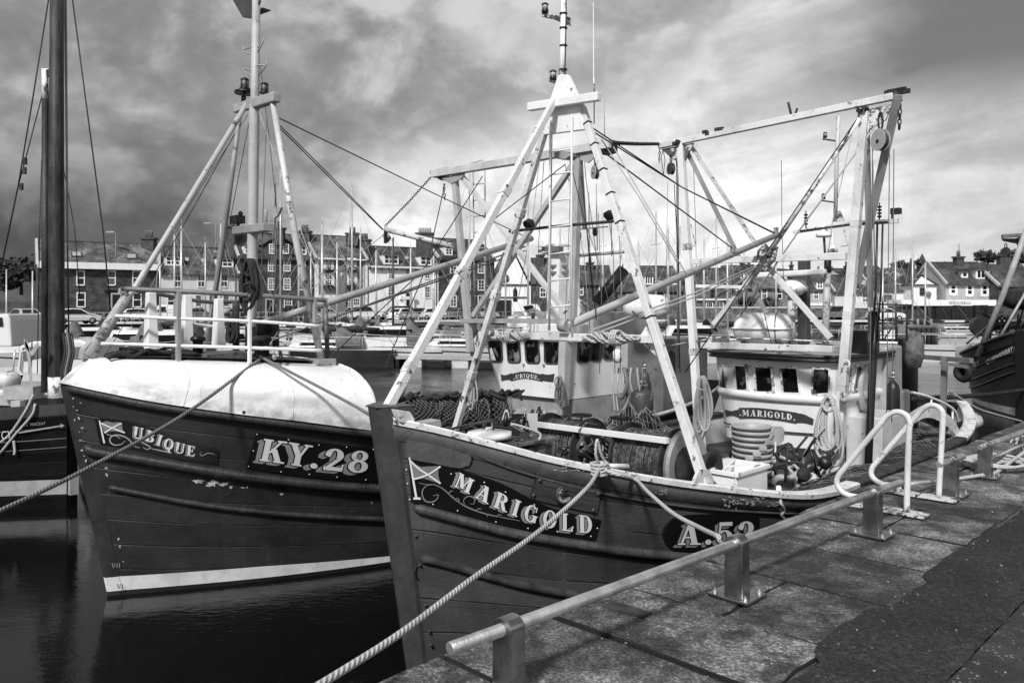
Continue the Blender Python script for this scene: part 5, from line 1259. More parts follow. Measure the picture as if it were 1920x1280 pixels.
# casing behind
m=MB(); m.box(HU.W(F+2.5,1.0,1.9),1.5,1.5,1.75,UU,VV); m.build('deck_casing',M['midgrey'],boatU,bev=.02)
m=MB(); m.box(HU.W(F+2.2,-.2,2.2),2.,1.6,2.1,UU,VV); m.build('deckhouse',M['plast'],boatU,bev=.02)
m=MB(); m.prism([HU.W(F+1.9+o,1.76,z) for o,z in((.0,1.9),(.2,1.9),(.2,2.5),(.1,2.56),(0,2.5))],-VV*.02); m.build('casing_door',M['black'],boatU)
# rails on the whaleback
def fence(pts3,zs): pass
# three rails near side and posts; rails hang on the real rail curve b(a)
def wb_(px,py): 
    # picture point on the vertical rail surface near the whaleback edge
    r=(px-CX)/FPX; lo=None
    for i in range(600):
        d=7.5+i*.006; u=(d+r*d)/S2; v=(d-r*d)/S2; a=u-HU.u0; b=HU.v0-v; tgt=max(.1,(HU.half(max(a,0),sheerU(max(a,0)))-.42)) if a>0 else .06
        if b-tgt<=0: return P(px,py,d)
    return bu(px,py,1.)
def railline(name,pts,r,mt):
    m=MB(); m.tube([wb_(*poly(pts,i/24)) for i in range(25)],r,8); m.build(name,M[mt],boatU)
railline('top_rail',[(228,541),(335,546),(470,553),(612,563)],.028,'midgrey')
railline('middle_rail',[(216,592),(335,597),(470,602),(600,611)],.020,'white')
railline('lower_rail',[(190,644),(335,648),(470,652),(603,657)],.020,'white')
m=MB(); m.tube([au(610,562,2.7),au(615,690,2.7)],.03,8); m.build('rail_stanchion',M['midgrey'],boatU)
for px,y0,y1,wd,mt in((334,546,678,.075,'grey'),(468,553,682,.055,'white'),(590,560,605,.055,'plast')):
    m=MB(); m.beam(wb_(px,y0),wb_(px,y1),wd,wd*.6,UU); m.build('rail_stanchion',M[mt],boatU,bev=.004)
# far side rails
def farr(name,pts,r,mt): m=MB(); m.tube([bu(*poly(pts,i/16),-(.15+.95*(i/16))) for i in range(17)],r,8); m.build(name,M[mt],boatU)
farr('top_rail',[(228,541),(300,552),(400,567),(470,562)],.026,'midgrey'); farr('middle_rail',[(216,592),(300,598),(400,612),(560,618)],.02,'white')
for px,y0,y1,b in((283,548,655,.12),(350,553,660,-.1),(410,560,648,-.55)):
    m=MB(); p=bu(px,y0,b); q=bu(px,y1,b); m.beam(q,p,.17,.13,UU,.11,.09); m.build('vent_post',M['white'],boatU,bev=.01)
m=MB(); m.tube([bu(442,565,.1),bu(443,690,.1)],.045,8); m.build('deck_bitt',M['iron'],boatU)
m=MB(); m.box(bu(420,667,.3),.7,.6,.10,UU,VV); m.build('anchor_chock',M['midgrey'],boatU)

for pts,r_,mt in((((488,120),(505,260),(520,400)),.004,'wire'),(((470,215),(430,420),(395,600)),.005,'wire'),(((484,205),(560,420),(640,640)),.005,'wire_pale'),(((465,215),(300,470),(222,600)),.004,'wire')):
    wire('stay',[ma(*p) for p in pts],r_,mt,boatU)
rs=random.Random(77)
for k in range(9):
    x=rs.uniform(215,590); m=MB(); p=wb_(x,672); 
    if k%3==0: m.tube(curve([p,p+VV*.3+ZZ*.12+UU*.1,p+VV*.6+ZZ*.02,p+VV*.8+UU*.3],12),.022,7)
    elif k%3==1: m.box(p+VV*.4+ZZ*.06,.22,.16,.12,UU,VV)
    else: m.lathe(p+VV*.5,ZZ,[(.06,0),(.06,.18),(.09,.2),(.09,.23),(.05,.26)],10)
    m.build('deck_fitting',M[rs.choice(['iron','rope_dark','plast','black'])],boatU)

for s_ in(.42,.74):
    m=MB(); m.tube([whale(s_,i/40)+UU*0-VV*.001 for i in range(30)],.006,5); m.build('weld_seam',M['whale'],boatU)
# ================================================================== LOOSE GEAR: ropes, nets, tubs
def rope(label,pts,r,mt='rope',n=60,cat='rope',group=None,name='mooring_rope',smooth=True):
    q=curve(pts,n) if smooth and len(pts)>2 else pts
    m=MB(); m.tube(q,r,8); return tag(m.build(name,M[mt]),label,cat,group)
c0=HM.hit(1124,888,.06)+ZZ*.05
rope('pale thick mooring rope running from the near trawler\'s rail across its bow to lower left',[c0]+[P(px,py,d) for px,py,d in((1100,915,6.2),(1010,996,5.3),(893,1079,4.45),(760,1180,3.65),(640,1258,3.15),(520,1330,2.8))],.0165)
rope('shorter pale rope sagging from the near trawler\'s rail to the guard rail\'s middle post',[c0+ZZ*.0,P(1160,890,6.55),HM.hit(1192,899,.07),P(1215,922,6.1),P(1262,962,5.6),P(1310,988,5.1),P(1348,1006,4.66)],.0155)
m=MB()
for k in range(4): m.tube([c0+UU*math.cos(t)*(.065+.004*k)+VV*math.sin(t)*.065-ZZ*(.05-.028*k) for t in [i*math.pi/8 for i in range(16)]],.014,6,True)
m.tube(curve([c0+ZZ*.03,c0+ZZ*.12-UU*.05,c0+ZZ*.24-UU*.03,c0+ZZ*.1+UU*.03,c0+UU*.14-ZZ*.02],16),.012,6); tag(m.build('rope_turns',M['rope']),'turns of pale rope wrapped round the bitt on the near trawler\'s rail','rope')
rope('dark taut mooring rope from the whaleback deck down to the left edge of the picture',[bu(489,672,.95),P(340,780,8.2),P(150,885,6.7),P(0,957,5.8),P(-160,1030,5.0)],.019,'rope_grey')
rope('worn rope drooping over the whaleback from its deck to the near trawler\'s bow',[bu(487,668,.9),bu(540,695,1.5),P(600,726,9.0),P(660,758,8.3),P(708,786,7.2)],.017,'rope_grey')
rope('pale rope lying along the quay between the two far steel posts',[P(1690,908,7.3),onz(1712,906,QZ+.10),onz(1775,900,QZ+.02),onz(1850,889,QZ+.02),onz(1868,885,QZ+.02),P(1900,862,8.2),P(1945,830,8.8)],.018)
rope('frayed pale rope lashed to the end of the far guard rail',[P(1852,858,8.1),P(1880,850,8.3),P(1905,838,8.6),P(1930,829,9.0)],.017)
m=MB(); cc=P(1912,822,8.9)
rs=random.Random(2)
for k in range(16):
    a=Vector((rs.gauss(0,1),rs.gauss(0,1),rs.gauss(0,1))).normalized(); m.tube(curve([cc+a*.02,cc+a*.07+ZZ*.02,cc+a*.11-ZZ*rs.uniform(0,.05)],6),.012,5)
tag(m.build('rope_knot',M['rope']),'bushy frayed rope knot on the far guard rail at the right edge','rope')
m=MB()
for k in range(5): 
    c=onz(1872,872,QZ+.03); r=.2+.025*k; m.tube([c+Vector((math.cos(t)*r*1.3,math.sin(t)*r*.9,.02*math.sin(3*t+k)+.012*k)) for t in [i*math.pi/14 for i in range(28)]],.016,6,True)
tag(m.build('rope_coil',M['rope']),'flat coil of pale rope on the quay around the foot of the far post','rope coil')
rope('slack pale rope from the near trawler\'s stern gallows to the right edge trawler',[bm(1776,732,1.),P(1830,765,16),P(1870,778,19),P(1916,790,23)],.03)
m_=chain('slack_chain',[bm(1712,748,1.),P(1770,745,15),P(1850,740,19),P(1925,730,24)],boatM,.16,.016)
rope('short rope hanging over the near trawler\'s rail from its white pin',[pb2+ZZ*.05,HM.hit(1464,942,.07),HM.hit(1470,955,.07),HM.hit(1466,965,.06),HM.hit(1472,975,.05)],.014)
def hang_coil(label,top,wd,ln,loops,r,mt,seed,ax=VV,tail=None,name='rope_coil'):
    rs=random.Random(seed); m=MB(); top=Vector(top)
    for k in range(loops):
        w_=wd*rs.uniform(.45,1.); l_=ln*rs.uniform(.72,1.); off=rs.uniform(-.06,.06); dp=rs.uniform(-.03,.03)
        pts=[]
        for i in range(24):
            t=2*math.pi*i/24; x=math.sin(t)*w_*.5*(.45+.55*(1-math.cos(t))/2); z=-(1-math.cos(t))/2*l_
            pts.append(top+ax*(x+off*(1-math.cos(t))/2)+ZZ*z+UU*(dp-.02*k*.3))
        m.tube(pts,r,7,True)
    m.tube([top-ZZ*.10+ax*math.cos(t)*.07+UU*-.05+ZZ*math.sin(t)*.09 for t in [i*math.pi/8 for i in range(16)]],r,7,True)
    if tail: m.tube(curve(tail,24),r,7)
    return tag(m.build(name,M[mt]),label,'rope coil')
GM=6.35
hang_coil('pale rope coil on the far gantry leg, left of the near lettered wheelhouse',am(1319,706,GM-.15),.42,.92,7,.019,'rope',1,tail=[am(1318,800,GM-.15),am(1322,840,GM-.15),am(1320,870,GM-.1)])
hang_coil('larger pale rope coil on the near gantry leg, right of the wheelhouse name scroll',am(1556,742,GM-.2),.40,.90,7,.019,'rope',5,tail=[am(1545,800,GM-.25),am(1510,850,GM-.3),am(1507,880,GM-.3),am(1530,893,GM-.3),am(1552,870,GM-.2),am(1548,905,GM-.2)])
hang_coil('thin pale line coiled on the far mast leg above the dredge bags',am(884,695,2.5),.15,.48,6,.010,'rope',3)
hang_coil('small tangle of pale line hung at the corner of the whaleback trawler\'s wheelhouse',au(1050,705,7.1),.27,.55,6,.010,'rope_grey',8)
hang_coil('dark rope coil hung high on the whaleback trawler\'s grey pole mast',au(477,487,1.7)+VV*.05,.34,.62,8,.022,'rope_dark',4,ax=(VV*.8-UU*.2).normalized(),tail=[au(466,545,1.65),au(462,590,1.65),au(457,540,1.6),au(470,530,1.6)])
hang_coil('dark rope hank on the bitt in front of the grey pole mast',bu(440,592,.15),.30,.36,7,.02,'rope_dark',6)
def bundle(label,p0,p1,r,R_,n,mt,seed):
    rs=random.Random(seed); m=MB(); p0=Vector(p0);p1=Vector(p1); d=(p1-p0).normalized(); s=d.cross(ZZ).normalized()
    for k in range(n):
        ph=rs.uniform(0,6.28); fr_=rs.uniform(1.2,2.6); pts=[]
        for i in range(30):
            t=i/29; e=math.sin(math.pi*min(1,max(0,t)))**.4; an=ph+fr_*6.28*t; q=R_*e*rs.uniform(.95,1.05)*(.55+.45*math.sin(2*math.pi*t+ph)**2)
            pts.append(p0.lerp(p1,t)+ZZ*math.cos(an)*q+s*math.sin(an)*q)
        m.tube(curve(pts,40),r,6)
    mid=p0.lerp(p1,.6)
    for k in range(3): m.tube([mid+d*(.03*k-.03)+ZZ*math.cos(t)*R_*1.3+s*math.sin(t)*R_*1.3 for t in [i*math.pi/6 for i in range(12)]],r,6,True)
    return tag(m.build('rope_bundle',M[mt]),label,'rope')
bundle('bundle of pale rope lashed to the far end of the white mast crossbeam',am(910,626,2.36),am(992,632,2.36),.0125,.055,7,'rope',11)
bundle('bundle of pale rope lashed to the near end of the white mast crossbeam',am(1092,632,2.36),am(1200,634,2.36),.0125,.055,8,'rope',12)
m=MB(); rs=random.Random(21)
for k in range(7): m.tube(curve([bu(lerp(200,372,t)+rs.gauss(0,3),667+rs.gauss(0,3.5)-6*math.sin(t*3.1),.25-.1*k+.1*t) for t in [i/7 for i in range(8)]],40),.028,7)
tag(m.build('rope_heap',M['rope_dark']),'heap of dark thick rope lying along the whaleback deck behind its rails','rope')
# ------------------------------------------------------------------ nets and dredge bags
def heap(label,hull,a0,a1,b0,b1,z,h,seed,cell=.05,mt='net',base='net_dark',rot=0.,name='net_heap',cat='fishing net',tw=.011):
    root=empty(name,hull.W((a0+a1)/2,(b0+b1)/2,z),label,cat)
    def fn(s,t,k=1.,o=0.):
        e=(max(0,1-(2*s-1)**2)*max(0,1-(2*t-1)**2))**.75; q=Vector((s*(a1-a0)*2.2,t*(b1-b0)*2.2,seed*3.1))
        zz=z+h*e*(.85+.28*mnoise.noise(q)+.20*mnoise.noise(q*2.7)+.09*mnoise.noise(q*6))*k+o
        return hull.W(lerp(a0,a1,s)+.06*mnoise.noise(q*2+Vector((5,0,0))),lerp(b0,b1,t)+.06*mnoise.noise(q*2+Vector((9,0,0))),max(z-.02,zz))
    m=MB(); m.grid(lambda s,t:fn(s,t,.97,-.02),40,30); m.build('net_mass',M[base],root)
    na=max(6,int((a1-a0)/cell)); nb=max(6,int(abs(b1-b0)/cell))
    vs=[fn(i/na,j/nb) for j in range(nb+1) for i in range(na+1)]; fs=[]
    for j in range(nb+1):
        for i in range(na+1):
            if (i+j)%2==0 and 0<i<na and 0<j<nb: fs.append([(j-1)*(na+1)+i,j*(na+1)+i+1,(j+1)*(na+1)+i,j*(na+1)+i-1])
    mm=MB(); mm.add(vs,fs); ob=mm.build('netting',M[mt],root); w_=ob.modifiers.new('twine','WIREFRAME'); w_.thickness=tw; w_.use_replace=True; w_.use_even_offset=False
    return root
M['net_pale']=mat('pale_netting',.26,.9,var=.6,scale=8,bump=0)
heap('heap of pale knotted netting on the near trawler\'s deck behind the winch drums',HM,3.5,4.8,-.5,1.1,1.05,.62,2,.036,'net_pale',tw=.010)
heap('spread of dark netting beside the winch on the far side of the near trawler\'s deck',HM,3.7,6.0,-1.9,-.3,1.1,.95,3,.036,'net_pale',tw=.010)
heap('tangled dark net piled along the near trawler\'s rail by the white ladder handrails',HM,4.7,7.0,1.15,2.05,1.2,.24,4,.045,tw=.009)
heap('low dark net pile on the near trawler\'s after deck behind the ladder handrails',HM,7.0,9.2,1.2,2.0,1.2,.32,5,.045,tw=.009)
heap('mound of dark net on the stern of the near trawler',HM,9.3,10.9,-.2,1.2,1.2,.3,6,.05,'rope_grey',tw=.009)
heap('dark net under the bow of the near trawler, forward of its winch',HM,1.7,2.9,-.95,.55,1.05,.70,9,.038,'net_pale',tw=.009)
def dredge(label,cx,cy,wpx,hpx,b,lean,seed):
    # chain-mesh dredge bag stood on the far trawler's rail
    c=bu(cx,cy,b); d=FPX/c.y; wd=wpx/d/.72; ht=hpx/d
    root=empty('dredge_bag',c,label,'dredge','scallop dredge bags on the far trawler\'s rail')
    rs=random.Random(seed); s=(UU*.9-VV*.25).normalized()
    m=MB(); m.ball(c-UU*0,1,14,8,(wd*.40,.16,ht*.46)); 
    m.v=[c+s*((p-c).x)+VV*((p-c).y)+ZZ*((p-c).z) for p in m.v]; m.build('bag_filling',M['net_dark'],root)
    na,nb=int(wd/.03),int(ht/.03)
    def fn(i,j):
        x=(i/na-.5)*wd; z=(j/nb-.5)*ht; q=Vector((x*3,z*3,seed)); bul=.2*max(0,1-(2*i/na-1)**2)**.5*max(0.05,1-(2*j/nb-1)**2)**.5
        return c+s*(x+.05*mnoise.noise(q*2))-VV*(bul+.04*mnoise.noise(q*3))+ZZ*(z*(1+.2*mnoise.noise(Vector((x*4,seed,1))))+.06*mnoise.noise(q))
    vs=[fn(i,j) for j in range(nb+1) for i in range(na+1)]
    fs=[[(j-1)*(na+1)+i,j*(na+1)+i+1,(j+1)*(na+1)+i,j*(na+1)+i-1] for j in range(1,nb) for i in range(1,na) if (i+j)%2==0]
    m=MB(); m.add(vs,fs); ob=m.build('chain_mesh',M['rope_grey'],root); w_=ob.modifiers.new('rings','WIREFRAME'); w_.thickness=.009; w_.use_replace=True; w_.use_even_offset=False
    m=MB()
    for k in range(22):
        q0=fn(rs.randint(0,na),nb if k%3 else 0); m.tube(curve([q0+Vector((rs.gauss(0,.05),0,0)),q0+Vector((rs.gauss(0,.06),-.04,rs.uniform(0,.09))),q0+Vector((rs.gauss(0,.1),-.03,rs.uniform(-.08,.05)))],6),rs.uniform(.012,.03),5)
    m.tube([fn(i,nb) for i in range(na+1)],.02,6); m.build('bag_edge',M['rope_dark'],root)
dredge('chain mesh dredge bag nearest the white whaleback edge',782,772,66,52,1.7,0,1)
dredge('middle chain mesh dredge bag, left of the slanting far mast leg',832,771,62,56,1.75,0,2)
dredge('chain mesh dredge bag partly behind the far mast leg and thin rope coil',880,772,60,54,1.8,0,3)
dredge('rightmost chain mesh dredge bag, against the white lettered wheelhouse base',926,768,52,52,1.8,0,4)
rs=random.Random(31)
# deck clutter under the far trawler's wheelhouse
root=empty('deck_gear',HU.W(6.4,1.0,1.2),'dark jumble of hoses, hooks and shackles on the deck below the far wheelhouse','deck gear')
for k in range(26):
    c=au(rs.uniform(930,1050),rs.uniform(775,800),6.6+rs.uniform(-.4,.4)); m=MB()
    if k%3==0: m.tube(curve([c,c+Vector((rs.gauss(0,.12),rs.gauss(0,.1),.12)),c+Vector((rs.gauss(0,.2),0,.02)),c+Vector((rs.gauss(0,.3),0,-.08))],12),.02,6)
    elif k%3==1: m.box(c,.1+rs.random()*.12,.1,.1+rs.random()*.18)
    else: m.lathe(c-ZZ*.1,ZZ+UU*rs.gauss(0,.3),[(.03,0),(.04,.1),(.02,.22)],8)
    m.build('gear_piece',M[rs.choice(['iron','rope_grey','plast','black','rope'])],root)
root=empty('deck_gear',HM.W(5.6,.4,1.1),'dark hoses, rods and fittings jumbled on deck under the near wheelhouse','deck gear')
for k in range(34):
    c=am(rs.uniform(1340,1560),rs.uniform(850,915),5.4+rs.uniform(-.6,.7)); c.z=max(c.z,1.05); m=MB()
    if k%3==0: m.tube(curve([c,c+Vector((rs.gauss(0,.15),rs.gauss(0,.1),.25)),c+Vector((rs.gauss(0,.3),0,.1)),c+Vector((rs.gauss(0,.35),0,-.02))],14),.022,6)
    elif k%3==1: m.tube([c,c+Vector((rs.gauss(0,.12),rs.gauss(0,.1),rs.uniform(.15,.45)))],.016,6)
    else: m.lathe(c-ZZ*.05,ZZ+UU*rs.gauss(0,.5)+VV*rs.gauss(0,.5),[(.05,0),(.08,.05),(.07,.12),(.03,.15)],10)
    m.build('gear_piece',M[rs.choice(['iron','black','black','rope_dark','iron','plast'])],root)
m=MB(); c=am(1515,905,5.5)
root=empty('pump',c,'round pale rust-blotched pump standing on deck below the big rope coil','pump'); m=MB(); m.lathe(c+VV*.12,-VV-UU*.5,[(0,0),(.12,.01),(.15,.06),(.15,.22),(.1,.28),(.04,.30)],18); m.build('pump_body',M['white_rust'],root); m=MB(); m.tube([c-VV*.05+UU*.0+ZZ*math.sin(t)*.19+UU*math.cos(t)*.19 for t in [i*math.pi/9 for i in range(18)]],.03,8,True); m.build('pump_hose',M['black'],root)
m=MB(); m.tube(curve([am(1448,925,5.2),am(1450,905,5.2),am(1462,895,5.2),am(1478,898,5.25),am(1496,888,5.4)],16),.045,10); tag(m.build('ribbed_hose',M['plast']),'short pale bent hose on deck behind the white fish box','hose')
# buckets
c=am(1409,893,4.55); c.z=1.1
proto=None
for k in range(9):
    z=c.z+.02+k*.062
    if k==0:
        root=empty('basket',Vector((c.x,c.y,z)),'','basket','stacked round fish baskets on deck')
        m=MB(); m.lathe(root.location,ZZ,[(.155,0),(.20,.34),(.225,.345),(.225,.375),(.21,.38),(.195,.36),(.15,.02),(0,.02)],28); m.build('basket_shell',M['plast'],root)
        m=MB(); 
        for sd in(1,-1): m.box(root.location+Vector((sd*.215,-.02,.33)),.05,.09,.05)
        m.build('handle',M['plast'],root,bev=.008); proto=root; b=root
    else: b=copy_tree(proto); b.location=(c.x+.004*math.sin(k*2.1),c.y,z); b.rotation_euler.z=.35*k; b.rotation_euler.x=R(1.2)
    b['label']=('bottom round grey fish basket of the stack before the lettered wheelhouse','second grey fish basket up from the bottom of its stack','third grey fish basket up from the bottom of its stack','fourth grey fish basket up from the bottom of its stack','grey fish basket exactly in the middle of the stack','fourth grey fish basket down from the top of its stack','third grey fish basket down from the top of its stack','second grey fish basket down from the top of its stack','topmost open grey fish basket of the stack before the wheelhouse')[k]
# fish box
root=empty('fish_box',am(1375,910,3.6),'white open fish box standing by the foot of the near mast leg','fish box')
bx=am(1376,898,3.55); m=MB()
X1=UU; Y1=VV; L_,W_,H_=.62,.40,.24
for sx,sy,cx,cy in((L_,.02,0,W_/2),(L_,.02,0,-W_/2),(.02,W_-.045,L_/2-.01,0),(.02,W_-.045,-L_/2+.01,0)): m.box(bx+UU*cx+VV*cy,sx,sy,H_,UU,VV)
m.box(bx-ZZ*(H_/2-.01),L_-.05,W_-.03,.015,UU,VV); m.build('box_shell',M['white'],root,bev=.004)
m=MB()
for sx,sy,cx,cy in((L_+.05,.035,0,W_/2+.012),(L_+.05,.035,0,-W_/2-.012),(.035,W_-.02,L_/2+.008,0),(.035,W_-.02,-L_/2-.008,0)): m.box(bx+UU*cx+VV*cy+ZZ*H_/2,sx,sy,.045,UU,VV)
m.build('box_rim',M['white'],root,bev=.006)
m=MB(); b=bx+ZZ*.14; m.beam(b-UU*.3+VV*.1,b+UU*.32-VV*.14,.03,.015); m.beam(b-UU*.3-VV*.05,b+UU*.3+VV*.16,.025,.012); m.build('loose_batten',M['white'],root)
# gas cylinders
def cyl(label,c,r,h,mt='cyl',name='gas_cylinder'):
    root=empty(name,c,label,'gas cylinder','gas cylinders on the trawlers'); m=MB(); m.lathe(c,ZZ,[(r*.9,0),(r,.03),(r,h*.78),(r*.85,h*.88),(r*.45,h*.96),(r*.2,h)],18); m.build('cylinder_body',M[mt],root)
    m=MB(); m.lathe(c+ZZ*h,ZZ,[(r*.2,-.01),(r*.2,.08),(r*.35,.09),(r*.35,.12),(0,.13)],10); m.tube([c+ZZ*(h+.05)+UU*math.cos(t)*r*.45+VV*math.sin(t)*r*.45 for t in [i*math.pi/8 for i in range(16)]],.012,5,True); m.build('cylinder_valve',M['bolt'],root); return root
cyl('stout grey gas cylinder with a diamond mark on the far trawler\'s deck',au(1204,778,8.3),.19,.46)
cc=au(1196,752,8.3)-VV*.0; 
cyl('tall thin dark gas cylinder behind the stout one on the far trawler',au(1209,748,8.9),.085,.50,'darkgrey')
cyl('black gas cylinder with pale shoulder beside the near trawler\'s deckhouse',am(1674,790,8.6),.10,.62,'black')
m=MB(); dm=au(1192,748,8.2); 
for k in range(4): pass
# lamp, hoses on the far casing
m=MB(); c=au(1158,668,8.1); m.lathe(c,ZZ,[(.0,-.12),(.06,-.10),(.08,-.02),(.08,.08),(.05,.12),(0,.13)],14); m.build('deck_lamp',M['white'],boatU)
for k in range(7):
    x=1150+k*9+rs.uniform(-3,3); m=MB(); m.tube(curve([au(x,690+rs.uniform(-8,8),8.3),au(x+rs.uniform(-6,6),715,8.2),au(x+rs.uniform(-6,8),745,8.2),au(x+rs.uniform(-8,8),772,8.2)],14),.016,6); m.build('hanging_hose',M[rs.choice(['rope_grey','rope','black'])],boatU)
m=MB(); m.tube(curve([au(1170,690,8.2),au(1176,720,8.1),au(1166,745,8.1),au(1158,738,8.1)],14),.035,10); m.build('vent_hose',M['rope_grey'],boatU)
# white hatch lid and boxes on the near trawler's foredeck
root=empty('hatch_lid',am(918,815,1.9),'white oval hatch lid with a handle on the near trawler\'s foredeck','hatch'); c=am(918,814,1.9); m=MB(); m.lathe(c,ZZ,[(.24,-.03),(.25,0),(.23,.025),(.0,.04)],24); m.build('lid',M['letter'],root); m=MB(); m.tube([c+UU*-.05+ZZ*.03,c+UU*-.05+ZZ*.07,c+UU*.05+ZZ*.07,c+UU*.05+ZZ*.03],.01,6); m.build('handle',M['white'],root)
m=MB(); m.box(am(960,826,2.1),.9,.5,.03,UU,VV); m.box(am(960,840,2.1)-ZZ*.08,.8,.42,.2,UU,VV); m.build('hatch_coaming',M['midgrey'],boatM)
m=MB(); m.prism([am(px,py,2.3) for px,py in((950,848),(1000,834),(1000,842),(955,855))],UU*.06); m.build('deck_board',M['white'],boatM)
m=MB(); m.prism([bm(px,py,-.5) for px,py in((797,793),(826,787),(828,798),(818,806),(800,804))],VV*.15); tag(m.build('fish_tray',M['plast']),'small pale plastic tray in the near trawler\'s bow beside the far mast leg','tray')
# shovel on the wheelhouse front
root=empty('shovel',am(1455,860,6.6),'pale shovel propped blade up against the lettered near wheelhouse front','shovel')
m=MB(); q=[am(px,py,6.52) for px,py in((1437,805),(1441,799),(1466,799),(1470,806),(1469,826),(1462,831),(1446,831),(1438,826))]; m.prism(q,UU*.015); m.build('blade',M['plast'],root); m=MB(); m.tube([am(1454,828,6.5),am(1453,900,6.3)],.014,8); m.build('shaft',M['cream'],root)
# mangled gear between the drums
root=empty('net_gear_tangle',wz(1110,850),'frayed tangle of rope and dark hose hung between the two winch drums','tangle')
for k in range(18):
    c=wz(1105+rs.gauss(0,14),835+rs.gauss(0,22),rs.uniform(-.15,.15)); m=MB(); m.tube(curve([c]+[c+Vector((rs.gauss(0,.09),rs.gauss(0,.05),rs.gauss(-.03,.10))) for _ in range(4)],16),rs.choice((.009,.012,.02)),6); m.build('rope_end',M[rs.choice(['rope','rope_dark','black','rope_grey'])],root)
m=MB(); m.lathe(bm(1821,790,1.35),UU-VV*.3,[(0,-.17),(.09,-.17),(.15,-.05),(.15,.10),(.08,.16),(0,.18)],14); tag(m.build('stern_fender',M['fender']),'pale battered fender hanging at the near trawler\'s stern','fender')
m=MB(); m.lathe(P(1812,825,13.2),UU*.6-VV,[(.16,-.1),(.3,-.1),(.34,0),(.3,.1),(.16,.1),(.14,0),(.16,-.1)],20); tag(m.build('tyre_fender',M['rubber']),'black tyre fender between the near trawler\'s stern and the quay','tyre')

root=empty('deck_gear',HM.W(1.9,0,1.6),'dark blocks, chains and rope ends crowding the near trawler\'s foredeck behind its rail','deck gear'); rs=random.Random(51)
for k in range(40):
    c=am(rs.uniform(900,1000),rs.uniform(786,822),2.2+rs.uniform(-.4,.5)); m=MB()
    if k%3==0: m.tube(curve([c,c+Vector((rs.gauss(0,.12),rs.gauss(0,.1),.1)),c+Vector((rs.gauss(0,.2),0,.0)),c+Vector((rs.gauss(0,.25),0,-.08))],12),.014,6)
    elif k%3==1: m.box(c,.05+rs.random()*.1,.06,.05+rs.random()*.14)
    else: m.lathe(c-ZZ*.08,ZZ+UU*rs.gauss(0,.5),[(.02,0),(.035,.08),(.015,.18)],8)
    m.build('gear_piece',M[rs.choice(['iron','rope_grey','black','black','rope_dark','rope'])],root)
# ================================================================== FAR QUAY, HOUSES, CARS
def masonry(nt,c,tc,wp,n1,n2):
    x,y,z=xyz(nt,wp); br=nt.nodes.new('ShaderNodeTexBrick'); nt.links.new(vec(nt,x*.85+y*.5,z,0.),br.inputs['Vector'])
    br.inputs['Scale'].default_value=1.6; br.inputs['Color1'].default_value=(.7,.7,.7,1); br.inputs['Color2'].default_value=(1.4,1.4,1.4,1); br.inputs['Mortar'].default_value=(1.25,1.25,1.25,1); br.inputs['Mortar Size'].default_value=.02; br.inputs['Brick Width'].default_value=.9
    k=X(nt,br.outputs['Color']); return {'c':c*k*(n1.st(.3,.7)*.5+.75)}
def slate(nt,c,tc,wp,n1,n2):
    x,y,z=xyz(nt,wp); s=((z*3.2).f('FRACT')).st(.75,1.); f=nz(nt,vec(nt,x*3.,y*3.,z*3.),1.2,3,.7).st(.3,.7); pt=nz(nt,wp,.35,5,.65).st(.4,.7)
    return {'c':c*(f*.7+.6)*(1.-s*.35)*(pt*1.1+.7)}
M['darkstone']=mat('dark_sandstone',.048,.85,var=.3,scale=1.5,bump=.3,bscale=4,fn=masonry)
M['greystone']=mat('grey_sandstone',.10,.85,var=.3,scale=1.5,bump=.3,bscale=4,fn=masonry)
M['harl']=mat('pale_harling',.62,.9,var=.08,scale=.8,bump=.2,bscale=6)
M['harlwhite']=mat('white_harling',.84,.9,var=.06,scale=.8,bump=.2,bscale=6)
M['render_grey']=mat('grey_render',.19,.9,var=.1,scale=.8)
M['render_mid']=mat('mid_render',.42,.9,var=.1,scale=.8)
M['slate']=mat('slate_roof',.055,.7,var=.35,scale=.7,bump=.3,bscale=5,fn=slate)
M['slate_pale']=mat('worn_slate_roof',.095,.75,var=.35,scale=.7,bump=.3,bscale=5,fn=slate)
M['trim']=mat('white_trim',.8,.6,var=.05)
M['farglass']=mat('window_glass',.010,.12,var=.3,bump=0)
M['curtain']=mat('curtained_glass',.11,.3,var=.5,scale=3,bump=0)
M['brick']=mat('chimney_stone',.06,.9,var=.4,scale=2)
M['pot']=mat('chimney_pot',.22,.8,var=.3,scale=4)
M['leaf']=mat('tree_leaves',.035,.8,var=.8,scale=1.2,bump=0)
M['bark']=mat('bark',.03,.9,var=.4)
RA=Vector((-47.3,84.)); RB=Vector((-2.25,112.))
def rowd(px,off=0.):
    # depth on the terrace line (off metres in front of it) in picture column px
    e=(RB-RA).normalized(); n=Vector((e.y,-e.x)); o=RA+n*off; r=(px-CX)/FPX
    return (o.x*e.y-o.y*e.x)/(r*e.y-e.x)
def edged(px):
    if px<1000: 
        a=Vector(((0-CX)/FPX*77,77)); b=Vector(((1000-CX)/FPX*95,95)); e=(b-a).normalized(); r=(px-CX)/FPX; return (a.x*e.y-a.y*e.x)/(r*e.y-e.x)
    return lerp(95,86,(px-1000)/1300)
ed=[P(px,575,edged(px)) for px in(-1500,-700,-200,0,300,700,1000,1400,1900,2600,3600)]
m=MB(); n=len(ed); m.add([Vector((p.x,p.y,QZ)) for p in ed]+[Vector((p.x*9 if abs(p.x)>30 else p.x*6,1300,QZ)) for p in ed],[(i,i+1,n+i+1,n+i) for i in range(n-1)]); tag(m.build('far_ground',M['road']),kind='structure')
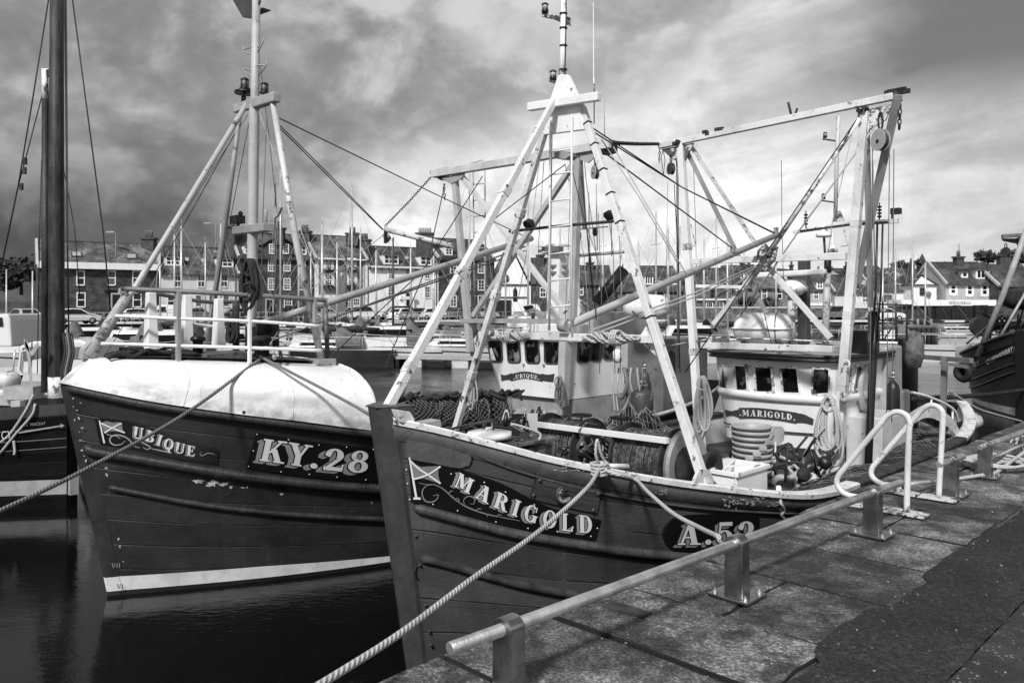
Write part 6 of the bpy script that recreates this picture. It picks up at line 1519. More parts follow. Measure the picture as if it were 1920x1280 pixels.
def qwall(label,pts):
    root=empty('quay_wall',Vector((pts[0].x,pts[0].y,0)),label,'quay wall'); m=MB(); k=len(pts)
    m.add([Vector((p.x,p.y,-2)) for p in pts]+[Vector((p.x,p.y,QZ-.02)) for p in pts],[(i,i+1,k+i+1,k+i) for i in range(k-1)]); m.build('wall_face',M['wallstone'],root)
    m=MB()
    for a,b in zip(pts,pts[1:]): m.beam(Vector((a.x,a.y,QZ+.03)),Vector((b.x,b.y,QZ+.03)),.7,.22)
    m.build('coping',M['harl'],root)
    return root
qwall('far stone quay wall with pale coping in front of the parked cars',ed[:7]); qwall('far stone harbour wall with pale coping on the right, beyond the moored boats',ed[6:])
class House:
    def __init__(s,name,label,px0,px1,ey,ry,wall,roof,d0=None,d1=None,depth=8.,cat='house',gbase=QZ,flat=False,over=.25):
        s.d0=d0 or rowd(px0); s.d1=d1 or rowd(px1); a=P(px0,HY,s.d0); b=P(px1,HY,s.d1); s.a=Vector((a.x,a.y,0)); s.b=Vector((b.x,b.y,0))
        s.e=(s.b-s.a).normalized(); s.n=Vector((s.e.y,-s.e.x,0)); s.w=(s.b-s.a).length; s.dep=depth; s.g=gbase
        mid=(s.a+s.b)/2; s.ze=EYE-(ey-HY)/FPX*mid.y; rm=mid-s.n*depth/2; s.zr=EYE-(ry-HY)/FPX*rm.y
        s.root=empty(name,Vector((mid.x,mid.y,gbase)),label,cat); e,n=s.e,s.n
        m=MB(); A=s.a;B=s.b; C=B-n*depth; D=A-n*depth
        lo=[p+ZZ*gbase for p in(A,B,C,D)]; hi=[p+ZZ*s.ze for p in(A,B,C,D)]; g1=(B+C)/2+ZZ*(s.zr-.05); g0=(A+D)/2+ZZ*(s.zr-.05)
        m.add(lo+hi+[g0,g1],[(0,1,5,4),(1,2,6,9,5),(2,3,7,6),(3,0,4,8,7)]); m.build('wall',M[wall],s.root)
        m=MB(); t=.16; k=(s.zr-s.ze)/(depth/2)
        for sg,P0 in((1,A),(-1,D)):
            o=P0+n*sg*over-e*.12; q=[o+ZZ*(s.ze-k*over),o+e*(s.w+.24)+ZZ*(s.ze-k*over),(A+D)/2+e*(s.w+.12)+ZZ*s.zr,(A+D)/2-e*.12+ZZ*s.zr]
            m.prism(q,ZZ*t)
        m.beam((A+D)/2-e*.12+ZZ*(s.zr+t),(B+C)/2+e*.12+ZZ*(s.zr+t),.3,.14); s.roof=m.build('roof',M[roof],s.root)
        if depth>2 and s.w>5:
            for P0 in(A-e*.02,B+e*.02):
                m=MB(); D0=P0-n*depth; rid=(P0+D0)/2+ZZ*(s.zr+.2)
                for q0 in(P0+n*over,D0-n*over): m.beam(q0+ZZ*(s.ze-k*over+.2),rid,.34,.26,e)
                m.build('skew_coping',M['render_mid'],s.roof)
            m=MB(); m.beam(A-e*.1+n*(over+.08)+ZZ*(s.ze-k*over+.02),B+e*.1+n*(over+.08)+ZZ*(s.ze-k*over+.02),.14,.12); m.build('gutter',M['darkgrey'],s.root)
            m=MB(); m.tube([B-e*.35+n*.1+ZZ*(s.ze-.1),B-e*.35+n*.1+ZZ*gbase],.06,6); m.build('downpipe',M['darkgrey'],s.root)
    def f(s,px,py,off=0.):
        r=(px-CX)/FPX; o=s.a+s.n*off; d=(o.x*s.e.y-o.y*s.e.x)/(r*s.e.y-s.e.x); return P(px,py,d)
    def rf(s,px,py,off=0.):
        # point on the front roof slope
        k=(s.zr-s.ze)/(s.dep/2); N=(s.n*k+ZZ).normalized(); o=s.a+ZZ*(s.ze+.16)+N*off; c=Vector((0,0,EYE)); dr=P(px,py,1.)-c
        t=(o-c).dot(N)/dr.dot(N); return c+dr*t
    def win(s,px,y0,y1,w,nx=2,ny=2,frame='trim',border=.11,off=0.,parent=None,pane='farglass',name='window'):
        a=s.f(px-w/2,y0,off); b=s.f(px+w/2,y0,off); zb=s.f(px,y1,off).z; zt=s.f(px,y0,off).z; W_=(b-a).length; H_=zt-zb; c=Vector(((a.x+b.x)/2,(a.y+b.y)/2,0)); e,n=s.e,s.n
        m=MB()
        def bar(x0,x1,z0,z1,t0,t1): m.box(c+e*(x0+x1)/2+ZZ*(z0+z1)/2+n*(t0+t1)/2,x1-x0,t1-t0,z1-z0,e,n)
        bd=border
        bar(-W_/2-bd,-W_/2,zb-bd,zt+bd,-.05,.07); bar(W_/2,W_/2+bd,zb-bd,zt+bd,-.05,.07); bar(-W_/2,W_/2,zt,zt+bd,-.05,.07); bar(-W_/2,W_/2,zb-bd*1.3,zb,-.05,.10)
        for i in range(1,nx): x=-W_/2+W_*i/nx; bar(x-.025,x+.025,zb,zt,-.02,.035)
        for j in range(1,ny): z=zb+H_*j/ny; q=.05 if j*2==ny else .025; bar(-W_/2,W_/2,z-q,z+q,-.02,.04)
        o=m.build(name,M[frame],parent or s.root); m=MB(); m.add([c+e*x+ZZ*z+n*.012 for x,z in((-W_/2,zb),(W_/2,zb),(W_/2,zt),(-W_/2,zt))],[(0,1,2,3)])
        if parent is None: m.build('pane',M[random.choice((pane,pane,pane,'curtain')) if pane=='farglass' else pane],o)
        else: m.build('pane',M[pane],parent)
        return o
    def door(s,px,y0,y1,w,mt='black'):
        a=s.f(px-w/2,y0); b=s.f(px+w/2,y0); m=MB(); c=(a+b)/2; W_=(b-a).length; zt=a.z; m.box(Vector((c.x,c.y,(zt+s.g)/2))+s.n*.03,W_,.08,zt-s.g,s.e,s.n); o=m.build('door',M[mt],s.root)
        m=MB()
        for x in(-W_/2-.07,W_/2+.07): m.box(Vector((c.x,c.y,(zt+s.g)/2))+s.e*x+s.n*.04,.14,.12,zt-s.g,s.e,s.n)
        m.box(Vector((c.x,c.y,zt+.09))+s.n*.04,W_+.28,.14,.18,s.e,s.n); m.build('door_frame',M['trim'] if mt!='black' else M['render_mid'],o)
    def dormer(s,px,y0,y1,w,nx=3,ny=2,pitched=False):
        c=s.rf(px,y1); hw=w/2/FPX*c.y; h=(y1-y0)/FPX*c.y; e,n=s.e,s.n; m=MB(); f0=c+n*.25
        m.box(f0-n*1.2+ZZ*(h/2),hw*2+.3,2.4,h+.25,e,n); o=m.build('dormer',M['trim'],s.roof)
        m=MB()
        if pitched: m.prism([f0+n*.3+e*(-hw-.4)+ZZ*(h+.1),f0+n*.3+e*(hw+.4)+ZZ*(h+.1),f0+n*.3+ZZ*(h+hw+.3)],-n*2.6)
        else: m.box(f0-n*1.1+ZZ*(h+.2),hw*2+.6,2.8,.14,e,n)
        m.build('dormer_roof',M['slate'],s.roof)
        m=MB(); k=nx; 
        for i in range(k):
            x0=-hw+2*hw*i/k+.06; x1=-hw+2*hw*(i+1)/k-.06
            for j in range(ny):
                z0=h*j/ny+.06; z1=h*(j+1)/ny-.03; m.add([f0+n*.012+e*x+ZZ*z for x,z in((x0,z0),(x1,z0),(x1,z1),(x0,z1))],[(0,1,2,3)])
        m.build('dormer_pane',M['farglass'],s.roof)
    def skylight(s,px,py,w,h):
        m=MB(); q=[s.rf(px+dx,py+dy,.06) for dx,dy in((-w/2,-h/2),(w/2,-h/2),(w/2+1,h/2),(-w/2+1,h/2))]; m.prism(q,ZZ*.08); o=m.build('skylight',M['darkgrey'],s.roof)
        m=MB(); cc=sum(q,Vector())/4; m.add([cc+(p-cc)*.78+ZZ*.085 for p in q],[(0,1,2,3)]); m.build('skylight_pane',M['plast'],s.roof)
    def chimney(s,px0,px1,y0,y1,back=4.,pots=3,th=1.,potm='pot'):
        a=P(px0,y0,s.f(px0,y0).y+back*abs(s.n.y)); b=P(px1,y0,s.f(px0,y0).y+back*abs(s.n.y)); zt=a.z; zb=EYE-(y1-HY)/FPX*a.y-.6; c=(a+b)/2; w=(b-a).length
        m=MB(); m.box(Vector((c.x,c.y,(zt+zb)/2)),w,th,zt-zb); m.box(Vector((c.x,c.y,zt-.1)),w+.25,th+.25,.22); o=m.build('chimney',M['brick'],s.roof)
        m=MB()
        for i in range(pots): x=lerp(-w/2+.3,w/2-.3,(i+.5)/pots); m.lathe(Vector((c.x+x,c.y,zt)),ZZ,[(.17,0),(.13,.7),(.17,.75),(.13,.8)],8)
        m.build('chimney_pots',M[potm],s.roof)
    def band(s,py0,py1,mt,off,px0=None,px1=None,name='cornice',th=.2):
        p=s.f(px0,py0) if px0 else s.a; q=s.f(px1,py0) if px1 else s.b; mid=(s.a+s.b)/2; z0=EYE-(py0-HY)/FPX*mid.y; z1=EYE-(py1-HY)/FPX*mid.y
        m=MB(); m.beam(Vector((p.x,p.y,(z0+z1)/2))+s.n*off,Vector((q.x,q.y,(z0+z1)/2))+s.n*off,th,abs(z0-z1)); m.build(name,M[mt],s.root)
h=House('terraced_house','long dark stone house with deep white eaves and two rooflights, beside the tall ship mast',70,300,501,457,'darkstone','slate_pale')
for px in(105,151,209,256): h.win(px,509,533,12,1,2)
for px in(110,152,257): h.win(px,550,574,13,1,2)
h.door(218,552,577,15); h.band(493,505,'trim',.35,name='eaves',th=.5); h.skylight(143,477,20,9); h.skylight(246,481,20,9); h.chimney(268,291,446,462,4,4); h.band(540,543,'brick',.25,192,240,'door_canopy')
h=House('terraced_house','low pale harled house with two white dormers and slate roof left of the grey mast',300,447,513,466,'harl','slate')
for px in(333,377,420): h.win(px,517,537,11,2,2)
for px in(320,372,424): h.win(px,554,574,10,1,2)
h.door(346,554,578,9); h.door(398,554,578,9); h.dormer(324,483,496,23,3,2); h.dormer(421,486,499,26,3,2); h.skylight(350,487,9,8); h.skylight(380,489,9,8)
h.chimney(428,444,424,480,3,2,1.6)
h=House('terraced_house','tall dark stone tenement with a central chimneyed gable and small paned windows',447,592,484,440,'darkstone','slate',depth=9)
for px in(470,509,538,566): h.win(px,489,507,10,3,4); h.win(px,523,542,10,3,4)
for px in(458,540): h.win(px,560,577,12,3,3)
h.door(505,562,578,11)
g=h; a=h.f(497,484,.05); b=h.f(549,484,.05); mb=MB(); mid=(a+b)/2; top=Vector((mid.x,mid.y,h.f(523,446,.05).z)); lo=h.f(523,484).z; sh=h.f(523,460).z
mb.prism([Vector((a.x,a.y,lo-.3)),Vector((b.x,b.y,lo-.3)),Vector((b.x,b.y,sh)),top,Vector((a.x,a.y,sh))],-h.n*4.5); mb.build('front_gable',M['darkstone'],h.root)
mb=MB()
for p,q in((a,1),(b,-1)): mb.prism([Vector((p.x,p.y,sh))+h.n*.2-h.e*.3*q,top+h.n*.2+ZZ*.25,top-h.n*4.6+ZZ*.25,Vector((p.x,p.y,sh))-h.n*4.6-h.e*.3*q],ZZ*.14)
mb.build('gable_roof',M['slate'],h.root)
for px in(510,536): h.win(px,459,474,8,3,4,off=.06)
h.chimney(514,533,427,450,.4,2); h.chimney(562,582,433,458,4.5,6,1.2); h.chimney(440,453,428,470,4,2)
h.dormer(562,462,476,20,3,2); h.dormer(466,462,474,14,2,2)
h=House('terraced_house','mid grey rendered house with white quoins, flower boxes and a pale slate roof',592,688,487,444,'render_grey','slate_pale',depth=9)
for px in(616,659): h.win(px,489,503,9,3,4,border=.35); h.win(px,517,532,10,3,4,border=.4)
for px in(612,655,668): h.win(px,560,577,10,3,3)
h.band(485,489,'trim',.12); h.chimney(650,672,437,452,3.5,2); h.band(553,559,'trim',.2,598,640,'shop_fascia')
for px in(593.5,685.5):
    m=MB(); p=h.f(px,580,.06); m.box(Vector((p.x,p.y,(QZ+h.ze)/2)),.5,.12,h.ze-QZ,h.e,h.n); m.build('quoin_strip',M['trim'],h.root)
for px,py in((616,506),(659,506),(616,535),(659,535)):
    m=MB(); c=h.f(px,py,.25); rs=random.Random(int(px+py))
    m.box(c-ZZ*.1,1.3,.3,.25,h.e,h.n)
    for k in range(60): q=c+h.e*rs.uniform(-.75,.75)+ZZ*rs.uniform(-.4,.45)+h.n*rs.uniform(-.1,.25); m.box(q,.2,.02,.2,(h.e+h.n*rs.gauss(0,1)).normalized(),ZZ,h.n)
    m.build('window_box',M['leaf'],h.root)
h=House('terraced_house','white harled house with pale gable, pillared doorway and two white dormers',692,822,503,465,'harlwhite','slate',depth=8)
for px in(733,765,801): h.win(px,506,521,8,2,4,border=.14)
for px in(733,801): h.win(px,538,557,8,2,4,border=.14)
h.door(765,549,578,8); m=MB()
for px in(758,773): p=h.f(px,580,.25); m.box(Vector((p.x,p.y,QZ+1.3)),.4,.4,2.6,h.e,h.n)
p=h.f(765,545,.25); m.box(Vector((p.x,p.y,QZ+2.8)),2.3,.5,.4,h.e,h.n); m.build('door_surround',M['trim'],h.root)
h.dormer(732,479,494,26,3,2); h.dormer(797,482,496,20,2,2); h.skylight(762,484,9,7); h.chimney(673,694,449,475,3.5,3,1.3); h.band(500,503,'trim',.15)
h=House('terraced_house','dark stone house with a large chimney stack, at the right end of the terrace',822,927,486,450,'darkstone','slate',depth=9)
for px in(850,876,902): h.win(px,494,511,10,2,3); h.win(px,526,543,10,2,3); h.win(px,555,574,10,2,3)
h.dormer(840,462,477,12,2,3,True); h.dormer(902,468,480,12,2,3,True); h.chimney(781,812,437,470,4,7,1.4,'trim'); h.band(483,488,'slate',.2)
# church hall
h=House('church_hall','white gabled hall with round window and tall lancet window',927,992,535,535.5,'harlwhite','slate',d0=112,d1=112.5,depth=.6,cat='hall')
m=MB(); a=h.a;b=h.b; md=(a+b)/2; zt=EYE+(575-466)/FPX*112; m.prism([a+ZZ*(h.ze),b+ZZ*h.ze,md+ZZ*zt],-h.n*14); m.build('gable',M['harlwhite'],h.root)
m=MB()
for p,sg in((a,1),(b,-1)): m.prism([p+ZZ*h.ze+h.n*.15-h.e*sg*.3,md+ZZ*(zt+.2)+h.n*.15,md+ZZ*(zt+.2)-h.n*14,p+ZZ*h.ze-h.n*14-h.e*sg*.3],ZZ*.15)
m.build('gable_roof',M['slate'],h.root)
m=MB(); c=h.f(947,522,.05); m.lathe(c,h.n,[(.0,.02),(.55,.02),(.6,.05)],16,False); m.build('round_window',M['farglass'],h.root)
m=MB(); m.prism([h.f(px,py,.03) for px,py in((962,565),(970,565),(970,545),(966,537),(962,545))],h.n*.04); m.build('lancet_window',M['farglass'],h.root)
h.band(556,558,'greystone',.1); m=MB(); c=h.f(943,572,.06); m.box(Vector((c.x,c.y,QZ+1.3)),2.4,.1,2.6,h.e,h.n); m.build('door',M['black'],h.root)
# row on the right
def hr2(label,x0,x1,ey,ry,wall,roof,d0=108,d1=108,depth=8,**k): return House('harbour_house',label,x0,x1,ey,ry,wall,roof,d0,d1,depth,**k)
h=hr2('dark stone house with steep roof seen behind the white column of the far trawler',998,1060,530,486,'darkstone','slate',112,112); h.win(1018,540,556,9,2,2); h.chimney(1006,1020,478,500,3,2)
h=hr2('dark house with single white sash window right of the far trawler\'s ladder',1078,1150,532,500,'darkstone','slate',110,110); h.win(1089,534,552,7,2,2); h.win(1128,536,552,7,2,2); h.chimney(1100,1112,492,505,3,2)
h=hr2('long low house with slate roof and a pair of white dormers behind the liferaft',1150,1300,545,515,'greystone','slate',112,112)
for px in(1216,1262): h.dormer(px,518,532,13,3,1)
for px in(1180,1216,1250): h.win(px,552,566,8,2,2)
h.chimney(1160,1172,505,520,4,2); h.chimney(1286,1297,505,520,4,2)
h=hr2('house with broad hipped roof standing behind the long low dormered house',1200,1270,517,500,'greystone','slate',150,150)
h=hr2('grey shop with bay windows and pale fascia between the near gantry legs',1305,1372,532,505,'greystone','slate',106,106)
for px in(1336,1353): h.win(px,543,558,6,1,2,'brick')
h.win(1330,567,576,10,3,1); h.win(1350,567,576,10,3,1); h.band(560,563,'trim',.3); h.chimney(1318,1328,498,512,4,2)
h=hr2('narrow gabled house with stepped chimney left of the grey two window house',1372,1402,530,500,'greystone','slate',107,107); h.win(1384,544,560,6,1,2); h.chimney(1378,1387,520-12,530,3,1)
h=hr2('plain mid grey house with two tall white windows behind the radar post',1402,1486,540,520,'render_grey','slate_pale',105,105)
for px in(1433,1461): h.win(px,542,559,8,1,2)
h.chimney(1398,1410,496,520,4,2)
h=hr2('steep roofed house with white gable trim and sign board, right of the dark exhaust',1500,1558,545,518,'render_mid','slate',104,104); h.win(1530,545,560,7,2,2); h.dormer(1536,528,540,9,2,2,True); h.band(568,573,'trim',.4)
m=MB()
h=hr2('dark roofed cottage partly behind the near gantry leg',1565,1640,548,518,'harl','slate',106,106); h.win(1600,552,566,9,2,2); h.win(1622,552,566,9,2,2); h.chimney(1585,1596,508,522,3,2)
h=hr2('low white cottage with single window left of the white gable house',1648,1694,547,533,'harlwhite','slate',104,104); h.win(1662,554,563,17,3,1,'brick')
h=hr2('dark slate roofed house set back behind the low white cottage',1650,1712,540,515,'render_grey','slate',118,118); h.win(1660,528+14,551,9,2,1,'brick')
h=hr2('long slate roofed house with big chimney behind the white gable',1700,1790,530,513,'render_mid','slate_pale',116,116); h.chimney(1702,1713,494,515,3,1)
h=House('harbour_house','small white house with pointed gable facing the harbour',1713,1756,535,534,'harlwhite','slate',104,104.3,.6)
m=MB(); a=h.a;b=h.b; md=(a+b)/2-h.e*.5; zt=EYE+(575-518)/FPX*104; m.prism([a+ZZ*(h.ze),b+ZZ*h.ze,md+ZZ*zt],-h.n*9); m.box((a+b)/2-h.n*4.8+ZZ*((h.ze+QZ)/2),h.w,9,h.ze-QZ,h.e,h.n); m.build('gable',M['harlwhite'],h.root)
m=MB()
for p,sg in((a,1),(b,-1)): m.prism([p+ZZ*h.ze+h.n*.1-h.e*sg*.3,md+ZZ*(zt+.15)+h.n*.1,md+ZZ*(zt+.15)-h.n*9,p+ZZ*h.ze-h.n*9-h.e*sg*.3],ZZ*.12)
m.build('gable_roof',M['slate'],h.root); h.win(1729,541,552,7,2,2,'brick'); m=MB(); m.ball(h.f(1741,551,.2),.35,8,6); m.build('satellite_dish',M['midgrey'],h.root)
h=hr2('pale house with slate roof and two unequal dormers at the right',1774,1872,533,494,'render_mid','slate',103,103,9)
for px in(1818,1846): h.win(px,536,551,7,1,2,border=.3)
h.dormer(1807,511,519,8,1,1,True); h.dormer(1841,507,521,22,3,1,True); h.chimney(1790,1804,481,505,4,2); h.chimney(1872,1892,478,505,3,3)
m=MB(); m.tube([P(1798,478,108),P(1798,457,108)],.06,5); m.build('roof_aerial',M['pot'],h.root)
h.win(1787,536,549,7,1,2,border=.3)
h=hr2('dark house with a brown roof at the far right edge behind the rigging',1872,1960,536,500,'darkstone','slate',101,101,9)
# fish shop with sign
root=empty('fish_shop',P(1770,603,98),'long low white fish shop with black lettering on its fascia','shop'); d=98
m=MB(); a=P(1690,575,d);b=P(1868,575,d); zt=EYE-(562-HY)/FPX*d; zs=EYE-(573-HY)/FPX*d
m.box(Vector(((a.x+b.x)/2,d+2,(zt+zs)/2)),b.x-a.x,4,zt-zs); m.build('fascia',M['harlwhite'],root)
m=MB(); m.box(Vector(((a.x+b.x)/2,d+2.2,(zs+QZ)/2)),b.x-a.x-.3,3.4,zs-QZ-.02); m.build('shop_front',M['darkgrey'],root)
m=MB(); c=P(1833,575,d); m.box(Vector((c.x,d+.35,(zs+QZ)/2)),2.1,.4,zs-QZ-.1); m.build('open_doorway',M['black'],root)
m=MB(); c=P(1847,575,d); m.box(Vector((c.x,d+.3,(zs+QZ)/2)),.5,.5,zs-QZ-.1); m.build('shop_pillar',M['harl'],root)
vs_,fs_=text_mesh('SMOKIES',.50,1.05); p=P(1779,570.5,d-.02); m=MB(); m.add([Vector((p.x+v.x,d-.02,p.z+v.y*1.)) for v in vs_],fs_); m.build('lettering',M['black'],root)
m=MB(); p=P(1806,566,d-.02)
for k in range(2): m.box(Vector((p.x+.5,d-.015,p.z-.05-.18*k)),.9,.02,.07)
m.build('small_lettering',M['plast'],root)
rs=random.Random(12)
M['crate']=mat('creel_black',.015,.9,var=.5,scale=4)
pr=None
for k in range(16):
    x=1742+k*7.4; c=P(x,575,95.5+rs.uniform(-.4,.4)); hh=rs.uniform(1.2,1.9)
    root=empty('creel_stack',Vector((c.x,c.y,QZ)),'','creels','stacks of lobster creels along the far quay'); m=MB(); m.box(Vector((c.x,c.y,QZ+hh/2)),.55,.7,hh)
    for j in range(int(hh/.34)): m.tube([Vector((c.x-.28,c.y-.37,QZ+.34*j+.05)),Vector((c.x-.2,c.y-.37,QZ+.34*j+.26)),Vector((c.x,c.y-.37,QZ+.34*j+.33)),Vector((c.x+.2,c.y-.37,QZ+.34*j+.26)),Vector((c.x+.28,c.y-.37,QZ+.34*j+.05))],.03,5)
    m.build('creels',M['crate'],root); root['label']='dark stack of lobster creels in the long row before the white fish shop'
# hill, spire, trees
def hillz(x,y): return QZ+max(0,(y-125)/90)*9.5*(1/(1+math.exp(-(x-38)/14)))*(.8+.25*mnoise.noise(Vector((x*.03,y*.03,0))))
m=MB(); m.grid(lambda a,b:(lambda x,y:Vector((x,y,hillz(x,y)-.05)))(lerp(-60,260,a),lerp(124,330,b)),50,30); tag(m.build('hill',M['grass']),kind='structure')
root=empty('church_spire',P(1729,520,230),'distant dark pointed church spire among trees on the skyline','spire'); c=P(1729,520,230)
m=MB(); m.lathe(Vector((c.x,c.y,8)),ZZ,[(1.6,0),(1.6,7),(1.7,7.2),(.05,7.2+EYE-8-7.2+(575-475)/FPX*230)],8,False); m.build('spire',M['brick'],root)
def tree(label,px,base_y,top_y,d,wpx,seed,n=900,leaf=.32,group='trees'):
    rs=random.Random(seed); c=P(px,HY,d); zt=EYE-(top_y-HY)/FPX*d; zb=EYE-(base_y-HY)/FPX*d; wd=wpx/FPX*d; root=empty('tree',Vector((c.x,c.y,zb)),label,'tree'); b=root.location
    m=MB(); h=zt-zb; m.tube([b-ZZ*.5,b+ZZ*h*.35,b+ZZ*h*.7],[.16+.02*h,.1+.01*h,.03],7)
    lobes=[]
    for k in range(9):
        lobes.append((b+Vector((rs.uniform(-.34,.34)*wd,rs.uniform(-.3,.3)*wd,h*rs.uniform(.42,.82))),rs.uniform(.14,.24)*wd))
        m.tube([b+ZZ*h*rs.uniform(.2,.45),lobes[-1][0]],[.07,.02],5)
    m.build('trunk',M['bark'],root); m=MB()
    for k in range(n):
        c0,r0=rs.choice(lobes); a=Vector((rs.gauss(0,1),rs.gauss(0,1),rs.gauss(0,.85))).normalized()*r0*rs.uniform(.5,1.12); p=c0+a
        X_=Vector((rs.gauss(0,1),rs.gauss(0,1),rs.gauss(0,1))).normalized(); Y_=X_.orthogonal().normalized(); s=leaf*rs.uniform(.5,1.2); m.add([p-X_*s,p-Y_*s*.6,p+X_*s,p+Y_*s*.6],[(0,1,2,3)])
    m.build('crown',M['leaf'],root)
tree('broad dark tree behind the wall at the far left edge',40,545,496,95,120,1,1600,.4)
tree('dark bushy tree at the left edge, left of the broad one',-20,545,505,96,90,2,900,.4)
tree('rounded garden tree left of the white windowed grey house',1400,582,555,100,34,3,500,.22)
tree('low garden tree in front of the two window grey house',1446,584,560,99,46,4,600,.22)
tree('round topped tree on the skyline left of the spire',1682,520,492,190,44,5,700,.5)
tree('pointed dark tree beside the distant spire',1722,512,484,225,22,6,500,.5)
tree('spreading tree on the skyline behind the dormered roof',1852,500,474,170,56,7,900,.5)
tree('dark tree on the skyline at the right edge',1910,500,470,170,60,8,900,.5)
tree('low hedge tree on the skyline right of the spire',1770,512,500,220,60,9,700,.5)
for k in range(4):
    px=(1610,1632,1660,1700)[k]; h=House('hillside_house',('small dark gabled house highest on the hill behind the gantry','dark hillside house left of the skyline tree','dark hillside house beneath the round skyline tree','distant hillside roof right of the round skyline tree')[k],px,px+(20,26,30,22)[k],512,(496,500,504,507)[k],'brick','slate',180+8*k,180+8*k,7.,gbase=3)
# stone garden wall on the right quay
root=empty('garden_wall',P(1440,585,97),'rubble garden wall along the far right quay below the grey houses','wall'); m=MB(); a=P(1295,HY,98);b=P(1640,HY,97); m.beam(Vector((a.x,a.y,QZ+.75)),Vector((b.x,b.y,QZ+.75)),.5,1.5); m.build('rubble',M['greystone'],root); m=MB(); m.beam(Vector((a.x,a.y,QZ+1.56)),Vector((b.x,b.y,QZ+1.56)),.6,.12); m.build('wall_cope',M['harl'],root)
root=empty('garden_wall',P(30,585,90),'dark boundary wall below the trees at the far left','wall'); m=MB(); a=P(-150,HY,84);b=P(72,HY,88); m.beam(Vector((a.x,a.y,QZ+1.1)),Vector((b.x,b.y,QZ+1.1)),.5,2.2); m.build('wall_body',M['darkstone'],root)
# street lamps, railing
def lamp(label,px,ty,d,arm):
    c=P(px,HY,d); zt=EYE-(ty-HY)/FPX*d; root=empty('street_lamp',Vector((c.x,c.y,QZ)),label,'street lamp'); m=MB(); m.tube([root.location,Vector((c.x,c.y,zt)),Vector((c.x-arm,c.y,zt+.15))],[.1,.06,.05],8); m.build('pole',M['pot'],root); m=MB(); m.box(Vector((c.x-arm-.35,c.y,zt+.17)),.9,.3,.16); m.build('lantern',M['plast'],root)
lamp('tall street lamp rising above the long dark stone house',217,438,88,.2); lamp('street lamp with short arm above the low pale house',404,421,99,.6)
c=P(649,HY,95); root=empty('street_lamp',Vector((c.x,c.y,QZ)),'black lantern post in front of the grey house with flower boxes','street lamp'); m=MB(); m.tube([root.location,P(649,480,95)],.09,8); m.tube([P(649,505,95),P(642,508,95),P(641,513,95)],.05,6); m.build('pole',M['black'],root); m=MB(); m.lathe(P(641,523,95),ZZ,[(.1,0),(.28,.35),(.3,.6),(.05,.8)],6,False); m.build('lantern',M['plast'],root)
root=empty('quay_railing',P(100,600,79),'long thin railing of two bars along the far quay edge','railing'); 
for zz in(.55,1.05):
    m=MB(); m.tube([Vector((P(px,HY,edged(px)+.6).x,edged(px)+.6,QZ+zz)) for px in(-300,0,200,400,600,800,990)],.035,6); m.build('rail_bar',M['plast'],root)
for k in range(60):
    px=-60+k*17; m=MB(); p=P(px,HY,edged(px)+.6); m.tube([Vector((p.x,p.y,QZ)),Vector((p.x,p.y,QZ+1.05))],.03,5); m.build('railing_post',M['plast'],root)
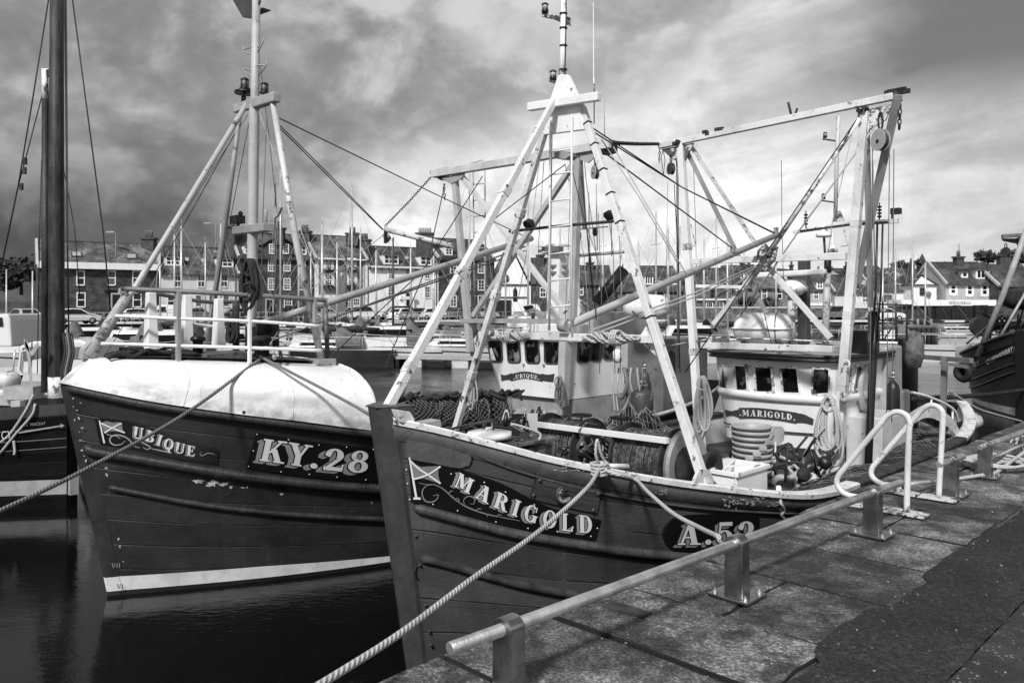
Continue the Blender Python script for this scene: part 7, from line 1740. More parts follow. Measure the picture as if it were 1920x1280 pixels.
# parked cars
M['car_body']=mat('car_paint',.5,.25,var=.03,bump=0,spec=.6)
cm={}
for nm,v in(('white',.78),('silver',.42),('dark',.02),('grey',.12),('black',.01)):
    cm[nm]=mat('car_paint_'+nm,v,.22,var=.03,bump=0,spec=.6)
def car_proto(kind):
    root=empty('parked_car',(0,0,0)); L=4.2; 
    if kind=='car': prof=[(-2.1,.35),(-2.08,.75),(-1.9,.92),(-1.75,1.0),(-1.3,1.42),(-.4,1.5),(.35,1.46),(1.05,1.0),(1.85,.85),(2.08,.62),(2.1,.35)]; gl=[(-1.62,1.0),(-1.22,1.36),(-.4,1.43),(.28,1.39),(.86,1.0)]
    elif kind=='suv': prof=[(-2.2,.4),(-2.2,1.0),(-2.05,1.6),(-1.6,1.75),(.3,1.74),(1.0,1.15),(1.95,1.0),(2.2,.7),(2.2,.4)]; gl=[(-1.95,1.1),(-1.85,1.58),(-1.5,1.66),(.22,1.65),(.75,1.12)]
    else: prof=[(-2.2,.35),(-2.2,1.75),(-2.0,1.86),(.5,1.86),(.9,1.75),(1.45,1.12),(2.1,.95),(2.25,.6),(2.25,.35)]; gl=[(.15,1.12),(.15,1.66),(.68,1.64),(1.1,1.12)]
    m=MB(); hw=.86
    top=max(z for x,z in prof)
    q=lambda x,z,s:Vector((x,s*(hw-(.16*max(0,z-1.0)/.5)),z))
    m.add([q(x,z,-1) for x,z in prof]+[q(x,z,1) for x,z in prof],[tuple(range(len(prof))),tuple(range(2*len(prof)-1,len(prof)-1,-1))]+[(i+1,i,len(prof)+i,len(prof)+i+1) for i in range(len(prof)-1)]); m.build('body',cm['silver'],root,bev=.05)
    for s in(-1,1):
        m=MB(); m.prism([q(x,z,s)+Vector((0,s*.0,0)) for x,z in gl],Vector((0,s*.012,0))); m.build('side_window',M['farglass'],root)
        for x in(-1.3,1.3):
            m=MB(); m.lathe(Vector((x,s*(hw-.1),.32)),Vector((0,s,0)),[(.32,-.1),(.34,0),(.32,.12),(.2,.13),(0,.12)],14); w_=m.build('wheel',M['rubber'],root)
            m=MB(); m.lathe(Vector((x,s*(hw+.022),.32)),Vector((0,s,0)),[(.2,0),(.18,.02),(0,.02)],12); m.build('hub',M['plast'],w_)
    i=prof.index(max(prof,key=lambda p:p[1]))
    fr=[p for p in prof if p[0]>0 and p[1]>=1.0 and p[1]<top-.05]; 
    def pane(x0,z0,x1,z1,nm):
        d=Vector((z1-z0,0,-(x1-x0))).normalized(); d=d if d.z>0 or nm=='x' else d
        m=MB(); nn=Vector((-(z1-z0),0,(x1-x0))).normalized(); nn=nn if nn.z>0 else -nn
        m.add([Vector((x,s*w,z))+nn*.015 for x,z,w,s in((x0,z0,.66,-1),(x0,z0,.66,1),(x1,z1,.58,1),(x1,z1,.58,-1))],[(0,1,2,3)]); m.build(nm,M['farglass'],root)
    if kind=='car': pane(.98,1.05,.42,1.42,'windscreen'); pane(-1.7,1.05,-1.35,1.38,'rear_window')
    elif kind=='suv': pane(.93,1.22,.36,1.68,'windscreen'); pane(-2.16,1.1,-2.07,1.55,'rear_window')
    else: pane(1.4,1.18,.95,1.7,'windscreen')
    for s in(-1,1):
        m=MB(); m.box(Vector((2.06,s*.6,.68)),.1,.32,.14); m.build('headlight',M['trim'],root); m=MB(); m.box(Vector((-2.06 if kind=='car' else -2.2,s*.68,.85)),.08,.22,.2); m.build('tail_light',M['midgrey'],root)
    return root
protos={k:car_proto(k) for k in('car','suv','van')}; used=set()
rowang=math.atan2((RB-RA).y,(RB-RA).x)
for kind,px,off,colr,turn,lab in(('car',44,9.5,'silver',1.9,'silver hatchback seen from behind at the far left of the quay'),('car',146,4.,'grey',0,'grey car parked in front of the dark stone house beside the ship mast'),('car',140,10.,'white',.3,'pale small car nearer the water, right of the tall ship mast'),('car',235,4.,'black',0,'dark car parked between the stone house door and the white van'),('van',312,4.,'white',math.pi,'white panel van parked before the low pale house'),('car',262,4.2,'white',0,'white car with its nose behind the slanting bow stay'),('car',372,5.,'grey',0,'grey car right of the white van'),('car',440,5.,'black',math.pi,'black car left of the grey pole mast\'s foot'),('suv',545,5.,'black',math.pi,'black tall car below the dark tenement'),('car',612,5.,'silver',0,'silver car below the flower boxed house'),('suv',686,5.,'white',0,'white tall estate car left of the white harled house'),('suv',742,5.,'black',math.pi,'black tall car before the pillared doorway'),('car',756,11.,'white',.5,'white small car nearer the water below the pillared doorway'),('car',790,5.,'black',0,'black low car behind the white saloon'),('car',812,5.4,'white',0,'white saloon right of the pillared doorway'),('car',868,5.,'black',0,'black car below the dark stone house end of terrace'),('car',870,10.,'grey',.2,'grey car nearer the water by the end of the terrace'),('car',905,5.,'silver',0,'silver car nearest the white hall')):
    d=rowd(px,off); c=P(px,HY,d); o=protos[kind] if kind not in used else copy_tree(protos[kind]); used.add(kind)
    o.location=(c.x,c.y,QZ+.004); o.rotation_euler.z=rowang+turn; tag(o,lab,'car' if kind!='van' else 'van','cars parked along the far quay')
    for ch in o.children:
        if ch.name.startswith('body'): ch.material_slots[0].link='OBJECT'; ch.material_slots[0].material=cm[colr]
for k,(kind,px,d,colr,lab) in enumerate((('car',1660,96,'white','white car parked below the low white cottage on the right quay'),('suv',1560,96,'grey','grey tall car on the right quay behind the near gantry leg'),('car',1190,98,'silver','silver car on the far quay behind the near mast leg'),('car',1120,99,'black','black car on the far quay behind the far wheelhouse roof'))):
    c=P(px,HY,d); o=copy_tree(protos[kind]); o.location=(c.x,c.y,QZ+.004); o.rotation_euler.z=(0,3.1,.1,3.)[k]; tag(o,lab,'car','cars parked along the far quay')
    for ch in o.children:
        if ch.name.startswith('body'): ch.material_slots[0].link='OBJECT'; ch.material_slots[0].material=cm[colr]

rs=random.Random(41)
for k in range(16):
    px=1290+k*27+rs.uniform(-6,6); d=rs.uniform(128,175); wd=rs.uniform(18,30); ey=rs.uniform(516,530)
    h=House('hillside_house','small house among the crowded rooftops beyond the right harbour wall',px,px+wd,ey,ey-rs.uniform(9,16),rs.choice(('harl','render_mid','greystone','render_grey')),rs.choice(('slate','slate_pale')),d,d+rs.uniform(-3,3),7.)
    h.root['group']='crowded rooftops beyond the right wall'
    for j in range(2): h.win(px+wd*(.3+.4*j),ey+3,ey+11,4,1,2)
    h.chimney(px+1,px+5,ey-20,ey-8,3,2)
# ================================================================== OTHER BOATS
class SH:      # simple hull in its own frame: s metres aft of the bow, b to the right of the hull looking forward... seen as local x/y
    def __init__(s,bow,aft,L,sheer,half,wl,rake=.15,zt=1.5):
        s.o=Vector((bow[0],bow[1],0)); s.d=Vector((aft[0],aft[1],0)).normalized(); s.r=Vector((-s.d.y,s.d.x,0)); s.L=L; s.sheer=sheer; s.hf=half; s.wl=wl; s.rake=rake; s.zt=zt
    def W(s,a,b,z): return s.o+s.d*a+s.r*b+ZZ*z
    def pt(s,a,z,side,off=0.):
        t=max(0,min(1.02,z/s.sheer(a))); b=lerp(s.wl(a),s.hf(a),t**1.2)+off; a2=s.rake*(s.zt-z)*(1-a/s.L)+a; return s.W(a2,side*b,z)
    def mesh(s,z0=-.4,ns=30,nz_=10):
        m=MB()
        for sd in(1,-1): m.grid(lambda a,b:s.pt(s.L*a,lerp(z0,s.sheer(s.L*a),b),sd),ns,nz_,True,lambda a,b:(s.L*a,b),flip=sd<0)
        k=nz_; vs=[s.pt(s.L,lerp(z0,s.sheer(s.L),j/k),sd) for j in range(k+1) for sd in(1,-1)]; m.add(vs,[(2*j,2*j+2,2*j+3,2*j+1) for j in range(k)]); return m
    def deck(s,dz=-.05,n=24):
        m=MB(); m.grid(lambda a,b:s.W(a*s.L,lerp(-1,1,b)*(s.hf(a*s.L)-.01),s.sheer(a*s.L)+dz),n,2); return m
    def bandm(s,f0,f1,off,n=30):
        m=MB()
        for sd in(1,-1): m.grid(lambda a,b:s.pt(s.L*a,lerp(f0(s.L*a),f1(s.L*a),b),sd,off),n,3)
        return m
    def onside(s,px,py,sd,off=.045):
        # picture point onto the hull side
        lo=None; best=None
        for i in range(110):
            a=s.L*i/240; p=s.pt(a,1.2,sd); z=EYE-(py-HY)/FPX*p.y; p=s.pt(a,z,sd,off); z=EYE-(py-HY)/FPX*p.y; p=s.pt(a,z,sd,off); x=CX+FPX*p.x/p.y
            if best is None or abs(x-px)<best[0]: best=(abs(x-px),p,a)
        s0=best[2]
        for i in range(-20,21):
            a=s0+s.L/240*i/20; a=max(0,a); p=s.pt(a,1.2,sd); z=EYE-(py-HY)/FPX*p.y; p=s.pt(a,z,sd,off); z=EYE-(py-HY)/FPX*p.y; p=s.pt(a,z,sd,off); x=CX+FPX*p.x/p.y
            if abs(x-px)<best[0]: best=(abs(x-px),p,a)
        return best[1]
# ---- black sailing vessel at the left
bp=P(137,HY,13.4)
sv=SH((bp.x,bp.y),(-.95,.30),9,lambda a:smoothtab([(0,1.72),(2,1.62),(5,1.4),(9,1.5)],a),lambda a:.12+1.5*(1-max(0,1-a/4)**2),lambda a:.05+1.35*(1-max(0,1-a/4.5)**1.7),.05,1.7)
root=empty('sailing_vessel',sv.W(3,0,0),'black hulled sailing vessel with a tall dark wooden mast, bow behind the whaleback trawler','sailing boat')
M['hull_sv']=mat('black_hull',.006,.6,var=.2,bump=.3,fn=hullfn(12,.78,.1,.1),spec=.15)
sv.mesh(-.6,90,36).build('hull',M['hull_sv'],root); sv.deck(-.18).build('deck',M['cream'],root)
sv.bandm(lambda a:.21,lambda a:.46,.006).build('boot_top',M['plast'],root)
sv.bandm(lambda a:sv.sheer(a)-.17,lambda a:sv.sheer(a)+.02,.012).build('bulwark_rail',M['darkgrey'],root)
for k,z in enumerate((.22,.40,.55)): sv.bandm(lambda a:sv.sheer(a)-z-.17,lambda a:sv.sheer(a)-z-.155,.012).build('hull_line',M['midgrey'],root)
m=MB(); m.beam(sv.W(.02,0,-.5),sv.W(0,0,1.72),.12,.12,UU); m.build('stem_post',M['hull_sv'],root)
m=MB(); m.beam(sv.W(-.002,0,.2),sv.W(-.002,0,.52),.135,.135,UU); m.build('stem_boot_top',M['plast'],root)
sdv=1 if sv.pt(2,1,1).y<sv.pt(2,1,-1).y else -1
def textside(sh,body,px,py,hpx,mt,sd,parent,wide=1.,slope=0.,ypx=None,rx=1.):
    vs,fs=text_mesh(body,1.,1.1); m=MB(); m.add([sh.onside(px+v.x*hpx*wide,py-v.y*hpx*1.25+slope*v.x*hpx*wide,sd) for v in vs],fs); m.build('lettering',M[mt],parent)
textside(sv,'ST VINCENT',46,799,6.2,'plast',sdv,root,1.05,-.08); textside(sv,'CY',2,823,17,'letter',sdv,root,.85,-.1)
m=MB(); m.beam(sv.onside(36,811,sdv),sv.onside(114,798,sdv),.02,.02); m.build('arrow_line',M['plast'],root)
m=MB(); m.prism([sv.onside(px,py,sdv) for px,py in((113,794),(121,797),(114,802))],ZZ*.001+VV*-.01); m.build('arrow_head',M['plast'],root)
DM=14.0
m=MB(); m.tube([P(107,760,DM),P(106,720,DM),P(105.5,300,DM),P(107,-80,DM)],[.135,.135,.125,.105],16); mst=m.build('mast',M['wood_mast'],root)
m=MB(); m.tube([P(107,745,DM),P(106.5,706,DM)],.145,16); m.build('mast_foot_band',M['white'],mst)
m=MB(); m.tube([P(86,735,DM),P(85,185,DM)],[.075,.055],12); gf=m.build('gaff_spar',M['wood_mast'],root)
m=MB(); m.tube([P(85,186,DM),P(84,132,DM)],[.056,.05],12); m.tube([P(78,131,DM),P(92,131,DM)],.02,6); m.build('spar_tip',M['white'],gf)
m=MB(); m.box(P(91,138,DM),.06,.06,.12); m.build('halyard_block',M['iron'],root)
for pts,r in((((91,0),(63,175),(34,349),(0,512)),.012),(((80,175),(50,290),(33,352)),.010),(((121,-20),(126,420),(130,720)),.013),(((124,-20),(128,600),(132,760)),.010),(((136,0),(165,220),(193,430),(208,590)),.012),(((97,180),(120,320),(140,430),(150,560)),.008),(((78,300),(74,440),(70,700)),.008),(((60,640),(58,720),(56,800)),.010)):
    m=MB(); m.tube([P(px,py,DM) for px,py in pts],r,6); m.build('stay',M['wire'],root)
m=MB()
for px,py in((47,302),(40,350),(46,320)): m.box(P(px,py,DM),.05,.05,.12)
m.build('stay_shackle',M['iron'],root)
m=MB(); m.prism([P(px,py,13.6) for px,py in((46,640),(52,640),(60,690),(62,742),(57,742),(56,690))],VV*.04); m.prism([P(px,py,13.6) for px,py in((46,634),(58,660),(72,640),(74,648),(60,668),(46,648))],VV*.04); m.build('anchor',M['plast'],root)
m=MB(); m.box(P(45,735,14.2),.5,.4,.22); m.box(P(14,750,14.3),.45,.4,.14); m.box(P(34,757,13.9),.16,.16,.12); m.build('deck_locker',M['plast'],root)
m=MB(); m.ball(P(17,712,15.5),.21,14,10,(1,1,.85)); tag(m.build('ball_fender',M['fender']),'pale round ball fender on the small cruiser left of the tall mast','fender')
for pts in(((0,850),(28,815),(60,778),(66,757)),((0,830),(20,812),(48,770),(62,740)),((26,826),(28,845),(27,852))):
    m=MB(); m.tube(curve([P(px,py,13.1) for px,py in pts],12),.022,7); tag(m.build('mooring_rope',M['rope']),('pale rope slanting over the black hull\'s bow rail at the left edge','second pale rope crossing the black hull\'s name at the left edge','short rope end hanging on the black hull at the left edge')[len([o for o in scene.objects if o.get('group')=='ropes on the black hull'])],'rope','ropes on the black hull')
for k in range(5):
    m=MB(); x=118+k*4; m.tube(curve([P(x,625,13.9),P(x+4,660,13.8),P(x-3,700,13.7),P(x+2,745,13.6)],12),.02,6); m.build('halyard_tail',M[('rope_dark','black','rope_grey','rope_dark','black')[k]],root)
# ---- dark trawler at the right edge
bp=P(1913,HY,23.6)
rt=SH((bp.x,bp.y),(.64,1),11,lambda a:smoothtab([(0,2.62),(1,2.30),(2.2,1.98),(4,1.72),(11,1.7)],a),lambda a:.12+1.65*(1-max(0,1-a/4.2)**2),lambda a:.05+1.4*(1-max(0,1-a/4.8)**1.65),.12,2.6)
root=empty('fishing_trawler',rt.W(4,0,0),'dark hulled trawler at the right edge, bow towards the quay, with lettered bow','fishing boat')
M['hull_q']=mat('dark_hull',.018,.42,var=.2,bump=.3,fn=hullfn(10,.75,.25,.2))
rt.mesh(-.5,90,40).build('hull',M['hull_q'],root); rt.deck(-.35).build('deck',M['deck'],root)
rt.bandm(lambda a:.06,lambda a:.30-.03*min(a,4),.008).build('boot_top',M['boot'],root)
for z,r in((.02,.06),(.62,.045),(.95,.04),(1.2,.04)):
    for sd in(1,-1): m=MB(); m.tube([rt.pt(11*i/30,rt.sheer(11*i/30)-z,sd,.01) for i in range(31)],r,6); m.build('rubbing_strake',M['darkgrey' if z<.1 else 'hull_q'],root)
m=MB(); m.beam(rt.W(.36,0,-.4),rt.W(-.03,0,2.66),.22,.2,UU); m.build('stem_post',M['hull_q'],root)
sq=1 if rt.pt(3,1,1).x<rt.pt(3,1,-1).x else -1
vs_,fs_=text_mesh('QUEENSBERRY',1.,1.1,.035); wmax=max(v.x for v in vs_); m=MB(); m.add([rt.onside(1849+v.x/wmax*50,683-26*(v.x/wmax)**1.05-v.y*12,sq) for v in vs_],fs_); m.build('lettering',M['letter'],root)
vs_,fs_=text_mesh('I56',1.,1.0,.035); wmax=max(v.x for v in vs_); m=MB(); m.add([rt.onside(1823+v.x/wmax*13,693-6*(v.x/wmax)-v.y*17,sq) for v in vs_],fs_); m.build('lettering',M['letter'],root)
m=MB(); m.add([rt.onside(px,py,sq) for px,py in((1900,653),(1905,648),(1912,655),(1907,660))],[(0,1,2,3)]); m.build('flag_emblem',M['plast'],root)
m=MB(); m.tube([P(1833,668,25.5),P(1880,555,24.8),P(1925,430,24.2)],.085,10); m.build('mast_leg',M['plast'],root)
m=MB(); m.tube([P(1867,646,24.8),P(1925,545,24.4)],.04,8); m.build('stay',M['plast'],root)
m=MB(); m.beam(P(1879,443,25),P(1960,438,24.6),.28,.10); m.prism([P(px,py,25) for px,py in((1880,447),(1905,447),(1910,457),(1884,452))],VV*.05); m.beam(P(1908,446,25),P(1930,500,25),.13); m.build('gallows_frame',M['midgrey'],root)
block(1886,474,0,.13,root,fr=lambda px,py,a:P(px,py,25),mt='darkgrey')
m=MB(); m.ball(P(1912,560,25),.7,12,8,(.8,.8,.5)); m.build('net_bundle',M['net_dark'],root)
m=MB(); m.lathe(P(1839,612,26.4),Vector((-.4,-1,0)),[(.1,-.2),(.33,-.2),(.33,.0),(.12,.0),(.12,.3),(.33,.3),(.33,.4),(.1,.4)],16,False); m.tube([P(1839,612,26.4),P(1920,608,26.4)],.14,8); m.build('winch',M['black'],root)
m=MB(); rs=random.Random(3)
for k in range(30): c=P(rs.uniform(1845,1920),rs.uniform(600,650),rs.uniform(25,27)); m.tube(curve([c,c+Vector((rs.gauss(0,.3),0,rs.gauss(.2,.2))),c+Vector((rs.gauss(0,.4),0,-.3))],8),.03,5)
m.build('deck_gear',M['black'],root)
m=MB(); m.prism([P(px,py,25.2) for px,py in((1884,556),(1920,545),(1920,575),(1900,568))],VV*.1); m.build('awning',M['midgrey'],root)
m=MB(); m.lathe(P(1806,698,24.8),Vector((-.9,-.43,0)),[(.13,-.1),(.27,-.1),(.32,0),(.27,.1),(.13,.1),(.11,0),(.13,-.1)],20); tag(m.build('tyre_fender',M['rubber']),'black tyre fender hung on the side of the dark trawler at the right edge','tyre')
# ---- marina yachts
M['yacht_white']=mat('gelcoat_white',.62,.25,var=.04,bump=0); M['canvas']=mat('dark_canvas',.025,.8,var=.3); M['canvas_grey']=mat('grey_canvas',.12,.8,var=.3); M['hull_blue']=mat('dark_gelcoat',.03,.25,var=.05,bump=0); M['alu']=mat('mast_alloy',.55,.35,.3,var=.08,bump=0); M['alu_dark']=mat('mast_dark',.07,.5,var=.3,bump=0)
def yacht(label,px,d,ang,L,top,hull='yacht_white',cover='canvas',mastpx=None,mmat='alu',cover2='canvas_grey',motor=False):
    c=P(px,HY,d); dr=Vector((math.cos(ang),math.sin(ang))); bow=(c.x-dr.x*L/2,c.y-dr.y*L/2); B=L*.155
    sh=SH(bow,dr,L,lambda a:.95+.25*(1-a/L)**2,lambda a:.04+B*math.sin(math.pi*min(1,(a/L*.62+.02)))**.8,lambda a:.02+B*.85*math.sin(math.pi*min(1,(a/L*.62+.01))),.9,1.2)
    root=empty('motor_boat' if motor else 'yacht',sh.W(L/2,0,0),label,'motor boat' if motor else 'yacht','boats moored in the marina')
    sh.mesh(-.3,18,5).build('hull',M[hull],root); sh.deck(0,12).build('deck',M['yacht_white'],root)
    sh.bandm(lambda a:sh.sheer(a)-.28,lambda a:sh.sheer(a)-.2,.01,12).build('hull_stripe',M['canvas'],root)
    m=MB(); k0,k1=(.30,.66) if not motor else (.2,.7); hh=.42 if not motor else 1.15
    q=lambda a,b,z:sh.W(a*L,b*sh.hf(a*L),z)
    z0=1.08; sec=[(-.62,0),(-.55,.8),(-.4,1),(.4,1),(.55,.8),(.62,0)]
    def cab(a,b):
        i=min(4,int(b*5)); t=b*5-i; y=lerp(sec[i][0],sec[i+1][0],t); z=lerp(sec[i][1],sec[i+1][1],t); e=min(1,a*6,(1-a)*10)
        return q(lerp(k0,k1,a),y,z0+hh*z*(.15+.85*e))
    m.grid(cab,12,5,True); cb=m.build('cabin',M['yacht_white'],root)
    for sd in(-1,1):
        m=MB(); zz=(.35,.68) if not motor else (.5,.85)
        m.add([q(a,sd*.66,z0+hh*z) for a,z in((k0+.07,zz[0]),(k1-.03,zz[0]),(k1-.03,zz[1]),(k0+.10,zz[1]))],[(0,1,2,3)]); m.build('cabin_window',M['farglass'],cb)
    if not motor or cover2:
        m=MB(); m.grid(lambda a,b:q(lerp(.62,.78,a),math.cos(math.pi*b)*.7,z0+.1+math.sin(math.pi*b)**.6*(1.05 if not motor else 1.5)*(.55+.45*math.sin(math.pi*min(1,a+.35)))),5,8); m.build('sprayhood',M[cover2],root)
    m=MB()
    for sd in(1,-1):
        m.tube([q(a/10,sd*.97,1.05+.25*(1-a/10)**2+.6) for a in range(0,11)],.014,5)
        for a in range(0,11,2): m.tube([q(a/10,sd*.97,1.05+.25*(1-a/10)**2),q(a/10,sd*.97,1.65+.25*(1-a/10)**2)],.014,5)
    m.build('guard_wires',M['alu'],root)
    if top is not None:
        mp=sh.W(L*.42,0,1.1); 
        if mastpx is not None: r=(mastpx-CX)/FPX; mp=Vector((r*mp.y,mp.y,1.1))
        zt=EYE-(top-HY)/FPX*mp.y; T=Vector((mp.x,mp.y,zt)); m=MB(); m.tube([mp,T],[.085,.06],8); ms=m.build('mast',M[mmat],root)
        m=MB()
        for f in(.45,.75)if zt>9 else(.6,): 
            z=lerp(1.1,zt,f); m.tube([Vector((mp.x,mp.y,z))-sh.r*.55,Vector((mp.x,mp.y,z))+sh.r*.55],.025,5)
        m.tube([T,T+Vector((.25,0,.12))],.012,4); m.tube([T,T+ZZ*.5],.012,4); m.build('spreaders',M[mmat],ms)
        m=MB()
        for s0 in(q(.02,0,1.25),q(.99,0,1.1),sh.W(L*.45,sh.hf(L*.45),1.1),sh.W(L*.45,-sh.hf(L*.45),1.1)): m.tube([s0,T],.012,4)
        m.build('shrouds',M['wire_pale'],root)
        b0=mp+ZZ*1.0; b1=mp+sh.d*L*.38+ZZ*1.0; m=MB(); m.tube([b0,b0.lerp(b1,.2),b0.lerp(b1,.7),b1],[.16,.17,.13,.06],8); m.build('sail_cover',M[cover],root)
    return root
Y=[(70,40,.3,6,None,'yacht_white','canvas',None,'white cabin cruiser low behind the black sailing vessel',True),
(255,56,.2,8,None,'yacht_white','canvas',None,'white yacht hull seen through the left end of the whaleback rails',False),
(327,58,2.6,8,440,'yacht_white','canvas',327,'yacht whose pale mast stands just left of its near twin behind the whaleback',False),
(352,54,.5,8,424,'yacht_white','canvas_grey',340,'yacht whose taller pale mast leads the pair behind the whaleback',False),
(414,60,2.4,9,419,'yacht_white','canvas',414,'yacht whose mast shows left of the grey pole mast',False),
(520,62,.4,11,318,'hull_blue','canvas',526,'dark hulled yacht with the tallest pale mast just right of the grey pole mast',False),
(516,66,2.7,10,345,'yacht_white','canvas',516,'yacht with a dark wooden mast right behind the tallest pale mast',False),
(600,45,.05,8.5,421,'hull_blue','canvas',604,'long dark hulled yacht with an oblong porthole lying at the pontoon',False),
(655,57,.25,9,351,'yacht_white','canvas',660,'yacht with a pale mast in front of the flower boxed grey house',False),
(700,50,2.9,9,None,'yacht_white','canvas_grey',None,'low white yacht under a dark boom cover left of the canopied motor boat',False),
(735,53,.15,9,446,'yacht_white','canvas',737,'yacht with a thin dark mast before the white harled house',False),
(735,46,.2,6.5,None,'yacht_white','canvas',None,'white motor boat with a dark canvas canopy at the pontoon',True),
(850,46.5,.04,7.5,None,'yacht_white','canvas',None,'low white yacht lying at the right end of the pontoon',False),
(800,55,.3,8,480,'yacht_white','canvas_grey',813,'yacht behind the pontoon left of the slanting forward mast leg',False),
(880,60,.4,9,330,'yacht_white','canvas',880,'yacht whose mast rises between the gantry ladder and the forward mast leg',False),
(990,60,2.5,9,378,'yacht_white','canvas_grey',990,'yacht whose mast rises behind the dark far mast leg',False),
(1130,62,.4,9,405,'yacht_white','canvas',1130,'yacht whose mast stands behind the right side of the ladder',False),
(1217,60,.5,9,400,'yacht_white','canvas_grey',1230,'yacht whose mast stands just right of the near white mast leg',False),
(1250,52,2.7,8,430,'hull_blue','canvas',1253,'dark yacht whose mast stands between the near mast leg and gantry',False),
(1345,60,.3,9,410,'yacht_white','canvas',1343,'yacht whose slim mast stands right of the far gantry leg',False),
(1375,55,2.6,8,445,'yacht_white','canvas_grey',1364,'yacht whose shorter mast stands above the lettered wheelhouse raft',False),
(1300,48,.2,7,None,'yacht_white','canvas_grey',None,'small white motor boat left of the big liferaft canister',True),
(1680,64,.5,8,470,'yacht_white','canvas',1679,'yacht with the shorter of the pale masts right of the near gantry',False),
(1712,68,.3,9,456,'yacht_white','canvas',1711,'yacht with the tallest pale mast left of the white gable house',False),
(1737,70,2.6,8,493,'yacht_white','canvas_grey',1735,'yacht whose low mast crosses the white gable house',False),
(1790,76,.02,13,None,'yacht_white','canvas_grey',None,'long low white boat moored under the right harbour wall',False)]
for px,d,ang,L,top,hull,cover,mpx,lab,mot in Y:
    yacht(lab,px,d,ang,L,top,hull,cover,mpx,'alu_dark' if 'dark mast' in lab or 'wooden' in lab else 'alu',motor=mot)
rs=random.Random(88)
for px,top in((300,470),(385,455),(470,470),(560,440),(583,470),(632,455),(676,430),(705,470),(770,465),(910,420),(948,455),(1050,430),(1085,440),(1165,430),(1197,455),(1275,425),(1320,450),(1395,470),(1455,470),(1600,480),(1655,500)):
    d=rs.uniform(50,72); yacht('small white yacht among the crowded moorings behind the two near trawlers',px+rs.uniform(-14,14),d,rs.uniform(-.4,.6)+rs.choice((0,3.14)),rs.uniform(6,8.5),top,rs.choice(('yacht_white','yacht_white','yacht_white','hull_blue')) and 'yacht_white',rs.choice(('canvas','canvas_grey','canvas')),px)['group']='crowded moored yachts'
rs=random.Random(99)
for px in(125,175,215,262,300,345,392,430,480,520,560,590,625,660,690,720,760,1000,1150,1270,1330,1400):
    yacht('small white motor boat among the crowded moorings behind the two near trawlers',px+rs.uniform(-8,8),rs.uniform(36,50) if px<520 else rs.uniform(47,60),rs.uniform(-.7,.9)+rs.choice((0,3.14)),rs.uniform(3.8,5.4),None,'yacht_white',rs.choice(('canvas','canvas_grey')),None,'alu',rs.choice(('canvas','canvas_grey')),True)['group']='crowded moored motor boats'
# pilot house boat at the left edge
c=P(2,HY,22); root=empty('motor_boat',Vector((c.x,c.y,0)),'white boat with an upright pilot house cut by the left edge','motor boat')
m=MB(); m.prism([P(px,py,22) for px,py in((-60,650),(-60,590),(15,588),(19,600),(22,650))],Vector((0,1.6,0))); m.build('pilot_house',M['yacht_white'],root,bev=.05)
m=MB(); m.prism([P(px,py,21.98) for px,py in((-20,596),(4,595),(6,612),(-20,613))],Vector((0,-.01,0))); m.build('window',M['farglass'],root)
sh=SH((P(40,HY,21).x,21),(-1,.1),7,lambda a:1.6-.05*a,lambda a:.1+1.2*(1-max(0,1-a/3)**2),lambda a:.05+1.*(1-max(0,1-a/3)**2),.3,1.6); sh.mesh().build('hull',M['yacht_white'],root); sh.deck().build('deck',M['cream'],root)
c=P(85,HY,19); root=empty('motor_boat',Vector((c.x,c.y,0)),'white cabin cruiser with curved windows just behind the tall dark mast','motor boat')
sh=SH((P(170,HY,18.5).x,18.5),(-1,.12),6.5,lambda a:1.45-.06*a,lambda a:.1+1.15*(1-max(0,1-a/3)**2),lambda a:.05+1.*(1-max(0,1-a/3)**2),.4,1.5); sh.mesh().build('hull',M['yacht_white'],root); sh.deck().build('deck',M['yacht_white'],root)
m=MB(); m.prism([P(px,py,18.4) for px,py in((30,700),(36,648),(60,640),(150,637),(168,645),(172,690),(168,712))],Vector((0,1.7,0))); cb=m.build('cabin',M['yacht_white'],root,bev=.05)
for q in([(42,652),(82,648),(84,668),(44,676)],[(124,650),(160,650),(162,672),(126,672)]): m=MB(); m.prism([P(px,py,18.38) for px,py in q],Vector((0,-.01,0))); m.build('cabin_window',M['canvas_grey'],cb)
m=MB(); m.tube([P(38,695,18.2),P(40,660,18.2),P(52,655,18.2)],.02,6); m.tube([P(24,700,18.2),P(28,655,18.2)],.02,6); m.build('grab_rail',M['alu'],root)
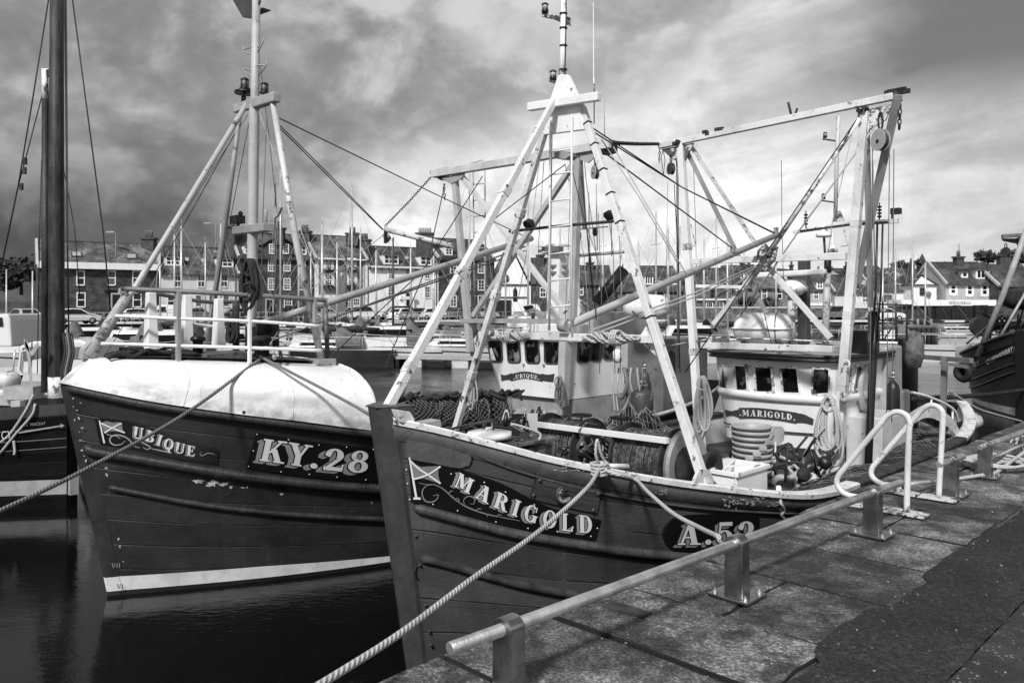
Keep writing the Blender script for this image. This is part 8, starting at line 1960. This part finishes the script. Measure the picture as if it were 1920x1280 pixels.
# thin bare masts of small boats far left
for px,top,d in((12,505,40),(61,508,36)):
    c=P(px,HY,d); root=empty('dinghy',Vector((c.x,c.y,0)),('small moored dinghy with a thin pale mast at the far left edge','small moored dinghy with a thin pale mast left of the tall ship mast')[px>30],'dinghy'); sh=SH((c.x-1.5,c.y),(1,.2),4,lambda a:.6,lambda a:.7*math.sin(math.pi*min(1,a/4*.7+.02)),lambda a:.6*math.sin(math.pi*min(1,a/4*.7+.02)),.3,.6); sh.mesh(-.2,14,4).build('hull',M['yacht_white'],root); sh.deck(-.1,8).build('deck',M['cream'],root); m=MB(); m.tube([Vector((c.x,c.y,.5)),P(px,top,d)],[.05,.03],6); m.build('mast',M['alu'],root)
# pontoon
root=empty('pontoon',P(760,690,44),'long floating pontoon walkway with white floats behind the two trawlers','pontoon')
a=P(560,HY,46.5); b=P(935,HY,43.5); m=MB(); m.beam(Vector((a.x,a.y,.52)),Vector((b.x,b.y,.52)),1.4,.14); m.build('walkway',M['plast'],root)
for k in range(9):
    t=(k+.5)/9; c=a.lerp(b,t); m=MB(); m.box(Vector((c.x,c.y,.2)),.95,1.3,.46,(b-a).normalized(),Vector((-(b-a).y,(b-a).x,0)).normalized()); m.build('float',M['cream' if k%2 else 'black'],root,bev=.05)
for px in(517,888):
    c=P(px,HY,45.5); root=empty('mooring_pile',Vector((c.x,c.y,0)),'thick dark timber pile at the '+('left' if px<600 else 'right')+' part of the pontoon','pile'); m=MB(); m.tube([Vector((c.x,c.y,-1)),Vector((c.x,c.y,2.4))],.2,10); m.lathe(Vector((c.x,c.y,2.4)),ZZ,[(.22,0),(.22,.05),(0,.25)],10); m.build('pile_shaft',M['bark'],root)
# fendered pier on the right
c=P(1720,HY,62); root=empty('fender_pier',Vector((c.x,c.y,0)),'short timber pier hung with black fenders, right of the near wheelhouse','pier')
a=P(1690,HY,64);b=P(1752,HY,62); m=MB(); m.box(Vector(((a.x+b.x)/2,63.5,.95)),b.x-a.x,4,1.5); m.build('pier_body',M['wallstone'],root)
for k in range(6):
    x=lerp(1704,1750,k/5); p=P(x,HY,61.2); m=MB(); m.tube([Vector((p.x,p.y,-.2)),Vector((p.x,p.y,1.9))],.15,8); m.build('fender_post',M['rubber'],root)
for k in range(5):
    x=lerp(1696,1746,k/4); p=P(x,HY,62.2); m=MB(); m.tube([Vector((p.x,p.y,1.6)),Vector((p.x,p.y,2.4))],.09,8); m.build('pier_bollard',M['pot'],root)
# exposed piles between the trawlers and far boats
for px,d,t,lab in((888/1.,40,0,''),):
    pass
